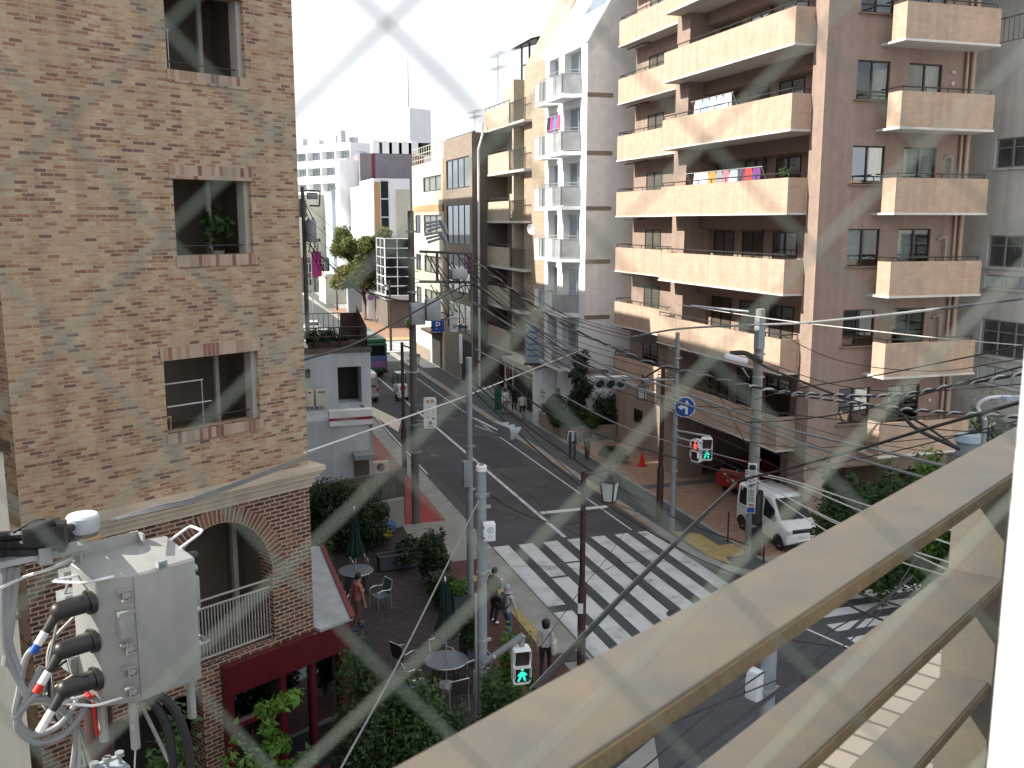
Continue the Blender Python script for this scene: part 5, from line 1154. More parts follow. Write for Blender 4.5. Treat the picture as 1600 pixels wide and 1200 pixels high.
wire('slender pale companion of the heavy cable across the crosswalk', [(1152, 752, 31), (1056, 843, 26), (955, 943, 21.5), (828, 1076, 17)], .014, 'cablegrey')
wire('taut white line from the brick wall across the road to the tiled block', [(474, 708, 19.2), (640, 650, 25), (745, 612, 31), (900, 550, 45)], .022, 'cablewhite')
wire('thin pale stay falling from the K pole to the bottom left', [(748, 782, 18.8), (690, 900, 16.5), (620, 1040, 14), (530, 1205, 11.5)], .016, 'cablegrey')
for i, (l, p, r) in enumerate((
    ('thin white drop line above the hedge by the van', [(1165, 735, 33.5), (1240, 752, 30), (1353, 789, 25), (1531, 842, 19)], .022),
    ('second thin white drop line falling behind the top rail', [(1165, 738, 33.5), (1240, 756, 30), (1339, 796, 25), (1450, 838, 21), (1512, 858, 19)], .020),
    ('white drop line lowest behind the rail over the side street', [(1165, 745, 33), (1300, 835, 26), (1393, 873, 22), (1472, 898, 19.5)], .018),
    ('white drop line crossing another beside the street light', [(1165, 741, 33), (1300, 815, 26), (1410, 859, 22), (1481, 891, 19)], .018),
    ('white drop line just above the side street crossing', [(1165, 743, 33), (1300, 812, 26), (1416, 857, 22), (1500, 884, 19)], .018))): wire(l, p, r, 'cablewhite')
wire('grey cable rising from the right signal post across the tiled block', [(985, 527, 40), (1060, 514, 36.5), (1170, 508, 34), (1260, 504, 31), (1420, 488, 27), (1600, 466, 23)], .040, 'cablegrey')
wire('thin pale line dipping below the rising grey cable', [(1060, 476, 36.5), (1175, 494, 33.8), (1260, 505, 31), (1445, 526, 27), (1600, 540, 23)], .014, 'cablewhite')
wire('dark line from the concrete pole up toward the right wall', [(1178, 625, 33.6), (1240, 608, 31), (1362, 588, 28), (1600, 540, 22)], .018)
wire('dark thick cable falling away right of the concrete pole', [(1165, 555, 33.5), (1200, 575, 33), (1240, 591, 31.5), (1320, 622, 30), (1420, 652, 29), (1497, 700, 28)], .036)
wire('dark line lying over the lowest side balcony', [(1165, 660, 33.6), (1240, 656, 31), (1353, 639, 28), (1600, 572, 22)], .022)
wire('thin dark line level with the lowest side balcony rail', [(1050, 632, 36.4), (1165, 640, 33.6), (1240, 648, 31), (1410, 666, 27), (1560, 678, 23)], .014)
wire('short heavy dark span crossing at the lowest side balcony', [(1412, 652, 25), (1437, 673, 25), (1500, 702, 25)], .05)
wire('dark cable along the right kerb from the slim signal post', [(742, 612, 29.8), (800, 668, 30), (868, 728, 30.5), (950, 790, 31), (1070, 862, 31.5), (1166, 905, 31)], .030)
wire('second dark cable along the right kerb a little higher', [(742, 600, 29.8), (810, 655, 31), (880, 706, 32), (960, 757, 32.5), (1060, 812, 33), (1170, 852, 33)], .026)
wire('dark cable over the forecourt bricks toward the concrete pole', [(742, 560, 29.8), (865, 650, 32), (957, 686, 33), (1060, 717, 33.5), (1168, 748, 33.6)], .030)
wire('thin cable above the orange cone', [(742, 545, 29.8), (868, 612, 32), (960, 660, 33), (1045, 690, 34), (1168, 722, 33.6)], .018, 'cablegrey')
wire('thin dark line over the red car', [(1050, 690, 36), (1110, 713, 35), (1168, 740, 33.6)], .016)
wire('slack dark loop hanging over the stop line', [(765, 772, 18.9), (795, 792, 20), (840, 811, 22), (895, 819, 24), (950, 793, 26)], .016)
wire('dark cable from the left pole to the framework pole', [(480, 380, 66), (550, 443, 52), (610, 466, 42), (656, 473, 37.6)], .035)
wire('dark line joining the framework pole from the far lamp', [(600, 448, 60), (630, 448, 46), (656, 440, 37.6)], .022)
wire('dark cable from behind the brick wall climbing to the framework', [(475, 562, 22), (555, 537, 28), (630, 497, 34), (725, 446, 37.5)], .030)
wire('black line leaving the framework for the tiled corner', [(735, 441, 37.5), (800, 488, 37), (880, 546, 36.5), (950, 588, 36)], .022)
wire('black line under the framework toward the planted bed', [(735, 455, 37.5), (795, 500, 37), (870, 562, 36), (925, 596, 35.6)], .018)
wire('thin pair of lines over the beige balconies', [(738, 400, 37.5), (810, 445, 37.2), (900, 500, 36.6), (1060, 545, 36)], .016)
wire('fine black line fanning from the framework to the white tiled block', [(738, 420, 37.5), (820, 470, 42), (905, 505, 50)], .016)
wire('dark cable in the side street rising behind the rails', [(950, 1205, 12), (1075, 1105, 14), (1180, 1035, 16), (1294, 948, 19)], .036)
wire('dark cable low over the side street between the rails', [(1045, 1205, 12), (1250, 1052, 16), (1425, 900, 21)], .034)
wire('thin dark line from the meter pole to the bottom', [(1195, 1010, 15.5), (1130, 1100, 13.5), (1070, 1180, 12)], .014)
wire('thin pale line below the side street crossing', [(1200, 955, 15.6), (1245, 976, 17), (1340, 1018, 17)], .012, 'cablewhite')
wire('dark knotted cable across the side street crossing', [(1200, 950, 15.6), (1300, 937, 18), (1345, 955, 18), (1400, 978, 18)], .024)
wire('blue black service line above the side street crossing', [(1290, 905, 20), (1324, 921, 20), (1420, 951, 20)], .022)
wire('thin black diagonal over the side street', [(1050, 1130, 13.5), (1330, 1000, 17), (1440, 860, 24)], .012)
wire('short thin diagonal above the cross walk edge', [(845, 1010, 19), (905, 925, 24), (960, 855, 30), (1010, 775, 36)], .010)

for l, p, r in (('fine dark line from the framework pole low over the stop line', [(742, 575, 29.8), (830, 660, 30), (930, 742, 31), (1048, 800, 36)], .014),
        ('fine dark line over the right kerb toward the signal post', [(742, 585, 29.8), (840, 690, 30.5), (940, 775, 32), (1040, 815, 34)], .014),
        ('thin dark line from the signal post down to the concrete pole', [(1056, 560, 36.5), (1110, 600, 35), (1170, 700, 33.6)], .014),
        ('thin dark line crossing the lowest long balcony', [(960, 553, 38), (1050, 578, 36.5), (1168, 640, 33.6)], .016),
        ('thin line over the recessed forecourt doors', [(965, 610, 38), (1050, 640, 36), (1168, 690, 33.6)], .014),
        ('dark line rising right above the hedge', [(1168, 760, 33.5), (1260, 735, 30), (1420, 700, 26), (1600, 655, 22)], .016),
        ('dark line over the wall below the lowest side window', [(1168, 690, 33.6), (1260, 700, 31), (1420, 688, 27), (1600, 668, 23)], .013),
        ('thin dark line across the second lowest side balcony', [(1178, 500, 33.6), (1300, 560, 31), (1450, 580, 28), (1600, 560, 24)], .012),
        ('thin dark line meeting the street light', [(1178, 560, 33.6), (1300, 600, 31), (1420, 612, 28), (1600, 600, 24)], .014),
        ('dark line low across the corner tactile paving', [(1200, 945, 15.6), (1290, 900, 19), (1400, 850, 24), (1500, 815, 27)], .014),
        ('thin dark line running under the rails toward the corner', [(1000, 1205, 12.5), (1150, 1080, 14.5), (1300, 985, 18), (1450, 905, 21)], .014)): wire(l, p, r)

rnd = random.Random(21)
def fine(label, group, pts, r=.011): return MB().tube(catmull([at(*p) for p in pts], 8), r, 5).solo('overhead_line', M['cable'], label, 'cable', group)
for k in range(9):
    y0, y1 = 398 + 9 * k + rnd.uniform(-3, 3), 535 + 14 * k + rnd.uniform(-8, 8); fine('one of the fine dark lines fanning right from the framework pole', 'fine lines fanning from the framework pole', [(740, y0, 37.4), (860, (y0 + y1) / 2 + 14, 36.8), (1050, y1, 36.4)], .010 + .003 * (k % 3))
for k in range(7):
    y0, y1 = 530 + 22 * k, 588 + 24 * k + rnd.uniform(-6, 6); fine('one of the fine dark lines strung between the right post and the concrete pole', 'fine lines between the right post and concrete pole', [(1052, y0, 36.4), (1110, (y0 + y1) / 2 + 5, 35), (1172, y1, 33.6)], .010)
for k in range(6):
    y0, y1 = 640 + 18 * k, 700 + 28 * k + rnd.uniform(-8, 8); fine('one of the fine lines sagging right from the concrete pole over the hedge', 'fine lines right of the concrete pole', [(1178, y0, 33.5), (1320, (y0 + y1) / 2 + 16, 29), (1500, y1 + 20, 24)], .009 + .003 * (k % 2))
for k in range(5): fine('one of the fine lines reaching from the far left pole to the framework', 'fine lines up the street', [(478, 318 + 22 * k, 66), (570, 400 + 14 * k, 50), (655, 425 + 12 * k, 37.6)], .014)

# ================================================================== switchgear pole at the lower left
DC = 9.4
c = at(150, 1080, DC); bc_ = Vector((c.x, c.y, .1))
sp, zsp, _ = pole('switchgear_pole', 'rusty brown pole with a white cap carrying the grey switchgear cabinet', bc_, (132, 826), .135, .125, 'brownpole', 'utility pole')
MB().lathe([(.135, 0), (.145, .02), (.145, .14), (.13, .16)], (bc_.x, bc_.y, zsp - .02), 18).build('cap', mat('cap_white', (.50, .53, .58), .45, .05, 2), sp)
MB().lathe([(.128, 0), (.14, .01), (.14, .05), (.128, .06)], (bc_.x, bc_.y, zsp - .12), 18).build('collar', M['orange'], sp)
for dz in (.45, .75, 1.6): MB().lathe([(.135, 0), (.16, .005), (.16, .09), (.135, .095)], (bc_.x, bc_.y, zsp - dz), 16).obox((bc_.x + .1, bc_.y - .16, zsp - dz + .05), (.16, .1, .1), R(30)).obox((bc_.x - .16, bc_.y - .08, zsp - dz + .05), (.1, .12, .1), R(30)).build('clamp', M['steel'], sp)
o_ = at(205, 899, 8.75)                                          # front top left corner of the cabinet
cab = thing('switchgear_cabinet', 'pale grey metal switchgear cabinet with handles and three black cable plugs', 'switchgear cabinet', (o_.x, o_.y, o_.z), R(30))
Hc, Wc = 1.20, .62
poly = [(0, 0), (Wc, 0), (Wc, .52), (-.04, .62), (-.34, .44), (-.26, .14)]
M['cab'] = mat('cabinet_paint', (.30, .302, .29), .36, .10, 2.5, .05, 60, streak=.14, spec=.5)
bm_ = bmesh.new(); vb = [bm_.verts.new((x, y, -Hc)) for x, y in poly]; vt = [bm_.verts.new((x, y, .10 if y > .3 else 0)) for x, y in poly]
bm_.faces.new(vb[::-1]); bm_.faces.new(vt)
for i in range(6): j = (i + 1) % 6; bm_.faces.new((vb[i], vb[j], vt[j], vt[i]))
bmesh.ops.recalc_face_normals(bm_, faces=bm_.faces); bmesh.ops.bevel(bm_, geom=list(bm_.edges), offset=.018, segments=3, affect='EDGES', profile=.5)
b = MB(); b.bm(bm_); b.build('body', M['cab'], cab, 40)
b = MB(); b.bbox(.012, -.014, -Hc + .015, Wc - .012, .0, -.012, .006); b.build('front_door', M['cab'], cab)
b = MB(); b.box(-.25, .55, .05, .36, .57, .20).box(-.26, .40, .05, -.24, .57, .18); b.face([(-.25, .572, .2), (.36, .572, .2), (.36, .75, .14), (-.25, .75, .14)]).face([(-.25, .75, .13), (.36, .75, .13), (.36, .572, .19), (-.25, .572, .19)]).box(.35, .45, .05, .37, .57, .19); b.build('hood', M['cab'], cab, 0)
def handle(pts): MB().tube(catmull(pts, 5), .013, n=7).build('handle', M['white'], cab)
def uhandle(p, d, w, m): 
    p = Vector(p); d = Vector(d); w = Vector(w)
    MB().tube([p, p + d * .85, p + d + w * .08, p + d + w * .92, p + d * .85 + w, p + w], .013, n=7).build('handle', M[m], cab)
uhandle((-.30, .35, .0), (-.26, -.02, .02), (.18, -.26, 0), 'white'); uhandle((Wc - .05, .42, .06), (.26, .02, .1), (0, -.24, 0), 'white')
uhandle((-.30, .32, -1.12), (-.28, -.02, .03), (.20, -.24, -.02), 'white'); uhandle((Wc, .42, -.95), (.2, 0, 0), (0, -.24, 0), 'steel')
for i, z in enumerate((-.16, -.42, -.66, -.88, -1.07)):
    b = MB()
    if i == 1: b.bbox(-.14, -.03, z - .14, -.01, .10, z + .10, .012).box(-.15, -.035, z + .08, .0, .10, z + .115)
    else: b.box(-.11, .02, z - .05, -.04, .10, z + .05).cyl((-.09, -.02, z - .06), (-.09, -.02, z + .06), .010, n=6).cyl((-.06, -.03, z), (-.06, .05, z), .03, n=8).box(-.13, -.02, z + .03, -.02, .06, z + .045).box(-.10, -.03, z - .055, -.01, .06, z - .042)
    b.build('latch', M['cab'], cab)
for z in (-.14, -.55, -.9): MB().cyl((Wc, .1, z), (Wc + .06, .1, z), .035, n=8).box(Wc, .05, z - .05, Wc + .02, .16, z + .05).build('bolt', M['steel'], cab)
MB().bbox(Wc + .001, .12, -.56, Wc + .10, .42, -.24, .01).build('side_box', M['cab'], cab); MB().cyl((Wc, .22, -.06), (Wc + .13, .22, -.07), .055, .05).build('socket', M['black'], cab)
MB().cyl((.28, -.03, .02), (.28, .04, .02), .03, n=8).box(.24, -.03, .0, .33, .02, .06).build('top_lock', M['steel'], cab)
for x, y, l in ((-.20, .33, .42), (-.02, .10, .48), (Wc - .2, .42, .3), (Wc - .06, .12, .42)): MB().cyl((x, y, -Hc + .02), (x, y, -Hc - l), .042, n=10).build('leg_pipe', M['cab'], cab)
for i, (z, m) in enumerate(((-.22, 'blue'), (-.58, 'red'), (-.94, 'signwhite'))):
    p = Vector((-.26, .22, z)); MB().cyl(p, p + Vector((-.05, -.0, 0)), .11, n=16).build('flange', M['black'], cab)
    q = p + Vector((-.29, .02, -.01)); MB().cyl(p + Vector((-.05, 0, 0)), q, .086, .08, n=16).ell(q, (.07, .08, .08)).build('cable_plug', M['black'], cab)
    e = q + Vector((-.24, .0, -.30)); MB().cyl(q, q + (e - q) * .5, .052, .034).build('boot', M['black'], cab); MB().cyl(q + (e - q) * .5, q + (e - q) * .8, .036).build('cable_tail', M['cablewhite'], cab); MB().cyl(q + (e - q) * .8, e, .037).build('colour_band', M[m], cab)
    MB().box(-.262 + .05, .139, z - .05, -.262 + .11, .20, z + .09).build('tag', M[m], cab, 0)
for dz in (-.3, -.9): MB().obox((-.22, .62, dz), (.3, .2, .14)).build('mount', M['steel'], cab)
# loose cables of the pole
M['polecable'] = mat('pole_cable_grey', (.235, .24, .25), .5, .15, 6)
def pcable(label, pts, r, m):
    m = 'polecable' if m == 'cablegrey' else m
    r = r * .86
    return MB().tube(catmull(pts, 8), r, 8).solo('power_cable', M[m], label, 'cable', 'cables on the switchgear pole')
A = lambda px, py, d=0: at(px, py, DC - .5 + d)
pcable('grey cable looping from the blue banded plug down to the left', [A(58, 1008), A(40, 1030), A(30, 1080), A(25, 1120), A(50, 1148), A(90, 1135), A(118, 1100), A(130, 1060, .3)], .035, 'cablegrey')
pcable('grey cable looping widest below the red banded plug', [A(66, 1042), A(48, 1075), A(32, 1110), A(28, 1140), A(60, 1160), A(100, 1148), A(130, 1112), A(142, 1075, .3)], .036, 'cablegrey')
pcable('pale grey cable stub tilted up behind the lowest plug', [A(66, 1076), A(48, 1092), A(24, 1120)], .042, 'cablegrey')
pcable('pair of grey cables clamped beside the rusty pole', [A(34, 1095), A(70, 1092), A(100, 1110), A(118, 1145), A(112, 1210)], .030, 'cablegrey')
pcable('slim grey cable running down beside the clamped pair', [A(40, 1100), A(75, 1100), A(108, 1125), A(123, 1160), A(122, 1210)], .022, 'jamb')
for i, (l, pts) in enumerate((('outer black cable arching down right under the cabinet', [A(240, 1080), A(270, 1105), A(290, 1150), A(300, 1210)]), ('inner black cable arching down right under the cabinet', [A(225, 1085), A(250, 1112), A(266, 1155), A(270, 1210)]), ('straight grey cable slanting from the cabinet foot', [A(213, 1085), A(235, 1130), A(272, 1205)]))): pcable(l, pts, (.05, .05, .022)[i], ('cable', 'cable', 'cablegrey')[i])
pcable('thin tan cord hanging from the cabinet underside', [A(216, 1083), A(213, 1140), A(210, 1205)], .009, 'cream')
B = lambda px, py, d=0: at(px, py, DC - .9 + d)
for i, (l, y) in enumerate((('topmost heavy black cable entering from the left edge', 838), ('middle heavy black cable entering from the left edge', 852), ('lowest heavy black cable entering from the left edge', 864))):
    pcable(l, [at(-60, y + 4, 7.6), B(0, y), B(60, y - 6 + 2 * i), A(112, y - 14 + 4 * i, .4)], .045, 'cable')
b = MB(); q = B(72, 836); b.bbox(q.x - .17, q.y - .1, q.z - .08, q.x + .10, q.y + .12, q.z + .10, .03).cyl(q + Vector((-.1, -.1, .08)), q + Vector((.08, -.05, .13)), .04).obox(q + Vector((.12, 0, -.02)), (.06, .2, .22)); b.solo('cable_joint', M['cable'], 'black cable joint cluster beside the white pole cap', 'cable joint')
b = MB(); b.obox(B(35, 872), (1.0, .14, .05), R(24)).obox(B(68, 866), (.10, .12, .14), R(24)); b.solo('cable_tray', M['steel'], 'grey cable tray arm left of the switchgear pole', 'cable tray')
for i, (l, pts) in enumerate((('left drooping grey cable at the picture edge', [B(6, 885), B(4, 950), B(10, 1020), B(40, 1085)]), ('second drooping grey cable at the picture edge', [B(17, 885), B(12, 940), B(14, 1000), B(30, 1050)]), ('third drooping grey cable beside the cream wall', [B(26, 885), B(22, 930), B(16, 985), B(8, 1040)]))): pcable(l, pts, .035, 'cablegrey')
pcable('twisted pale service cable leaving the pole to the left', [at(-40, 940, 7.8), B(30, 905), B(80, 888), A(118, 870, .3)], .018, 'cablewhite')
b = MB()
for k in range(3): b.tube(catmull([at(175 + 4 * k, 812, 9.2), at(250 + 5 * k, 790 + 2 * k, 10), at(330, 768 + 3 * k, 11.5), at(495, 705 + 3 * k, 19)], 6), .012)
b.solo('service_cable', M['cablegrey'], 'thin triple service line from the white pole cap to the cornice', 'cable', 'cables on the switchgear pole')
q = A(150, 1195, .2); t = thing('pole_box', 'pale blue box with small clamps at the foot of the picture on the rusty pole', 'box', q, R(30)); MB().bbox(-.26, -.25, -.5, .22, .05, .0, .03).build('casing', M['paleblue'], t)
b = MB()
for k in range(4): b.cyl((-.2 + .12 * k, -.15, 0), (-.2 + .12 * k, -.15, .09), .02).cyl((-.2 + .12 * k, -.15, .09), (-.2 + .12 * k, -.15, .12), .04)
b.cyl((-.22, -.15, .07), (.2, -.15, .07), .012); b.build('terminal', M['steel'], t)

rnd = random.Random(9)
for k in range(7):
    x0, y0 = 108 + 7 * k, 905 + 26 * k; pcable('one of the thin grey control cables tangled around the rusty pole', [A(x0, y0, .3), A(92 - 5 * k + rnd.uniform(-8, 8), y0 + 60, .2), A(70 + 9 * k, 1100 + 6 * k, .1), A(118 + 3 * k, 1150 + 4 * k, .15), A(126 + 4 * k, 1212, .2)], .013 + .004 * (k % 3), ('cablegrey', 'cable', 'jamb')[k % 3])
pcable('red cord tied around the rusty pole below the cabinet', [A(132, 1078, .1), A(142, 1090, -.1), A(150, 1082, .1), A(146, 1100, 0), A(152, 1150, .05)], .018, 'red')
for k in range(4): pcable('one of the thin black wires over the joint cluster', [B(20 + 10 * k, 832 - 3 * k), B(60 + 8 * k, 812 + 4 * k), B(100, 822 + 3 * k, .2), A(128, 850 + 4 * k, .3)], .009, 'cable')

# ================================================================== our own balcony: rails, tiled parapet, white pillar, wire net
M['rail'] = mat('rail_paint', (.086, .084, .080), .55, .14, 9, .06, 90, col2=(.115, .096, .068))
M['railedge'] = mat('rail_rust_edge', (.095, .066, .03), .75, .35, 14, .4, 60)
M['coping'] = tilemat('coping_tile', [(0, (.20, .178, .155)), (.5, (.215, .192, .166)), (.8, (.185, .163, .14))], (.09, .08, .07), .088, .098, .006, offset=0, bump=.5, interp='LINEAR')
rl = thing('balcony_railing', 'weathered beige steel balcony railing of three flat rails crossing the foreground', 'railing', (0, 0, 10.65), R(30))
Z = lambda dz: CAMH - 10.65 - dz
for y0, y1, dz in ((.483, .60, .474), (.492, .592, .700), (.500, .582, .920)):
    MB().bbox(-1.4, y0, Z(dz) - .022, 2.9, y1, Z(dz), .0035).build('rail', M['rail'], rl)
    MB().bbox(-1.4, y0 - .003, Z(dz) - .0245, 2.9, y0 + .0025, Z(dz) - .004, .001).build('rusty_edge', M['railedge'], rl)
for x in (2.0, -1.25): MB().bbox(x, .492, 0, x + .075, .595, Z(.474) - .023, .004).build('post', M['rail'], rl)
pw = thing('parapet_wall', 'tiled parapet wall with pale square coping tiles beneath the foreground railing', 'wall', (0, 0, 0), R(30))
MB().box(-3, .25, 10.2, 4, .87, 10.75).build('coping', M['coping'], pw, 0); MB().box(-3, .28, 0, 4, .84, 10.199).build('wall', M['apron'], pw, 0)
MB().box(-3, .764, 10.7501, 4, .776, 10.756).build('coping_joint', M['black'], pw, 0)
pl = thing('white_pillar', 'white painted round edged pillar at the right picture edge ending the railing', 'pillar', (0, 0, 9.5), R(30))
MB().bbox(1.005, -.35, 0, 1.5, .25, 4.2, .02).build('shaft', M['white'], pl)
# wire net hung just outside the window where the photographer stands
DN = .16; hd = Vector((math.sin(YAW), math.cos(YAW), 0))
def onnet(px, py): r = ray(px, py); return CAM + r * (DN / r.dot(hd))
O_ = onnet(800, 347); UX = Vector((math.cos(YAW), -math.sin(YAW), 0)); UZ = Vector((0, 0, 1))
def netxy(p): d = p - O_; return d.dot(UX), d.z
M['net'] = mat('net_wire', (.13, .155, .13), .5, .15, 40)
nb = MB(); rnd = random.Random(3)
def netline(pa, pb):
    (xa, za), (xb, zb) = netxy(onnet(*pa)), netxy(onnet(*pb)); d = Vector((xb - xa, zb - za)).normalized(); nrm = Vector((-d.y, d.x)); c = Vector((xa, za)); pts = []
    ext = 1.35 if abs(xa) < 1 else 1.0; ph = rnd.uniform(0, 6)
    for k in range(-40, 41):
        t = k / 40 * ext; w = .0009 * math.sin(t * 42 + ph); p = c + d * t + nrm * w
        if abs(p.x) > .75 or abs(p.y) > .65: continue
        pts.append(O_ + UX * p.x + UZ * p.y)
    if len(pts) > 3: nb.tube(pts, .00039, 5)
for k in range(-10, 16):
    s_ = 290 + 347 * k; netline((s_ - 347 - 200 * 0, 347), (s_ - 900, 900))
    s2_ = -440 + 333 * k; netline((s2_ + 347, 347), (s2_ + 900, 900))
nb.solo('wire_net', M['net'], 'fine diamond wire net just in front of the viewpoint, out of focus', 'net')

# ================================================================== vehicles
def lerp_st(st, y):
    for a, c in zip(st, st[1:]):
        if a[0] <= y <= c[0]: t = (y - a[0]) / (c[0] - a[0]); return [a[i] + (c[i] - a[i]) * t for i in range(6)]
    return list(st[0] if y < st[0][0] else st[-1])
def ringp(s):
    y, zb, zm, zt, hm, ht = s; r = min(.12, (zt - zm) * .4)
    half = [(hm * .93, zb), (hm, zb + .12), (hm, zm), (ht + (hm - ht) * .12, zt - r), (ht - .05, zt - r * .25), (ht - .18, zt)]
    return [(x, y, z) for x, z in half] + [(-x, y, z) for x, z in half[::-1]]
def carbody(st):
    b = MB(); rings = [ringp(s) for s in st]; n = 12; vs = [p for r in rings for p in r]; fs = []
    for i in range(len(rings) - 1):
        for k in range(n): k2 = (k + 1) % n; fs.append((i * n + k, (i + 1) * n + k, (i + 1) * n + k2, i * n + k2))
    fs.append(tuple(range(n))); fs.append(tuple((len(rings) - 1) * n + k for k in range(n))[::-1])
    b.mesh(vs, fs); return b
def sidept(st, sgn, y, t, off=.008):
    s = lerp_st(st, y); zm, zt, hm, ht = s[2], s[3], s[4], s[5]; r = min(.12, (zt - zm) * .4); x = hm + (ht + (hm - ht) * .12 - hm) * t
    return (sgn * (x + off), y, zm + (zt - r - zm) * t)
def sideglass(root, st, spans, mat_='carglass', t0=.06, t1=.95):
    for sgn in (-1, 1):
        for y0, y1 in spans:
            q = [sidept(st, sgn, y0, t0), sidept(st, sgn, y1, t0), sidept(st, sgn, y1 - (0 if y1 < .5 else (y1 - y0) * .12), t1), sidept(st, sgn, y0, t1)]
            b = MB(); b.face(q if sgn > 0 else q[::-1]); b.build('side_window', M[mat_], root, 0)
def wheel(root, x, y, r=.28, w=.16):
    o = 1 if x > 0 else -1
    b = MB(); prof = [(r * .62, -w / 2), (r * .93, -w / 2), (r, -w / 2 + .03), (r, w / 2 - .03), (r * .93, w / 2), (r * .62, w / 2)]
    n = 20; vs = [(z, rr * math.cos(2 * math.pi * k / n), rr * math.sin(2 * math.pi * k / n)) for rr, z in prof for k in range(n)]
    fs = [(i * n + k, i * n + (k + 1) % n, (i + 1) * n + (k + 1) % n, (i + 1) * n + k) for i in range(5) for k in range(n)]
    b.mesh(vs, fs); wh = b.build('wheel', M['tyre'], root); wh.location = (x, y, r)
    b = MB(); b.mesh([(o * (w / 2 - .03), r * .63 * math.cos(2 * math.pi * k / n), r * .63 * math.sin(2 * math.pi * k / n)) for k in range(n)], [tuple(range(n))])
    for k in range(6): a = math.pi * k / 3; b.obox((o * (w / 2 - .02), r * .36 * math.cos(a), r * .36 * math.sin(a)), (.02, r * .5, r * .14), 0, a)
    b.cyl((o * (w / 2 - .03), 0, 0), (o * (w / 2 + .002), 0, 0), r * .17, n=10); b.build('rim', M['rim'], wh, 0)
    # dark arch lip behind the wheel
    b = MB(); m_ = 14; R1 = r + .07
    b.mesh([(x + o * .035 + (o * .055), y + R1 * math.cos(math.pi * k / m_), r + R1 * math.sin(math.pi * k / m_) * .98) for k in range(m_ + 1)] + [(x + o * .09, y, .2)], [tuple(range(m_ + 2)) if o > 0 else tuple(range(m_ + 2))[::-1]])
    b.build('wheel_arch', M['tyre'], root, 0)
    return wh
def quad(root, pts, m, name): return MB().face(pts).build(name, M[m], root, 0)

# white kei van
kv = thing('parked_van', 'white compact van with black number plate panel parked on orange bricks behind the concrete pole', 'van', (20.45, 30.35, .13), math.pi)
KV = [(-1.72, .36, .85, 1.55, .66, .58), (-1.66, .26, .98, 1.80, .72, .64), (-1.4, .24, 1.0, 1.87, .735, .665), (-.2, .24, 1.0, 1.90, .735, .67), (.52, .24, .98, 1.87, .735, .66), (.70, .24, .97, 1.76, .735, .655), (1.26, .24, .90, 1.08, .735, .70), (1.42, .24, .84, .99, .73, .69), (1.60, .25, .70, .90, .72, .68), (1.69, .28, .60, .74, .70, .66), (1.73, .32, .48, .58, .66, .62)]
carbody(KV).build('body', M['carwhite'], kv, 28)
sideglass(kv, KV, [(-1.5, -.72), (-.62, .12), (.22, .98)])
ws = [(-.60, .705 + .02, 1.755), (.60, .725, 1.755), (.66, 1.255, 1.12), (-.66, 1.255, 1.12)]
off = Vector((0, .018, .022)); quad(kv, [Vector((-.575, .69, 1.755)) + off, Vector((-.64, 1.25, 1.10)) + off, Vector((.64, 1.25, 1.10)) + off, Vector((.575, .69, 1.755)) + off], 'carglass', 'windscreen')
quad(kv, [(-.55, -1.735, 1.15), (-.5, -1.69, 1.66), (.5, -1.69, 1.66), (.55, -1.735, 1.15)][::-1], 'carglass', 'rear_window')
b = MB(); b.bbox(-.60, 1.63, .70, .60, 1.715, .83, .015); b.build('grille', M['black'], kv)
for sx in (-1, 1):
    b = MB(); b.bbox(sx * .56 - .11, 1.62, .69, sx * .56 + .11, 1.722, .84, .02); b.build('headlight', M['lampclear'], kv)
    b = MB(); b.bbox(sx * .80 - .07, 1.0, 1.03, sx * .80 + .07, 1.08, 1.19, .02); b.build('mirror', M['black'], kv)
    b = MB(); b.tube([(sx * .15 - .1, 1.31, 1.105), (sx * .15 + .12, 1.22, 1.16)], .009, n=5); b.build('wiper', M['black'], kv)
    for y in (-1.24, 1.26): wheel(kv, sx * .66, y, .27, .16)
    for y in (.17, -.67): MB().box(sx * .738, y - .004, .34, sx * .742, y + .004, .98).build('door_gap', M['black'], kv, 0)
    for y in (.06, -.55): MB().bbox(sx * .735 - .015, y - .09, .86, sx * .735 + .02, y + .0, .90, .006).build('door_handle', M['black'], kv)
    MB().box(sx * .737, -1.6, .93, sx * .741, -.68, .945).build('slide_rail', M['black'], kv, 0)
MB().bbox(-.165, 1.715, .50, .165, 1.735, .63, .004).build('number_plate', M['signwhite'], kv); MB().bbox(-.70, 1.60, .30, .70, 1.75, .46, .03).build('bumper', M['carwhite'], kv)
MB().box(-.45, 1.10, 1.145, -.05, 1.12, 1.22).build('dashboard_paper', M['signwhite'], kv, 0)
# red car under the building
p = onZ(1137, 762, .13); rc = thing('parked_car', 'bright red hatchback with white number plate parked in the dark garage mouth', 'car', (23.5, 36.9, .13), R(-62))
RC = [(-1.85, .35, .72, .92, .74, .62), (-1.78, .26, .82, 1.06, .79, .66), (-1.5, .24, .86, 1.30, .82, .60), (-1.1, .24, .88, 1.44, .83, .58), (0, .24, .88, 1.47, .83, .58), (.5, .24, .86, 1.34, .83, .60), (1.0, .24, .82, .95, .82, .66), (1.6, .26, .74, .84, .80, .68), (1.85, .35, .55, .66, .72, .6)]
carbody(RC).build('body', M['carred'], rc, 30); sideglass(rc, RC, [(-1.2, -.45), (-.35, .75)])
quad(rc, [(-.56, -1.78, 1.10), (-.50, -1.42, 1.375), (.50, -1.42, 1.375), (.56, -1.78, 1.10)][::-1], 'carglass', 'rear_window')
for sx in (-1, 1):
    MB().bbox(sx * .62 - .12, -1.87, .74, sx * .62 + .12, -1.72, .90, .02).build('tail_light', M['lamp_red'], rc)
    for y in (-1.15, 1.15): wheel(rc, sx * .72, y, .30, .17)
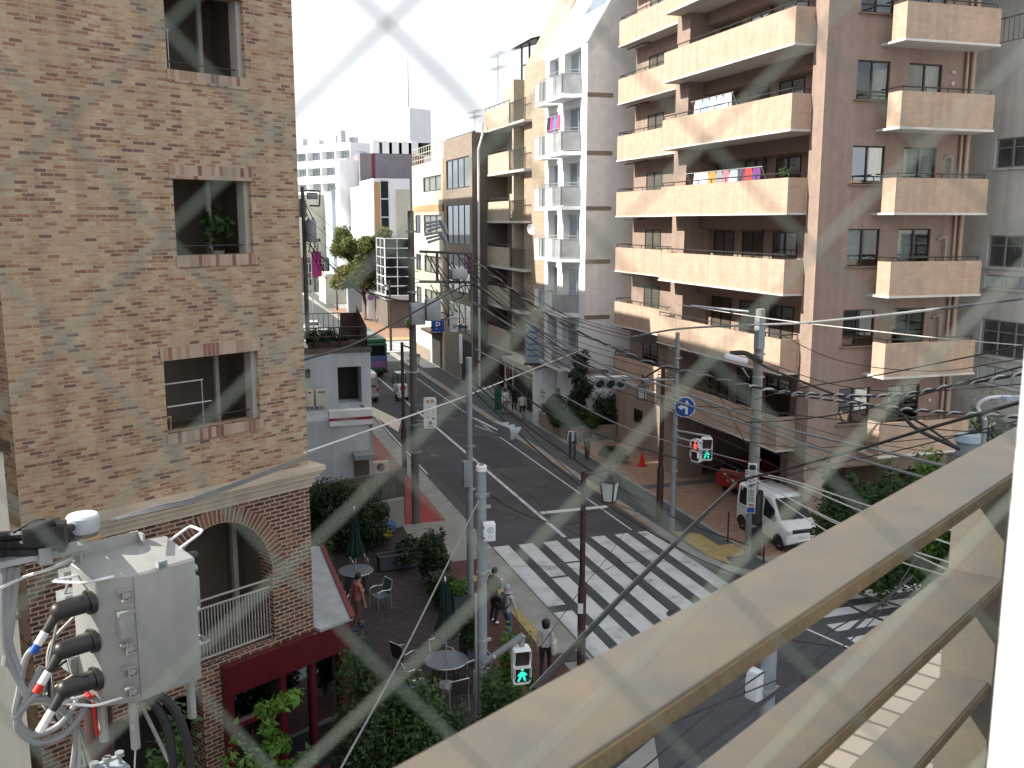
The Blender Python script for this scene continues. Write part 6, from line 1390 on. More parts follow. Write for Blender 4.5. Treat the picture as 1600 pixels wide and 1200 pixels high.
MB().bbox(-.17, -1.885, .56, .17, -1.865, .72, .004).build('number_plate', M['signwhite'], rc); MB().bbox(-.76, -1.9, .30, .76, -1.75, .5, .03).build('bumper', M['carred'], rc)
# motorbike in front of the red car
q = onZ(1142, 765, .13); mb_ = thing('motorbike', 'small dark motorbike with chrome handlebars leaning in front of the red car', 'motorbike', (22.3, 35.3, .13), R(20))
for y in (-.6, .6):
    b = MB(); n = 18; b.tube([(0, y + .27 * math.cos(2 * math.pi * k / n), .27 + .27 * math.sin(2 * math.pi * k / n)) for k in range(n + 1)], .05, 7, False); b.cyl((-.06, y, .27), (.06, y, .27), .08); b.build('wheel', M['tyre'], mb_)
b = MB(); b.bbox(-.13, -.25, .30, .13, .28, .62, .06).tube([(0, .6, .27), (0, .42, .85)], .04).tube([(0, -.6, .27), (0, -.1, .5)], .04); b.build('frame', M['black'], mb_)
MB().bbox(-.12, -.65, .68, .12, .05, .80, .05).build('seat', M['sling'], mb_); MB().bbox(-.14, .02, .62, .14, .40, .86, .07).build('tank', M['black'], mb_)
MB().tube(catmull([(-.38, .30, 1.02), (-.22, .38, 1.03), (0, .42, .95), (.22, .38, 1.03), (.38, .30, 1.02)], 5), .018).build('handlebar', M['chrome'], mb_)
MB().ell((-.28, .42, 1.18), (.07, .03, .05)).ell((.28, .42, 1.18), (.07, .03, .05)).cyl((0, .48, .9), (0, .58, .9), .09, .1).build('mirror', M['chrome'], mb_)
# orange leaning bar
q0, q1 = onZ(1149, 763, .2), at(1133, 740, 39); MB().tube([q0, q1], .06, 8).solo('barrier_bar', M['orange'], 'slanting orange barrier bar leaning before the red car', 'barrier')
# silver van seen from behind
sv = thing('silver_van', 'silver van seen from behind beside the white shop waiting in the left lane', 'van', (10.35, 65.6, .0), 0)
SV = [(-2.3, .45, .95, 1.75, .80, .62), (-2.22, .30, 1.1, 1.98, .84, .68), (-1.8, .28, 1.1, 2.05, .845, .70), (1.0, .28, 1.1, 2.03, .845, .70), (1.3, .28, 1.08, 1.9, .845, .70), (1.9, .28, 1.0, 1.2, .84, .74), (2.3, .35, .75, .95, .8, .7)]
carbody(SV).build('body', M['carsilver'], sv, 28); sideglass(sv, SV, [(-2.0, -.8), (-.7, .3), (.4, 1.5)])
quad(sv, [(-.64, -2.31, 1.08), (-.56, -2.245, 1.78), (.56, -2.245, 1.78), (.64, -2.31, 1.08)][::-1], 'carglass', 'rear_window')
for sx in (-1, 1):
    MB().bbox(sx * .72 - .09, -2.34, .78, sx * .72 + .09, -2.2, 1.02, .02).build('tail_light', M['lamp_red'], sv)
    for y in (-1.4, 1.5): wheel(sv, sx * .76, y, .32, .18)
MB().bbox(-.17, -2.335, .72, .17, -2.31, .88, .004).build('number_plate', M['signwhite'], sv); MB().bbox(-.82, -2.36, .36, .82, -2.2, .58, .03).build('bumper', M['carsilver'], sv)
# bus
bu = thing('city_bus', 'green roofed city bus seen from behind with a violet and blue rear panel', 'bus', (12.5, 78.2, 0), 0)
M['busgreen'] = mat('bus_green', (.05, .16, .09), .4, .1, 1); M['busblue'] = mat('bus_blue', (.10, .15, .34), .4, .1, 1); M['busviolet'] = mat('bus_violet', (.30, .13, .36), .4, .1, 1)
MB().bbox(-1.2, -4.5, .35, 1.2, 4.5, 2.72, .08).build('body', M['busgreen'], bu); MB().bbox(-1.18, -4.4, 2.721, 1.18, 4.4, 3.05, .1).build('roof', M['busgreen'], bu)
MB().bbox(-.7, -3.4, 3.051, .7, -1.2, 3.3, .08).build('roof_unit', M['white'], bu)
quad(bu, [(-1.05, -4.512, 1.75), (1.05, -4.512, 1.75), (1.0, -4.512, 2.55), (-1.0, -4.512, 2.55)], 'carglass', 'rear_window')
quad(bu, [(-1.1, -4.513, 1.32), (1.1, -4.513, 1.32), (1.1, -4.513, 1.72), (-1.1, -4.513, 1.72)], 'busblue', 'rear_panel'); quad(bu, [(-1.1, -4.513, .82), (1.1, -4.513, .82), (1.1, -4.513, 1.31), (-1.1, -4.513, 1.31)], 'busviolet', 'rear_panel')
MB().bbox(-1.22, -4.62, .38, 1.22, -4.4, .62, .04).build('bumper', M['black'], bu)
for sx in (-1, 1):
    MB().bbox(sx * 1.02 - .1, -4.55, .65, sx * 1.02 + .1, -4.45, .8, .02).build('tail_light', M['lamp_red'], bu); b = MB()
    for k in range(5): b.face([(sx * 1.206, -4.1 + 1.7 * k, 1.5), (sx * 1.206, -2.6 + 1.7 * k, 1.5), (sx * 1.206, -2.6 + 1.7 * k, 2.5), (sx * 1.206, -4.1 + 1.7 * k, 2.5)][::sx])
    b.build('side_window', M['carglass'], bu, 0)
    for y in (-2.6, 2.8): wheel(bu, sx * 1.06, y, .48, .28)
# queued cars further on
for i, (x, y, m, l) in enumerate(((11.6, 91, 'carwhite', 'white car queued in sunlight just beyond the bus'), (11.6, 98, 'carsilver', 'silver car queued second beyond the bus'), (11.5, 106, 'carwhite', 'white car farthest along the queue by the street tree'))):
    t = thing('queued_car', l, 'car', (x, y, .0), 0, 'cars queued beyond the bus'); carbody(RC).build('body', M[m], t, 30); sideglass(t, RC, [(-1.2, -.45), (-.35, .75)]); quad(t, [(-.56, -1.79, 1.09), (-.50, -1.43, 1.385), (.50, -1.43, 1.385), (.56, -1.79, 1.09)][::-1], 'carglass', 'rear_window')
    for sx in (-1, 1):
        MB().bbox(sx * .62 - .12, -1.87, .74, sx * .62 + .12, -1.72, .90, .02).build('tail_light', M['lamp_red'], t)
        for yy in (-1.15, 1.15): wheel(t, sx * .72, yy, .30, .17)
# delivery trike with a roof
q = onZ(627, 626, 0); tk = thing('delivery_trike', 'white roofed three wheeled delivery scooter with a rear box on the road', 'scooter', (q.x, q.y + .5, 0), R(4))
MB().bbox(-.33, -.85, .55, .33, -.15, 1.15, .04).build('delivery_box', M['carwhite'], tk); MB().box(-.2, -.855, .8, .2, -.851, 1.05).build('box_panel', M['red'], tk, 0)
MB().bbox(-.36, -.9, .30, .36, -.2, .54, .03).build('rear_deck', M['carwhite'], tk); MB().bbox(-.2, -.15, .35, .2, .35, .75, .05).build('seat', M['black'], tk); MB().bbox(-.25, .45, .35, .25, .75, .95, .08).build('front_cowl', M['carwhite'], tk)
b = MB(); b.tube(catmull([(-.28, .72, .95), (-.30, .55, 1.55), (-.28, .2, 1.88), (-.28, -.5, 1.9)], 5), .03).tube(catmull([(.28, .72, .95), (.30, .55, 1.55), (.28, .2, 1.88), (.28, -.5, 1.9)], 5), .03).cyl((-.28, -.5, 1.9), (-.28, -.6, 1.1), .025).cyl((.28, -.5, 1.9), (.28, -.6, 1.1), .025); b.build('roof_frame', M['black'], tk)
MB().bbox(-.32, -.62, 1.87, .32, .30, 1.95, .03).build('roof', M['carwhite'], tk); MB().face([(-.28, .70, .98), (.28, .70, .98), (.28, .45, 1.66), (-.28, .45, 1.66)]).build('windscreen', M['pane'], tk, 0)
for x, y in ((-.34, -.55), (.34, -.55), (0, .85)): wheel(tk, x, y, .21, .12)
for sx in (-1, 1): MB().bbox(sx * .3 - .05, -.92, .4, sx * .3 + .05, -.88, .5, .01).build('tail_light', M['lamp_red'], tk); MB().ell((sx * .45, .55, 1.2), (.07, .02, .05)).cyl((sx * .2, .55, 1.05), (sx * .45, .55, 1.17), .012).build('mirror', M['black'], tk)

# ================================================================== people
def ik(a, c, L1, L2, bend):
    a, c = Vector(a), Vector(c); d = c - a; L = min(d.length, (L1 + L2) * .999); dn = d.normalized()
    x = (L1 * L1 - L2 * L2 + L * L) / (2 * L); h = math.sqrt(max(L1 * L1 - x * x, 0)); bd = Vector(bend); bd = (bd - dn * bd.dot(dn)).normalized()
    return a + dn * x + bd * h
CL = {}
def cloth(name, col, rough=.85):
    if name not in CL: CL[name] = mat('cloth_' + name, col, rough, .22, 6, .3, 40)
    return CL[name]
SKIN = mat('skin', (.42, .25, .175), .6, .08, 5, spec=.35); HAIR = mat('hair_black', (.012, .010, .009), .5, .2, 20)
def person(label, loc, face, H=1.70, top='grey', pants='navy', shoes='dark', feet=((-.10, .10), (.10, -.10)), hands=((-.26, .05, .80), (.26, .05, .80)), lean=.03, sleeve=True, hood=False, hair='short', coat=False, turn=0, female=False, shorts=False, group=None):
    """standing or walking figure; local +Y is the way it faces; measures for 1.70 m"""
    root = thing('person', label, 'person', loc, face, group); s = H / 1.70
    sw = .165 if female else .185; hip = .095
    J = {}; J['pel'] = (0, 0, .93); J['spine'] = (0, lean * .4, 1.10); J['chest'] = (0, lean, 1.28); J['neck'] = (0, lean * 1.25, 1.43); J['head0'] = (0, lean * 1.5 + .01, 1.52); J['head1'] = (0, lean * 1.6 + .012, 1.63)
    for k, sx in enumerate((-1, 1)):
        J['sh%d' % k] = (sx * sw, lean, 1.385); J['hp%d' % k] = (sx * hip, 0, .90)
        fx, fy = feet[k]; an = Vector((fx, fy - .03, .085 + max(0, -fy - .12) * .35)); J['an%d' % k] = tuple(an)
        J['kn%d' % k] = tuple(ik(J['hp%d' % k], an, .425, .42, (0, 1, .05))); J['toe%d' % k] = (fx + sx * .015, fy + .14, .035 + max(0, -fy - .12) * .05)
        hd = Vector(hands[k]); J['wr%d' % k] = tuple(hd); J['el%d' % k] = tuple(ik(J['sh%d' % k], hd, .28, .26, (sx * .4, -1, 0)))
        d = (hd - Vector(J['el%d' % k])).normalized(); J['pm%d' % k] = tuple(hd + d * .075)
    rad = dict(pel=(.145, .11), spine=(.135, .10), chest=(.155, .112), neck=(.055, .058), head0=(.072, .085), head1=(.074, .088))
    if female: rad['pel'] = (.15, .115); rad['spine'] = (.118, .092); rad['chest'] = (.14, .108)
    if coat: rad['pel'] = (.17, .13); rad['spine'] = (.16, .12)
    for k in range(2): rad.update({'sh%d' % k: (.066, .066), 'el%d' % k: (.046, .046), 'wr%d' % k: (.031, .026), 'pm%d' % k: (.036, .020), 'hp%d' % k: (.088, .09), 'kn%d' % k: (.062, .064), 'an%d' % k: (.042, .046), 'toe%d' % k: (.042, .030)})
    E = [('pel', 'spine'), ('spine', 'chest'), ('chest', 'neck'), ('neck', 'head0'), ('head0', 'head1')]
    for k in range(2): E += [('chest', 'sh%d' % k), ('sh%d' % k, 'el%d' % k), ('el%d' % k, 'wr%d' % k), ('wr%d' % k, 'pm%d' % k), ('pel', 'hp%d' % k), ('hp%d' % k, 'kn%d' % k), ('kn%d' % k, 'an%d' % k), ('an%d' % k, 'toe%d' % k)]
    names = list(J); ix = {n: i for i, n in enumerate(names)}
    me = bpy.data.meshes.new('body'); me.from_pydata([Vector(J[n]) * s for n in names], [(ix[a], ix[c]) for a, c in E], [])
    tmp = bpy.data.objects.new('body_tmp', me); COL.objects.link(tmp); md = tmp.modifiers.new('skin', 'SKIN'); md.use_smooth_shade = True
    for i, n in enumerate(names): v = me.skin_vertices[0].data[i]; v.radius = (rad[n][0] * s, rad[n][1] * s); v.use_root = (n == 'pel')
    sd = tmp.modifiers.new('sub', 'SUBSURF'); sd.levels = 2; sd.render_levels = 2
    dg = bpy.context.evaluated_depsgraph_get(); m2 = bpy.data.meshes.new_from_object(tmp.evaluated_get(dg)); bpy.data.objects.remove(tmp)
    bm = bmesh.new(); bm.from_mesh(m2)
    # hands: five fingers each, nose, ears, eyes grown into the same mesh
    ex = MB()
    for k, sx in enumerate((-1, 1)):
        w, p = Vector(J['wr%d' % k]), Vector(J['pm%d' % k]); d = (p - w).normalized(); side = d.cross(Vector((sx, 0, 0))); side = side.normalized() if side.length > .1 else Vector((0, 1, 0)); inn = d.cross(side).normalized()
        for j in range(4):
            b0 = p + side * (.024 - .016 * j) + d * .01; l = (.058, .066, .062, .048)[j]; b1 = b0 + d * l * .5 + inn * .006; b2 = b1 + d * l * .42 + inn * .02; ex.tube([b0 * s, b1 * s, b2 * s], [.0095 * s, .0088 * s, .007 * s], 6)
        b0 = w + d * .04 + side * .03; b1 = b0 + side * .025 + d * .03; b2 = b1 + d * .028 + inn * .01; ex.tube([b0 * s, b1 * s, b2 * s], [.011 * s, .0105 * s, .008 * s], 6)
    nexf = len(ex.f); h = Vector(J['head0']); hc = h + Vector((0, .012, .055)); T = Matrix.Rotation(turn, 3, 'Z')
    P = lambda x, y, z: (hc + T @ Vector((x, y, z))) * s
    ex.tube([P(0, .085, .015), P(0, .108, -.02), P(0, .09, -.03)], [.010 * s, .015 * s, .012 * s], 6)
    for sx in (-1, 1): ex.ell(P(sx * .082, 0, -.005), (.012 * s, .02 * s, .032 * s), 8, 6)
    ns = len(ex.f)
    for sx in (-1, 1): ex.ell(P(sx * .032, .085, .015), (.013 * s, .008 * s, .008 * s), 8, 5)
    ex.tube([P(-.025, .088, -.055), P(.025, .088, -.055)], .005 * s, 5)
    base = len(bm.verts); vv = [bm.verts.new(v) for v in ex.v]; ff = []
    for fi, f in enumerate(ex.f):
        try: nf = bm.faces.new([vv[i] for i in f]); nf.smooth = True; ff.append((nf, fi))
        except ValueError: pass
    me2 = bpy.data.meshes.new('body'); mats = [SKIN, cloth(*top) if isinstance(top, tuple) else CL[top], cloth(*pants) if isinstance(pants, tuple) else CL[pants], cloth(*shoes) if isinstance(shoes, tuple) else CL[shoes], HAIR]
    exi = {f: fi for f, fi in ff}
    seg = []
    for a, c in E:
        if a in ('pel',) and c == 'spine' or a in ('spine',) or c.startswith('sh') or a.startswith('sh'): lab = 1
        elif a.startswith('el'): lab = 1 if sleeve else 0
        elif a == 'chest': lab = 1
        elif c.startswith('hp') or a.startswith('hp'): lab = 2
        elif a.startswith('kn'): lab = 0 if shorts else 2
        elif a.startswith('an'): lab = 3
        else: lab = 0
        seg.append((Vector(J[a]) * s, Vector(J[c]) * s, lab, a))
    zc = (.74 if coat else .92) * s; zn = J['neck'][2] * s
    for f in bm.faces:
        if f in exi: f.material_index = 0 if exi[f] < ns else 4; continue
        c = f.calc_center_median(); best = (9, 0, '')
        for a, e, lab, nm in seg:
            d = e - a; t = max(0, min(1, (c - a).dot(d) / d.length_squared)); q = (c - a - d * t).length - (.03 if nm.startswith('wr') else 0)
            if q < best[0]: best = (q, lab, nm)
        lab = best[1]; arm = best[2][:2] in ('sh', 'el', 'wr')
        if not arm:
            if c.z > zn + .02 * s: lab = 0
            elif c.z > zc: lab = 1
            elif lab == 1: lab = 2
        f.material_index = lab
    bm.to_mesh(me2); bm.free(); bpy.data.meshes.remove(m2)
    for m in mats: me2.materials.append(m)
    me2.polygons.foreach_set('use_smooth', [True] * len(me2.polygons))
    o = bpy.data.objects.new('body', me2); COL.objects.link(o); o.parent = root
    # hair: shell over the back and top of the head
    hb = MB(); nu, nv = 16, 10; rx, ry, rz = .092 * s, .108 * s, .125 * s; cz = (hc + Vector((0, -.008, .015))) * s; long_ = hair == 'bob'
    def hp(j, k):
        t = math.pi * j / nv; a = 2 * math.pi * k / nu; g = 1.32 if long_ else 1.02; r_ = T @ Vector((math.sin(t) * math.cos(a) * rx * g, math.sin(t) * math.sin(a) * ry * g, math.cos(t) * rz * (1.75 if long_ and math.cos(t) < 0 else 1.0))); return cz + r_
    for j in range(nv):
        for k in range(nu):
            a = 2 * math.pi * (k + .5) / nu; t = math.pi * (j + .5) / nv; front = math.sin(a)
            lim = (2.62 if long_ else 1.95) if front < .3 else (.95 if front > .55 else (2.2 if long_ else 1.25))
            if t < lim: hb.face([hp(j, k), hp(j + 1, k), hp(j + 1, k + 1), hp(j, k + 1)])
    hb.build('hair', HAIR, root, 60)
    if hood:
        b = MB(); rx, ry, rz = .118 * s, .125 * s, .145 * s; cz = (hc + Vector((0, -.018, -.005))) * s
        for j in range(nv):
            for k in range(nu):
                a = 2 * math.pi * (k + .5) / nu; t = math.pi * (j + .5) / nv; front = math.sin(a)
                lim = 2.9 if front < .45 else .75
                hq = lambda jj, kk: cz + T @ Vector((math.sin(math.pi * jj / nv) * math.cos(2 * math.pi * kk / nu) * rx, math.sin(math.pi * jj / nv) * math.sin(2 * math.pi * kk / nu) * ry, math.cos(math.pi * jj / nv) * rz))
                if t < lim: b.face([hq(j, k), hq(j + 1, k), hq(j + 1, k + 1), hq(j, k + 1)])
        b.lathe([(.10 * s, -.15 * s), (.14 * s, -.11 * s), (.11 * s, -.05 * s)], tuple(cz), 14, False); b.build('hood', mats[1], root, 60)
    return root, J, s
def backpack(label, loc, rz, m=None, sz=1.0):
    t = thing('backpack', label, 'backpack', loc, rz); m = m or M['black']
    MB().bbox(-.14 * sz, -.20 * sz, -.22 * sz, .14 * sz, -.02, .22 * sz, .06 * sz).build('bag', m, t); MB().bbox(-.10 * sz, -.25 * sz, -.18 * sz, .10 * sz, -.19 * sz, .02, .03 * sz).build('pocket', m, t)
    for sx in (-1, 1): MB().tube(catmull([(sx * .10, -.03, .19), (sx * .115, .08, .24), (sx * .12, .20, .15), (sx * .125, .19, 0), (sx * .13, .06, -.12), (sx * .12, -.04, -.16)], 5), .022 * sz, 6).build('strap', m, t)
    return t
for n_, c_ in dict(grey=(.42, .39, .42), navy=(.035, .045, .075), dark=(.02, .02, .022), salmon=(.40, .14, .13), brown=(.13, .075, .045), blueshoe=(.025, .05, .20), charcoal=(.055, .056, .06), black=(.014, .014, .016), jeans=(.085, .13, .19), lightgrey=(.42, .44, .46), slate=(.055, .07, .10), white=(.66, .66, .66), cream=(.52, .48, .42), khaki=(.22, .19, .15), shade=(.20, .15, .15), paleblue=(.36, .45, .52)).items(): cloth(n_, c_)
g = lambda px, py, z=.13: onZ(px, py, z)
FR = -math.pi / 2                                              # facing right along the cross street
p = g(558, 984); person('man in a salmon shirt and brown trousers walking across the cafe terrace', p, R(-75), 1.74, 'salmon', 'brown', 'blueshoe', ((-.10, .14), (.10, -.16)), ((-.25, -.12, .80), (.25, .16, .84)), .05)
p = g(771, 974, .125); r, J, s = person('man in charcoal clothes behind the thick pole lifting a camera to his chest', p, R(-60), 1.74, 'charcoal', 'black', 'white', ((-.11, .03), (.11, -.04)), ((-.10, .26, 1.22), (.10, .27, 1.20)), .04)
M_ = Matrix.Translation(p) @ Matrix.Rotation(R(-60), 4, 'Z'); backpack('small black rucksack on the back of the man in charcoal', M_ @ Vector((0, -.09, 1.25)), R(-60), None, .85)
t = thing('camera', 'pale compact camera held at the chest of the man in charcoal', 'camera', M_ @ Vector((0, .34, 1.27)), R(-60)); MB().bbox(-.07, -.03, -.045, .07, .03, .045, .012).build('case', M['white'], t); MB().cyl((0, .03, 0), (0, .08, 0), .032).build('lens', M['black'], t)
p = g(792, 1003, .125); r, J, s = person('young man in pale grey hoodie, hood up, and blue jeans at the kerb', p, R(-72), 1.74, 'grey', 'jeans', 'dark', ((-.11, .05), (.11, -.05)), ((-.22, .12, .84), (.24, .16, .86)), .03, hood=True, turn=R(-8))
M_ = Matrix.Translation(p) @ Matrix.Rotation(R(-72), 4, 'Z'); backpack('round black backpack worn by the man in the grey hoodie', M_ @ Vector((0, -.12, 1.24)), R(-72), None, .95)
p = g(852, 1058, .125); person('woman in a light grey jacket and black leggings walking away from the crossing', p, R(-28), 1.60, 'lightgrey', 'black', 'dark', ((-.09, -.20), (.09, .16)), ((-.24, .05, .84), (.22, -.02, .86)), .04, hair='bob', female=True)
M_ = Matrix.Translation(p) @ Matrix.Rotation(R(-28), 4, 'Z'); t = thing('tote_bag', 'cream tote bag hanging from the shoulder of the woman in grey', 'bag', M_ @ Vector((.24, -.06, .92)), R(-28))
b = MB(); b.bbox(-.06, -.17, -.20, .06, .15, .16, .045); b.build('bag', CL['cream'], t); MB().tube(catmull([(0, -.12, .14), (-.05, -.06, .40), (-.07, .0, .46), (-.05, .06, .40), (0, .10, .14)], 5), .012).build('strap', CL['cream'], t)
p = g(894, 717); person('man in a slate blue jacket over a white shirt walking toward the crossing', p, R(168), 1.74, 'white', 'slate', 'dark', ((-.10, .12), (.10, -.12)), ((-.25, .02, .80), (.25, .05, .80)), .03)
M_ = Matrix.Translation(p) @ Matrix.Rotation(R(168), 4, 'Z'); 
b = MB()
for sx in (-1, 1): b.tube(catmull([(sx * .10, .06, 1.42), (sx * .135, .085, 1.2), (sx * .14, .07, .84)], 4), [.075] * 8 + [.085], 8)
b.tube([(0, -.05, 1.44), (0, -.075, 1.2), (0, -.07, .84)], [.12, .145, .15], 10)
for sx in (-1, 1): b.tube([(sx * .185, .03, 1.40), (sx * .245, -.06, 1.13), (sx * .25, .0, .88)], [.075, .062, .05], 8)
pp = [o for o in scene.objects if o.name.startswith('person') and 'slate blue' in o.get('label', '')][0]; b.build('jacket', CL['slate'], pp, 50)
p = g(917, 717); person('long haired person in an all black coat beside the man in the slate jacket', p, R(175), 1.68, 'black', 'black', 'dark', ((-.09, -.1), (.09, .12)), ((-.12, .22, 1.08), (.14, .2, 1.04)), .04, hair='bob', coat=True, female=True)
t = thing('handbag', 'tan handbag beside the person in the black coat', 'bag', g(912, 712) + Vector((0, -.3, .5)), 0); MB().bbox(-.15, -.06, -.12, .15, .06, .12, .03).build('bag', M['orange'], t); MB().tube(catmull([(-.1, 0, .12), (0, 0, .3), (.1, 0, .12)], 5), .012).build('strap', M['brownpole'], t)
grp = 'people gathered outside the tiled shop'
for l, px, py, fc, tp, pt, ft, kw in (('person in a white top and grey trousers with back turned outside the shop', 790, 648, 10, 'white', 'khaki', ((-.1, .05), (.1, -.05)), {}),
        ('person in a cream shirt and dark shorts stepping along outside the shop', 816, 656, -20, 'cream', 'dark', ((-.1, -.16), (.1, .16)), dict(shorts=True)),
        ('person in dark clothes between the white top and the cream shirt', 803, 641, 180, 'dark', 'dark', ((-.1, 0), (.1, 0)), {}),
        ('person in a dusky pink top nearest the white shop pillar', 829, 641, 150, 'shade', 'dark', ((-.1, 0), (.1, 0)), dict(female=True, hair='bob'))):
    person(l, g(px, py), R(fc), 1.66, tp, pt, 'dark', ft, group=grp, **kw)
p = g(632, 512); person('person in a pale blue shirt tending plants outside the far glass corner', p, R(90), 1.68, 'paleblue', 'dark', 'dark', ((-.12, .0), (.12, .05)), ((-.16, .42, 1.0), (.16, .42, 1.0)), .22)

# ================================================================== cafe terrace
def table(label, px, py):
    p = onZ(px, py, .85); t = thing('terrace_table', label, 'table', (p.x, p.y, .13), 0, 'round cafe tables')
    MB().lathe([(.50, .70), (.56, .705), (.565, .725), (.55, .735), (.01, .737)], n=36).build('tabletop', M['tabletop'], t); MB().lathe([(.562, .698), (.572, .715), (.562, .732)], n=36, cap=False).build('rim', M['alu'], t)
    b = MB()
    for k in range(4): a = R(45 + 90 * k); b.tube([(.42 * math.cos(a), .42 * math.sin(a), 0), (.30 * math.cos(a), .30 * math.sin(a), .70)], .022, 6)
    b.build('leg', M['black'], t); return p
def umbrella(label, p, tippx, tippy):
    D = math.hypot(p.x, p.y); zt = at(tippx, tippy, D).z
    t = thing('parasol', label, 'parasol', (p.x, p.y, .13), 0, 'closed green parasols'); h = zt - .13
    MB().cyl((0, 0, 0), (0, 0, h), .022).lathe([(.25, 0), (.26, .04), (.06, .08)], n=16).build('pole', M['alu'], t)
    b = MB(); n = 20; prof = [(.03, h - .04), (.10, h - .25), (.12, h - .6), (.15, h - 1.0), (.24, h - 1.32), (.27, h - 1.5), (.16, h - 1.58)]
    vs = []
    for r, z in prof:
        for k in range(n): a = 2 * math.pi * k / n; rr = r * (1 + (.22 if k % 2 else -.16)); vs.append((rr * math.cos(a), rr * math.sin(a), z + (.04 if k % 2 else 0)))
    b.mesh(vs, [(i * n + k, i * n + (k + 1) % n, (i + 1) * n + (k + 1) % n, (i + 1) * n + k) for i in range(len(prof) - 1) for k in range(n)]); b.build('canopy', M['greendark'], t, 50)
    MB().ell((0, 0, h + .03), (.03, .03, .04)).ell((0, 0, h + .09), (.03, .03, .03)).build('finial', M['signwhite'], t); MB().lathe([(.135, h - .72), (.14, h - .70), (.135, h - .66)], n=16, cap=False).build('tie', M['black'], t)
def chair(label, px, py, rz, m='sling'):
    p = onZ(px, py, .13); t = thing('terrace_chair', label, 'chair', (p.x, p.y, .13), rz, 'cafe terrace chairs')
    for sx in (-1, 1):
        for sy in (-1, 1): MB().tube([(sx * .26, sy * .24 + (.0), 0), (sx * .25, sy * .21, .62 if sy > 0 else .62)], .014, 6).build('leg', M['chrome'], t)
        MB().tube(catmull([(sx * .25, .23, .62), (sx * .26, .05, .66), (sx * .25, -.21, .64), (sx * .235, -.29, .88)], 5), .015, 6).build('armrest', M['chrome'], t)
    MB().bbox(-.24, -.22, .41, .24, .24, .435, .01).build('seat', M[m], t)
    b = MB(); b.face([(-.225, -.215, .46), (.225, -.215, .46), (.225, -.30, .90), (-.225, -.30, .90)]).face([(-.225, -.225, .46), (-.225, -.31, .90), (.225, -.31, .90), (.225, -.225, .46)]); b.build('backrest', M[m], t, 0); MB().tube([(-.235, -.30, .90), (.235, -.30, .90)], .014, 6).build('top_bar', M['chrome'], t)
pt2 = table('round grey cafe table nearest the shrubs under a closed parasol', 697, 1031); umbrella('closed dark green parasol rising from the nearer round table', pt2, 699, 908)
pt1 = table('round grey cafe table by the dark hedge with the man in salmon before it', 556, 891); umbrella('closed dark green parasol rising from the table by the dark hedge', pt1, 560, 796)
chair('brown backed chair on the far side of the nearer table', 692, 1052, R(200)); chair('black chair with its back to us at the nearer table', 712, 1108, R(10)); chair('blue seated chair left of the nearer table half in the shrubs', 650, 1092, R(-85), 'slingb'); chair('chair on the right of the nearer table beside the thick pole', 748, 1075, R(95)); chair('lone chair with only its curved arm showing behind the shrub tops', 632, 1050, R(-60))
chair('blue seated chair with chrome arms right of the table by the hedge', 595, 950, R(110), 'slingb'); chair('black chair at the front left of the table by the hedge', 532, 962, R(-20)); chair('dark chair left of the table by the hedge against the brick wall', 520, 925, R(-70)); chair('chair with tall chrome legs behind the table by the hedge', 562, 902, R(185))

# ================================================================== planting
def leafy(name, label, cat, p, w, h, m, n, size, seed, d=None, group=None, stems=True, base=0.0):
    """bush: several overlapping leaf clumps on short stems"""
    rnd = random.Random(seed); t = thing(name, label, cat, p, rnd.uniform(0, 6), group); d = d or w; bl = []
    for k in range(8):
        a = rnd.uniform(0, 6.28); q = rnd.uniform(.15, .62); bl.append((w * q * math.cos(a), d * q * math.sin(a), base + (h - base) * rnd.uniform(.28, .80), w * rnd.uniform(.34, .55), d * rnd.uniform(.34, .55), (h - base) * rnd.uniform(.2, .34)))
    bl.append((0, 0, base + (h - base) * .45, w * .62, d * .62, (h - base) * .42))
    for k in range(6): a = rnd.uniform(0, 6.28); bl.append((w * .8 * math.cos(a), d * .8 * math.sin(a), base + (h - base) * rnd.uniform(.3, .95), w * .2, d * .2, (h - base) * .16))
    b = MB(); leaves(b, bl, int(n * 2.1), size * .86, rnd=rnd); b.build('foliage', M[m], t, 0)
    if stems:
        b = MB()
        for k in range(6): a = rnd.uniform(0, 6.28); b.tube([(0, 0, 0), (w * .25 * math.cos(a), d * .25 * math.sin(a), h * .4), (w * .5 * math.cos(a), d * .5 * math.sin(a), h * .75)], [.03, .02, .008], 5)
        b.build('stem', M['bark'], t)
    return t
def bush(label, px, pbase, ptop, pw, m, n, size, seed, z=.13, D=None, name='shrub', cat='shrub', group=None, d=None):
    p = onZ(px, pbase, z) if D is None else at(px, pbase, D); p.z = z; D = math.hypot(p.x, p.y); h = max(.3, at(px, ptop, D).z - z); w = pw * D / FOC * .5
    return leafy(name, label, cat, p, w, h, m, n, size, seed, d, group)
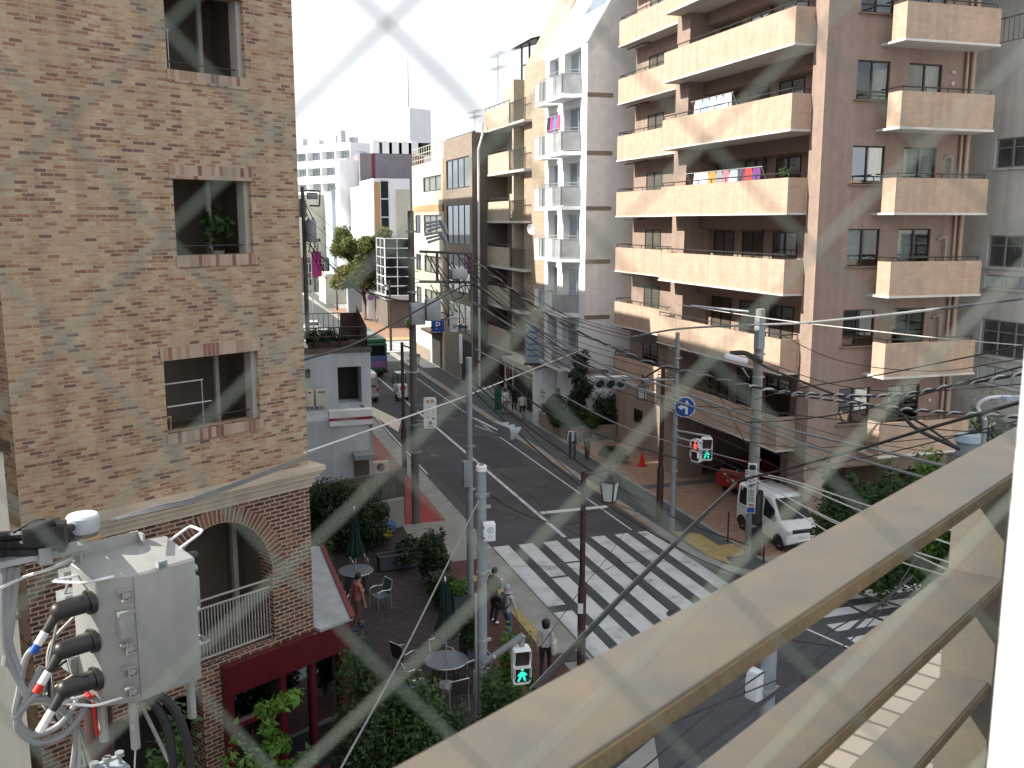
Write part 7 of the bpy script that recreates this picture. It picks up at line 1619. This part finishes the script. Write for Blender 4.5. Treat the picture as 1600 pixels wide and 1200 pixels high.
def planter(label, px, py, L, W, H, rz, plant=None, z=.13):
    p = onZ(px, py, z); t = thing('planter', label, 'planter', (p.x, p.y, z), rz, 'grey planter boxes'); b = MB()
    b.box(-L / 2, -W / 2, .04, L / 2, -W / 2 + .03, H).box(-L / 2, W / 2 - .03, .04, L / 2, W / 2, H).box(-L / 2, -W / 2 + .03, .04, -L / 2 + .03, W / 2 - .03, H).box(L / 2 - .03, -W / 2 + .03, .04, L / 2, W / 2 - .03, H)
    b.box(-L / 2 - .015, -W / 2 - .015, H + .001, L / 2 + .015, -W / 2 + .04, H + .03).box(-L / 2 - .015, W / 2 - .04, H + .001, L / 2 + .015, W / 2 + .015, H + .03).box(-L / 2 - .015, -W / 2 + .04, H + .001, -L / 2 + .04, W / 2 - .04, H + .03).box(L / 2 - .04, -W / 2 + .04, H + .001, L / 2 + .015, W / 2 - .04, H + .03)
    b.box(-L / 2 + .05, -W / 2 + .05, 0, L / 2 - .05, W / 2 - .05, .039); b.build('box', M['planter'], t, 0); MB().box(-L / 2 + .031, -W / 2 + .031, H * .8, L / 2 - .031, W / 2 - .031, H - .04).build('soil', M['soil'], t, 0)
    return t
planter('long low grey planter box at the back of the cafe terrace', 624, 886, 1.5, .45, .50, R(6)); planter('square grey planter holding yellow green foliage by the kerb', 718, 957, .55, .55, .60, R(8)); planter('grey planter half hidden behind the thick pole', 737, 1030, .5, .6, .62, R(8)); planter('grey planter beneath the kerbside shrub', 690, 925, .5, 1.1, .5, R(6))
bush('yellow green foliage spilling from the square kerb planter', 716, 932, 905, 34, 'leaflime', 260, .07, 11, z=.7)
bush('big dark evergreen hedge behind the terrace table', 528, 862, 742, 150, 'leafdk', 6500, .08, 12, d=1.0, name='hedge', cat='hedge')
bush('second dark evergreen hedge in front of the board fence', 575, 858, 768, 80, 'leafdk', 3200, .08, 112, d=.8, name='hedge', cat='hedge')
bush('mid green hedge at the back of the terrace above the long planter', 635, 880, 845, 110, 'leafdk', 1300, .08, 13, d=.7, name='hedge', cat='hedge')
bush('low green shrub beside the brick wall at the left of the terrace', 505, 905, 842, 60, 'leaf', 900, .085, 14)
bush('tall dark kerbside shrub above the sidewalk apron', 678, 910, 834, 58, 'leafdk', 3200, .065, 15)
bush('brighter kerbside shrub next to the square planter', 692, 946, 890, 56, 'leaf', 2200, .065, 16)
bush('round shrub in the planter behind the thick pole', 737, 1020, 955, 46, 'leaf', 900, .075, 17, z=.6)
bush('lime green leafy shrub behind the near pedestrian light', 800, 1058, 985, 70, 'leaflime', 1100, .085, 18, D=20.4)
bush('dark leafy shrub below the near pedestrian light', 795, 1150, 1050, 105, 'leaf', 1800, .08, 19, D=18.6)
bush('feathery green shrub left of the thick pole at the bottom', 705, 1190, 1082, 110, 'leafdk', 2400, .07, 20, D=17.6)
bush('large dark shrub mass in the bottom centre below the blue chair', 615, 1240, 1022, 170, 'leaf', 4200, .075, 21, D=17.2, d=1.2)
bush('tall green shrub beside the red shopfront', 565, 1290, 1008, 100, 'leafdk', 2600, .075, 22, D=16.6)
bush('bright low shrub filling the bottom edge under the rail', 690, 1260, 1150, 150, 'leaf', 2000, .075, 23, D=15.6)
# climber and trees in front of the red shop
def sapling(label, px, pb, D, h, w, m, n, size, seed):
    rnd = random.Random(seed); p = at(px, pb, D); p.z = .13; t = thing('young_tree', label, 'tree', p, 0); br = []; b = MB()
    b.tube(catmull([(0, 0, 0), (.05, .03, h * .4), (-.03, .05, h * .75), (.02, 0, h)], 5), [.06 - .045 * i / 15 for i in range(16)], 7); bl = []
    for k in range(13):
        z = h * rnd.uniform(.3, .97); a = rnd.uniform(0, 6.28); l = w * rnd.uniform(.4, 1.0) * (1.15 - z / h * .55); e = (l * math.cos(a), l * math.sin(a), z + l * .4); b.tube([(0, 0, z - .15), (e[0] * .5, e[1] * .5, z + .08), e], [.022, .014, .005], 5)
        for q in (.45, .75, 1.0): bl.append((e[0] * q, e[1] * q, z + (e[2] - z) * q, w * .22, w * .22, w * .2))
    b.build('trunk', M['bark'], t); f = MB(); leaves(f, bl, n, size, rnd=rnd); f.build('crown', M[m], t, 0); return t
sapling('slender bright green sapling in front of the red shopfront', 432, 1200, 15.6, 3.9, .75, 'leaflime', 900, .085, 31)
sapling('second green sapling rising at the corner of the red shopfront', 468, 1200, 15.2, 3.0, .7, 'leaf', 700, .08, 32)
bush('low bright leafy bush under the red shop window', 395, 1290, 1130, 130, 'leaflime', 1500, .08, 33, D=14.2)
sapling('leafy tree behind the rusty switchgear pole', 225, 1200, 12.6, 3.9, 1.0, 'leaf', 1400, .085, 34)
sapling('dark leafy tree left of the rusty switchgear pole', 75, 1200, 12.8, 3.9, 1.0, 'leafdk', 1200, .085, 35)
bush('dark green shrub at the foot of the brick pier', 270, 1330, 1130, 130, 'leaf', 1500, .08, 36, D=12.4)
# terrace back wall, fence, yellow flowers
p0, p1_ = onZ(588, 832, .13), onZ(632, 822, .13); wl = thing('garden_wall', 'low pale rendered wall at the back corner of the terrace', 'wall', (p0.x, p0.y, .13), math.atan2(p1_.y - p0.y, p1_.x - p0.x)); Lw = (p1_ - p0).length
MB().box(-.6, 0, 0, Lw, .18, 1.1).build('wall', M['apron'], wl, 0); MB().box(-.62, -.02, 1.1, Lw + .02, .2, 1.16).build('coping', M['kerb'], wl, 0)
fn = thing('board_fence', 'olive grey board fence standing above the low terrace wall', 'fence', (p0.x - .3, p0.y + .5, .13), math.atan2(p1_.y - p0.y, p1_.x - p0.x)); M['olive'] = mat('olive_boards', (.115, .11, .085), .85, .15, 2, streak=.2)
b = MB()
for k in range(12): b.box(-2.5 + k * .36, 0, .1, -2.5 + k * .36 + .34, .03, 2.1)
b.build('boards', M['olive'], fn, 0); b = MB(); b.box(-2.5, -.03, 2.11, 1.82, .06, 2.17).box(-2.5, .031, .5, 1.82, .07, .58).box(-2.5, .031, 1.6, 1.82, .07, 1.68); b.build('rail', M['dkwall'], fn, 0)
t = bush('cluster of yellow flowers against the low terrace wall', 598, 850, 816, 46, 'leaf', 260, .07, 41, name='flower_bush', cat='flowers'); b = MB(); rnd = random.Random(5); leaves(b, [(0, 0, .45, .42, .3, .25)], 240, .07, rnd=rnd); b.build('blossom', M['flower'], t, 0)
q = at(600, 822, math.hypot(p0.x, p0.y) - .3); M['bluetarp'] = mat('blue_tarp', (.03, .11, .26), .5, .2, 5)
b = MB(); b.bbox(-.45, -.2, -.18, .45, .2, .14, .08); o = b.build('blue_bundle', M['bluetarp']); o.location = q; tag(o, 'blue tarpaulin bundle behind the yellow flowers', 'tarpaulin')
for i, (px, py) in enumerate(((524, 600),)): pass
q = onZ(596, 738, .13); t = thing('air_conditioner', 'small cream condenser unit on the red pavement by the white shop', 'air conditioner', q, 0); MB().bbox(-.4, -.15, 0, .35, .15, .55, .02).build('casing', M['cream'], t); MB().lathe([(.18, 0), (.2, .01), (.02, .015)], n=20).build('fan_grille', M['black'], t).rotation_euler = (R(90), 0, 0); t.children[1].location = (-.05, -.155, .28)
# dark foliage above the shop terrace
YS_ = 43.0
for i, (px, w, l) in enumerate(((490, 22, 'trailing plant on the shop roof terrace beside the brick edge'), (512, 20, 'leafy plant in the middle of the shop roof terrace'), (533, 18, 'plant near the corner of the shop roof terrace'))):
    p = onY(px, 540, YS_ + .8); p.z = zU + .02; leafy('terrace_plant', l, 'plant', p, .45, .85, 'leafdk', 420, .08, 50 + i)
b = MB(); b.bbox(0, 0, 0, 2.6, .35, .35, .02); o = b.build('trough', M['brownpole']); p = onY(482, 540, YS_ + .5); o.location = (p.x, p.y, zU); tag(o, 'brown plant trough on the shop roof terrace', 'planter')

# ================================================================== right hand pavement details
q = onZ(1003, 728, .13); cn = thing('traffic_cone', 'orange red traffic cone on the brick forecourt', 'traffic cone', q, R(15)); MB().bbox(-.20, -.20, 0, .20, .20, .04, .01).build('base', M['red'], cn); MB().lathe([(.155, .041), (.045, .66), (.03, .70)], n=18).build('cone', M['red'], cn)
q = onZ(866, 671, .13); st = thing('post_sign', 'slim white topped marker post with white base cover by the planted bed', 'marker post', q, 0); MB().cyl((0, 0, .1), (0, 0, 1.6), .05).build('post', M['black'], st); MB().box(-.07, -.06, .95, .07, .06, 1.6).build('panel', M['signwhite'], st, 0); MB().lathe([(.42, 0), (.38, .08), (.12, .22), (.05, .3)], n=8).build('base', M['signwhite'], st, 20)
# planted bed wall and planting before the white tiled block
wl = thing('bed_wall', 'low brown tiled wall around the planted bed by the white tiled block', 'wall', (19.3, 48.6, .13), world=True)
MB().prism([(18.75, 52.6), (18.75, 48.9), (19.3, 47.7), (21.55, 47.7), (21.55, 47.9), (19.4, 47.9), (18.95, 49.0), (18.95, 52.6)], .13, .95).build('wall', M['brownwall'], wl, 0)
MB().prism([(18.951, 52.5), (18.951, 49.05), (19.45, 47.901), (21.55, 47.901), (21.55, 49.1), (20.15, 49.1), (20.15, 52.5)], .13, .8).build('soil', M['soil'], wl, 0)
pz = thing('gate_pillar', 'tall pale pillar and low white wall at the corner of the tiled shop', 'wall', (19.0, 53.2, .13), world=True)
q = onZ(839, 658, .13); MB().bbox(q.x - .22, q.y - .2, .13, q.x + .22, q.y + .2, 3.3, .01).build('pillar', M['wht_wall'], pz); MB().box(q.x + .23, q.y - .1, .13, 20.18, q.y + .1, 1.2).build('base_wall', M['brownwall'], pz, 0); MB().box(q.x + .23, q.y - .08, 1.201, 20.18, q.y + .08, 3.4).build('panel_wall', M['wht_tile'], pz, 0); MB().box(q.x - .3, q.y - .3, 3.401, 20.19, q.y + .4, 3.7).build('fascia', M['sheet'], pz, 0)
pp = thing('shop_porch', 'small dark shop porch with maroon panels where people gather', 'porch', (19.5, 56, .13), world=True)
q2 = onZ(800, 634, .13); MB().box(q.x - .1, q.y + .6, 2.9, 20.15, q2.y + 1.5, 3.25).build('roof', M['cream'], pp, 0); MB().box(q.x + .6, q.y + .7, .13, q.x + .7, q2.y + 1.2, 2.89).build('back_wall', M['dark'], pp, 0); MB().box(q.x - .05, q.y + 1.3, 2.0, q.x + .02, q.y + 2.2, 2.89).box(q.x - .05, q2.y + .0, 2.0, q.x + .02, q2.y + .9, 2.89).build('maroon_panel', M['maroon'], pp, 0); MB().box(q.x - .06, q2.y + 1.0, .13, q.x + .06, q2.y + 1.15, 2.89).build('post', M['cream'], pp, 0)
t = thing('banner_stand', 'upright green fabric banner on the pavement left of the gathered people', 'banner', onZ(778, 643, .13), R(20)); MB().box(-.28, -.01, .1, .28, .01, 1.6).build('fabric', mat('banner_green', (.02, .14, .10), .8, .15, 3), t, 0); MB().cyl((-.3, 0, 0), (-.3, 0, 1.7), .015).build('pole', M['alu'], t)
q = at(832, 535, 56); t = thing('light_sign', 'tall pale blue standing sign on the porch roof of the tiled shop', 'sign', (q.x, q.y, 3.7), facing(q)); MB().bbox(-.42, -.1, 0.1, .42, .1, 2.4, .03).build('panel', M['paleblue'], t); b = MB()
for k in range(5): b.box(-.3, -.106, .5 + .35 * k, .3, -.101, .6 + .35 * k)
b.build('print_lines', M['busblue'], t, 0); MB().box(-.5, -.25, 0, .5, .25, .099).build('base', M['black'], t, 0)
def conifer(label, px, Yb, ptop, pw, seed):
    p = onY(px, 640, Yb); p.z = .13; D = math.hypot(p.x, p.y); h = at(px, ptop, D).z - .13; w = pw * D / FOC * .5; rnd = random.Random(seed); t = thing('conifer', label, 'tree', p, 0); b = MB(); b.tube([(0, 0, 0), (0, 0, h * .9)], [.12, .03], 8); b.build('trunk', M['bark'], t); bl = []
    for k in range(22): z = h * (.12 + .82 * k / 21); r = w * (1.0 if z < h * .6 else 1.15 - .75 * (z / h - .35)); a = rnd.uniform(0, 6.28); bl.append((r * .35 * math.cos(a), r * .35 * math.sin(a), z, r * .75, r * .75, h * .07))
    f = MB(); leaves(f, bl, 3600, .12, rnd=rnd); f.build('crown', M['leafdk'], t, 0)
conifer('dark upright conifer beside the white tiled wall', 907, 48.75, 548, 42, 61)
for i, (px, Yb, pt, w, m, n, l) in enumerate(((866, 50.6, 610, .85, 'leafdk', 1500, 'dark round shrub at the left end of the planted bed'), (893, 48.9, 636, 1.0, 'leaf', 1700, 'bright low shrub in the middle of the planted bed'), (925, 48.3, 640, 1.0, 'leaf', 1700, 'second bright low shrub along the planted bed'), (953, 48.5, 614, 1.0, 'leafdk', 1700, 'tall green shrub at the right end of the planted bed'), (872, 49.4, 645, .8, 'leaf', 900, 'trailing ground shrub at the bend of the planted bed'))):
    p = onY(px, 650, Yb); p.z = .6; leafy('shrub', l, 'shrub', p, w, max(.5, at(px, pt, math.hypot(p.x, p.y)).z - .6), m, n, .09, 70 + i)
bush('dark tuft of grass like plants at the forecourt corner', 958, 722, 698, 50, 'leafdk', 1100, .10, 76)
# hedge and trees by the tiled apartment corner
for i, (px, pb, pt, D, pw, m, n, l) in enumerate(((1315, 845, 745, 31.5, 100, 'leaf', 3800, 'dark green clipped shrub beside the van and the garage'), (1400, 830, 718, 31.5, 120, 'leaf', 4200, 'large round green shrub before the garage opening'), (1452, 815, 712, 31.5, 90, 'leaflime', 2200, 'bright topped shrub before the lowest side balcony'), (1352, 850, 795, 31.5, 140, 'leaf', 2400, 'low leafy shrub in front of the van beside the rail'), (1488, 850, 805, 31.5, 95, 'leaf', 1800, 'shrub seen beneath the top foreground rail'), (1538, 690, 630, 30, 60, 'leafdk', 900, 'dark bush by the white corner house'))): bush(l, px, pb, pt, pw, m, n, .11, 80 + i, D=D)
# black tube barriers along the forecourt edge
for i, (ax, ay, bx, by, l) in enumerate(((1137, 846, 1137, 846, 'thin black bollard post left of the concrete pole'), (1180, 868, 1190, 876, 'black tube barrier behind the concrete pole'), (1226, 897, 1300, 880, 'black mesh barrier in front of the van nose'))):
    a, c = onZ(ax, ay, .13), onZ(bx, by, .13)
    if i == 0: t = thing('bollard', l, 'bollard', a, 0); MB().cyl((0, 0, 0), (0, 0, 1.15), .03).ell((0, 0, 1.15), (.035, .035, .03)).build('post', M['black'], t); MB().lathe([(.07, 0), (.06, .03)], n=12).build('foot', M['black'], t); continue
    d = c - a; L = max(d.length, .7); t = thing('barrier', l, 'barrier', a, math.atan2(d.y, d.x)); b = MB(); b.cyl((0, 0, 0), (0, 0, 1.0), .03).cyl((L, 0, 0), (L, 0, 1.0), .03).cyl((0, 0, 1.0), (L, 0, 1.0), .025).cyl((0, 0, .2), (L, 0, .2), .02); b.build('frame', M['black'], t); b = MB()
    for k in range(int(L / .09)): b.cyl((.06 + k * .09, 0, .2), (.06 + k * .09, 0, 1.0), .006, n=4)
    b.build('mesh_panel', M['black'], t, 0)
# street tree and far street bits
def tree(label, px, pb, ptop, pw, pcrown, seed, m, n, size):
    p = onZ(px, pb, .12); D = math.hypot(p.x, p.y); h = at(px, ptop, D).z; zc = at(px, pcrown, D).z; w = pw * D / FOC * .5; rnd = random.Random(seed); t = thing('street_tree', label, 'tree', p, 0); b = MB()
    b.tube(catmull([(0, 0, 0), (.1, 0, zc * .5), (-.3, .1, zc), (-.6, .2, (zc + h) / 2), (-.7, .1, h * .9)], 4), [.36 - .3 * i / 16 for i in range(17)], 9); bl = []
    for k in range(30):
        z = zc + (h - zc) * rnd.uniform(-.02, .9); a = rnd.uniform(0, 6.28); l = w * rnd.uniform(.4, .95); e = Vector((l * math.cos(a) - .5, l * math.sin(a), z + l * .35)); b.tube([(-.3, .1, z - .6), e * .55 + Vector((0, 0, z * .45)), e], [.11, .07, .02], 5)
        bl.append((e.x, e.y, e.z, w * rnd.uniform(.28, .5), w * rnd.uniform(.28, .5), (h - zc) * rnd.uniform(.12, .2)))
    b.build('trunk', M['bark'], t); f = MB(); leaves(f, bl, n, size, rnd=rnd); f.build('crown', M[m], t, 0)
tree('golden green street tree in front of the far glass corner block', 573, 500, 372, 80, 462, 91, 'leafgold', 19000, .24)
q = at(495, 413, 96); t = thing('street_banner', 'magenta hanging banner far up the left side of the street', 'banner', q, facing(q)); MB().box(-.45, -.03, -1.2, .45, .03, 1.2).build('fabric', mat('magenta_cloth', (.30, .03, .17), .8, .15, 2), t, 0); MB().cyl((-.5, 0, 1.25), (.5, 0, 1.25), .03).cyl((-.5, 0, 1.4), (-.5, 0, -(q.z - .12)), .05).build('pole', M['steel'], t)
q = onZ(580, 502, .13); t = thing('shop_sign', 'white upright shop sign with a violet disc by the street tree', 'sign', q, facing(q)); MB().bbox(-.5, -.1, .3, .5, .1, 3.6, .04).build('panel', M['signwhite'], t); o = MB().lathe([(.38, -.01), (.38, .01)], n=24).build('disc', M['busviolet'], t); o.rotation_euler = (R(90), 0, 0); o.location = (0, -.115, 2.9); MB().box(-.3, -.06, 0, .3, .06, .299).build('foot', M['steel'], t, 0)
q = onZ(586, 505, .13); t = thing('road_sign', 'small round blue road sign on a pole by the white shop sign', 'sign', (q.x + .8, q.y, .13), facing(q)); MB().cyl((0, 0, 0), (0, 0, 3.2), .05).build('post', M['steel'], t); o = MB().lathe([(.42, -.01), (.42, .01)], n=24).build('disc', M['blue'], t); o.rotation_euler = (R(90), 0, 0); o.location = (0, -.08, 3.0)
for i, (px, py, m, l) in enumerate(((622, 512, 'leaf', 'green plants stacked outside the far flower shop'), (617, 505, 'leafdk', 'dark potted plants left of the far flower shop'), (640, 515, 'leaf', 'plants at the right of the far flower shop'))): bush(l, px, py, py - 22, 18, m, 380, .14, 95 + i, name='shop_plants', cat='plants')
t = bush('red and pink flowers above the far flower shop plants', 618, 500, 482, 12, 'leaf', 80, .12, 99, name='flower_pot', cat='flowers'); b = MB(); leaves(b, [(0, 0, 1.1, .6, .4, .3)], 90, .12, rnd=random.Random(4)); b.build('blossom', M['red'], t, 0)
for i, (px, py, l) in enumerate(((602, 500, 'white bicycle by the far glass corner block'), (590, 503, 'second white bicycle nearer the street tree'))):
    q = onZ(px, py, .13); t = thing('bicycle', l, 'bicycle', q, R(20 + 40 * i))
    for x in (-.52, .52):
        b = MB(); n = 16; b.tube([(x + .33 * math.cos(2 * math.pi * k / n), 0, .33 + .33 * math.sin(2 * math.pi * k / n)) for k in range(n + 1)], .03, 5, False)
        for k in range(4): a = math.pi * k / 4; b.cyl((x + .32 * math.cos(a), 0, .33 + .32 * math.sin(a)), (x - .32 * math.cos(a), 0, .33 - .32 * math.sin(a)), .006, n=4)
        b.build('wheel', M['black'], t)
    b = MB()
    for a, c in (((-.52, .33), (-.1, .3)), ((-.1, .3), (-.2, .8)), ((-.1, .3), (.38, .82)), ((-.2, .75), (.36, .75)), ((-.52, .33), (-.2, .75)), ((.52, .33), (.36, .95))): b.cyl((a[0], 0, a[1]), (c[0], 0, c[1]), .03, n=6)
    b.cyl((.36, -.25, .97), (.36, .25, .97), .02); b.build('frame', M['white'], t); MB().bbox(-.32, -.08, .82, -.08, .08, .88, .03).build('saddle', M['black'], t)
for i, (px, py, tp, l) in enumerate(((492, 455, 'dark', 'distant pedestrian in dark clothes far along the left pavement'), (505, 458, 'slate', 'distant pedestrian in slate clothes just right of the dark one'))): person(l, onZ(px, py, .12), 0, 1.70, tp, 'dark', 'dark')

# ================================================================== laundry and aerials on the balconies
def laundry(label, X, y0, y1, z, items, rack=True, seed=0):
    t = thing('clothes_rack', 'bare drying pole carrying ' + label, 'drying pole', (X, (y0 + y1) / 2, z), world=True)
    MB().cyl((X, y0, z), (X, y1, z), .018).cyl((X, y0 + .1, z), (X + .25, y0 + .1, z - .5), .015).cyl((X, y1 - .1, z), (X + .25, y1 - .1, z - .5), .015).build('pole', M['alu'], t)
    rnd = random.Random(seed); y = y0 + .15
    for k, (nm, c, w, h) in enumerate(items):
        b = MB(); n = 5; pts = [[(X + .03 * math.sin(j * 1.7 + i * .8) + (.015 if s_ else -.015), y + w * j / n, z - .02 - h * i / 4 + .0) for j in range(n + 1)] for s_ in (0, 1) for i in range(5)]
        for s_ in (0, 1):
            for i in range(4):
                for j in range(n): q = [pts[s_ * 5 + i][j], pts[s_ * 5 + i][j + 1], pts[s_ * 5 + i + 1][j + 1], pts[s_ * 5 + i + 1][j]]; b.face(q if s_ else q[::-1])
        b.solo('laundry', cloth('laundry_' + str(c), c), nm, 'laundry', 'laundry on the balconies', sharp=60); y += w + .06
z = LV[3]; laundry('the mixed washing above the middle long balcony', 20.55, 32.5, 38.6, z + 1.75, (('small purple garment on the mid balcony line', (.14, .05, .20), .5, .5), ('red cloth on the mid balcony line', (.42, .05, .05), .55, .65), ('dark purple garment on the mid balcony line', (.10, .05, .12), .4, .6), ('pale blue towel on the mid balcony line', (.42, .50, .56), .6, .55), ('pink garment on the mid balcony line', (.45, .17, .22), .45, .6), ('grey striped garment on the mid balcony line', (.25, .25, .28), .5, .6), ('orange cushion cover at the left of the mid balcony', (.50, .24, .06), .55, .55), ('big white sheet at the left of the mid balcony', (.66, .66, .64), 1.2, .7)))
z = LV[4]; laundry('pale shirts above the long balcony one floor higher', 20.6, 34.9, 38.4, z + 1.85, (('white shirt with blue collar on the upper balcony rack', (.60, .63, .66), .6, .75), ('pale blue shirt on the upper balcony rack', (.34, .43, .54), .5, .8), ('white vest on the upper balcony rack', (.66, .66, .66), .5, .7), ('blue striped towel on the upper balcony rack', (.28, .38, .52), .55, .6), ('white shirt nearest the pier on the upper balcony rack', (.64, .64, .64), .6, .7)))
laundry('colourful washing on the white tiled block', X0 - .95, ya + 1.4, ya + 3.8, FL[1] + 2.0, (('pink shirt hanging on the white tiled block', (.50, .10, .17), .45, .8), ('blue shirt hanging on the white tiled block', (.10, .20, .42), .5, .9), ('magenta dress hanging on the white tiled block', (.40, .06, .18), .45, 1.5), ('black shirt hanging on the white tiled block', (.03, .03, .035), .45, .8)), seed=2)
t = leafy('balcony_plant', 'potted green plant at the end of the middle long balcony', 'plant', (20.6, 31.0, LV[3] + 1.15), .3, .55, 'leaf', 160, .07, 44)
def dish(label, p, rz):
    t = thing('satellite_dish', label, 'satellite dish', p, rz); o = MB().lathe([(.02, 0), (.2, .04), (.32, .12), (.31, .125), (.19, .055), (.01, .02)], n=20).build('dish', M['white'], t); o.rotation_euler = (R(100), 0, 0); MB().cyl((0, 0, 0), (0, -.4, .05), .012).cyl((0, .02, 0), (0, .3, -.1), .02).build('arm', M['steel'], t)
dish('white satellite dish on the third balcony of the white tiled block', (X0 - 1.0, yb - .6, FL[3] + 1.6), R(-60)); dish('white satellite dish on a beige balcony further up the street', (X2 - .1, bd - .4, FZ[1] + 1.8), R(-40))
def aerial(label, X, px, py, h):
    p = onX(px, py, X); t = thing('tv_aerial', label, 'aerial', (p.x, p.y, p.z), 0); MB().cyl((0, 0, 0), (0, 0, h), .03).build('mast', M['steel'], t); b = MB()
    for zz, l in ((h, 1.3), (h * .72, 1.0)):
        b.cyl((0, -l, zz), (0, l, zz), .02, n=5)
        for k in range(7): b.cyl((-.35, -l + k * l / 3, zz), (.35, -l + k * l / 3, zz), .012, n=4)
    b.build('elements', M['steel'], t)
aerial('tall television aerial above the beige balcony block', X2 + 2, 778, 160, 3.4); aerial('low television aerial on the grey brown block', X3 + 2, 742, 204, 1.4)
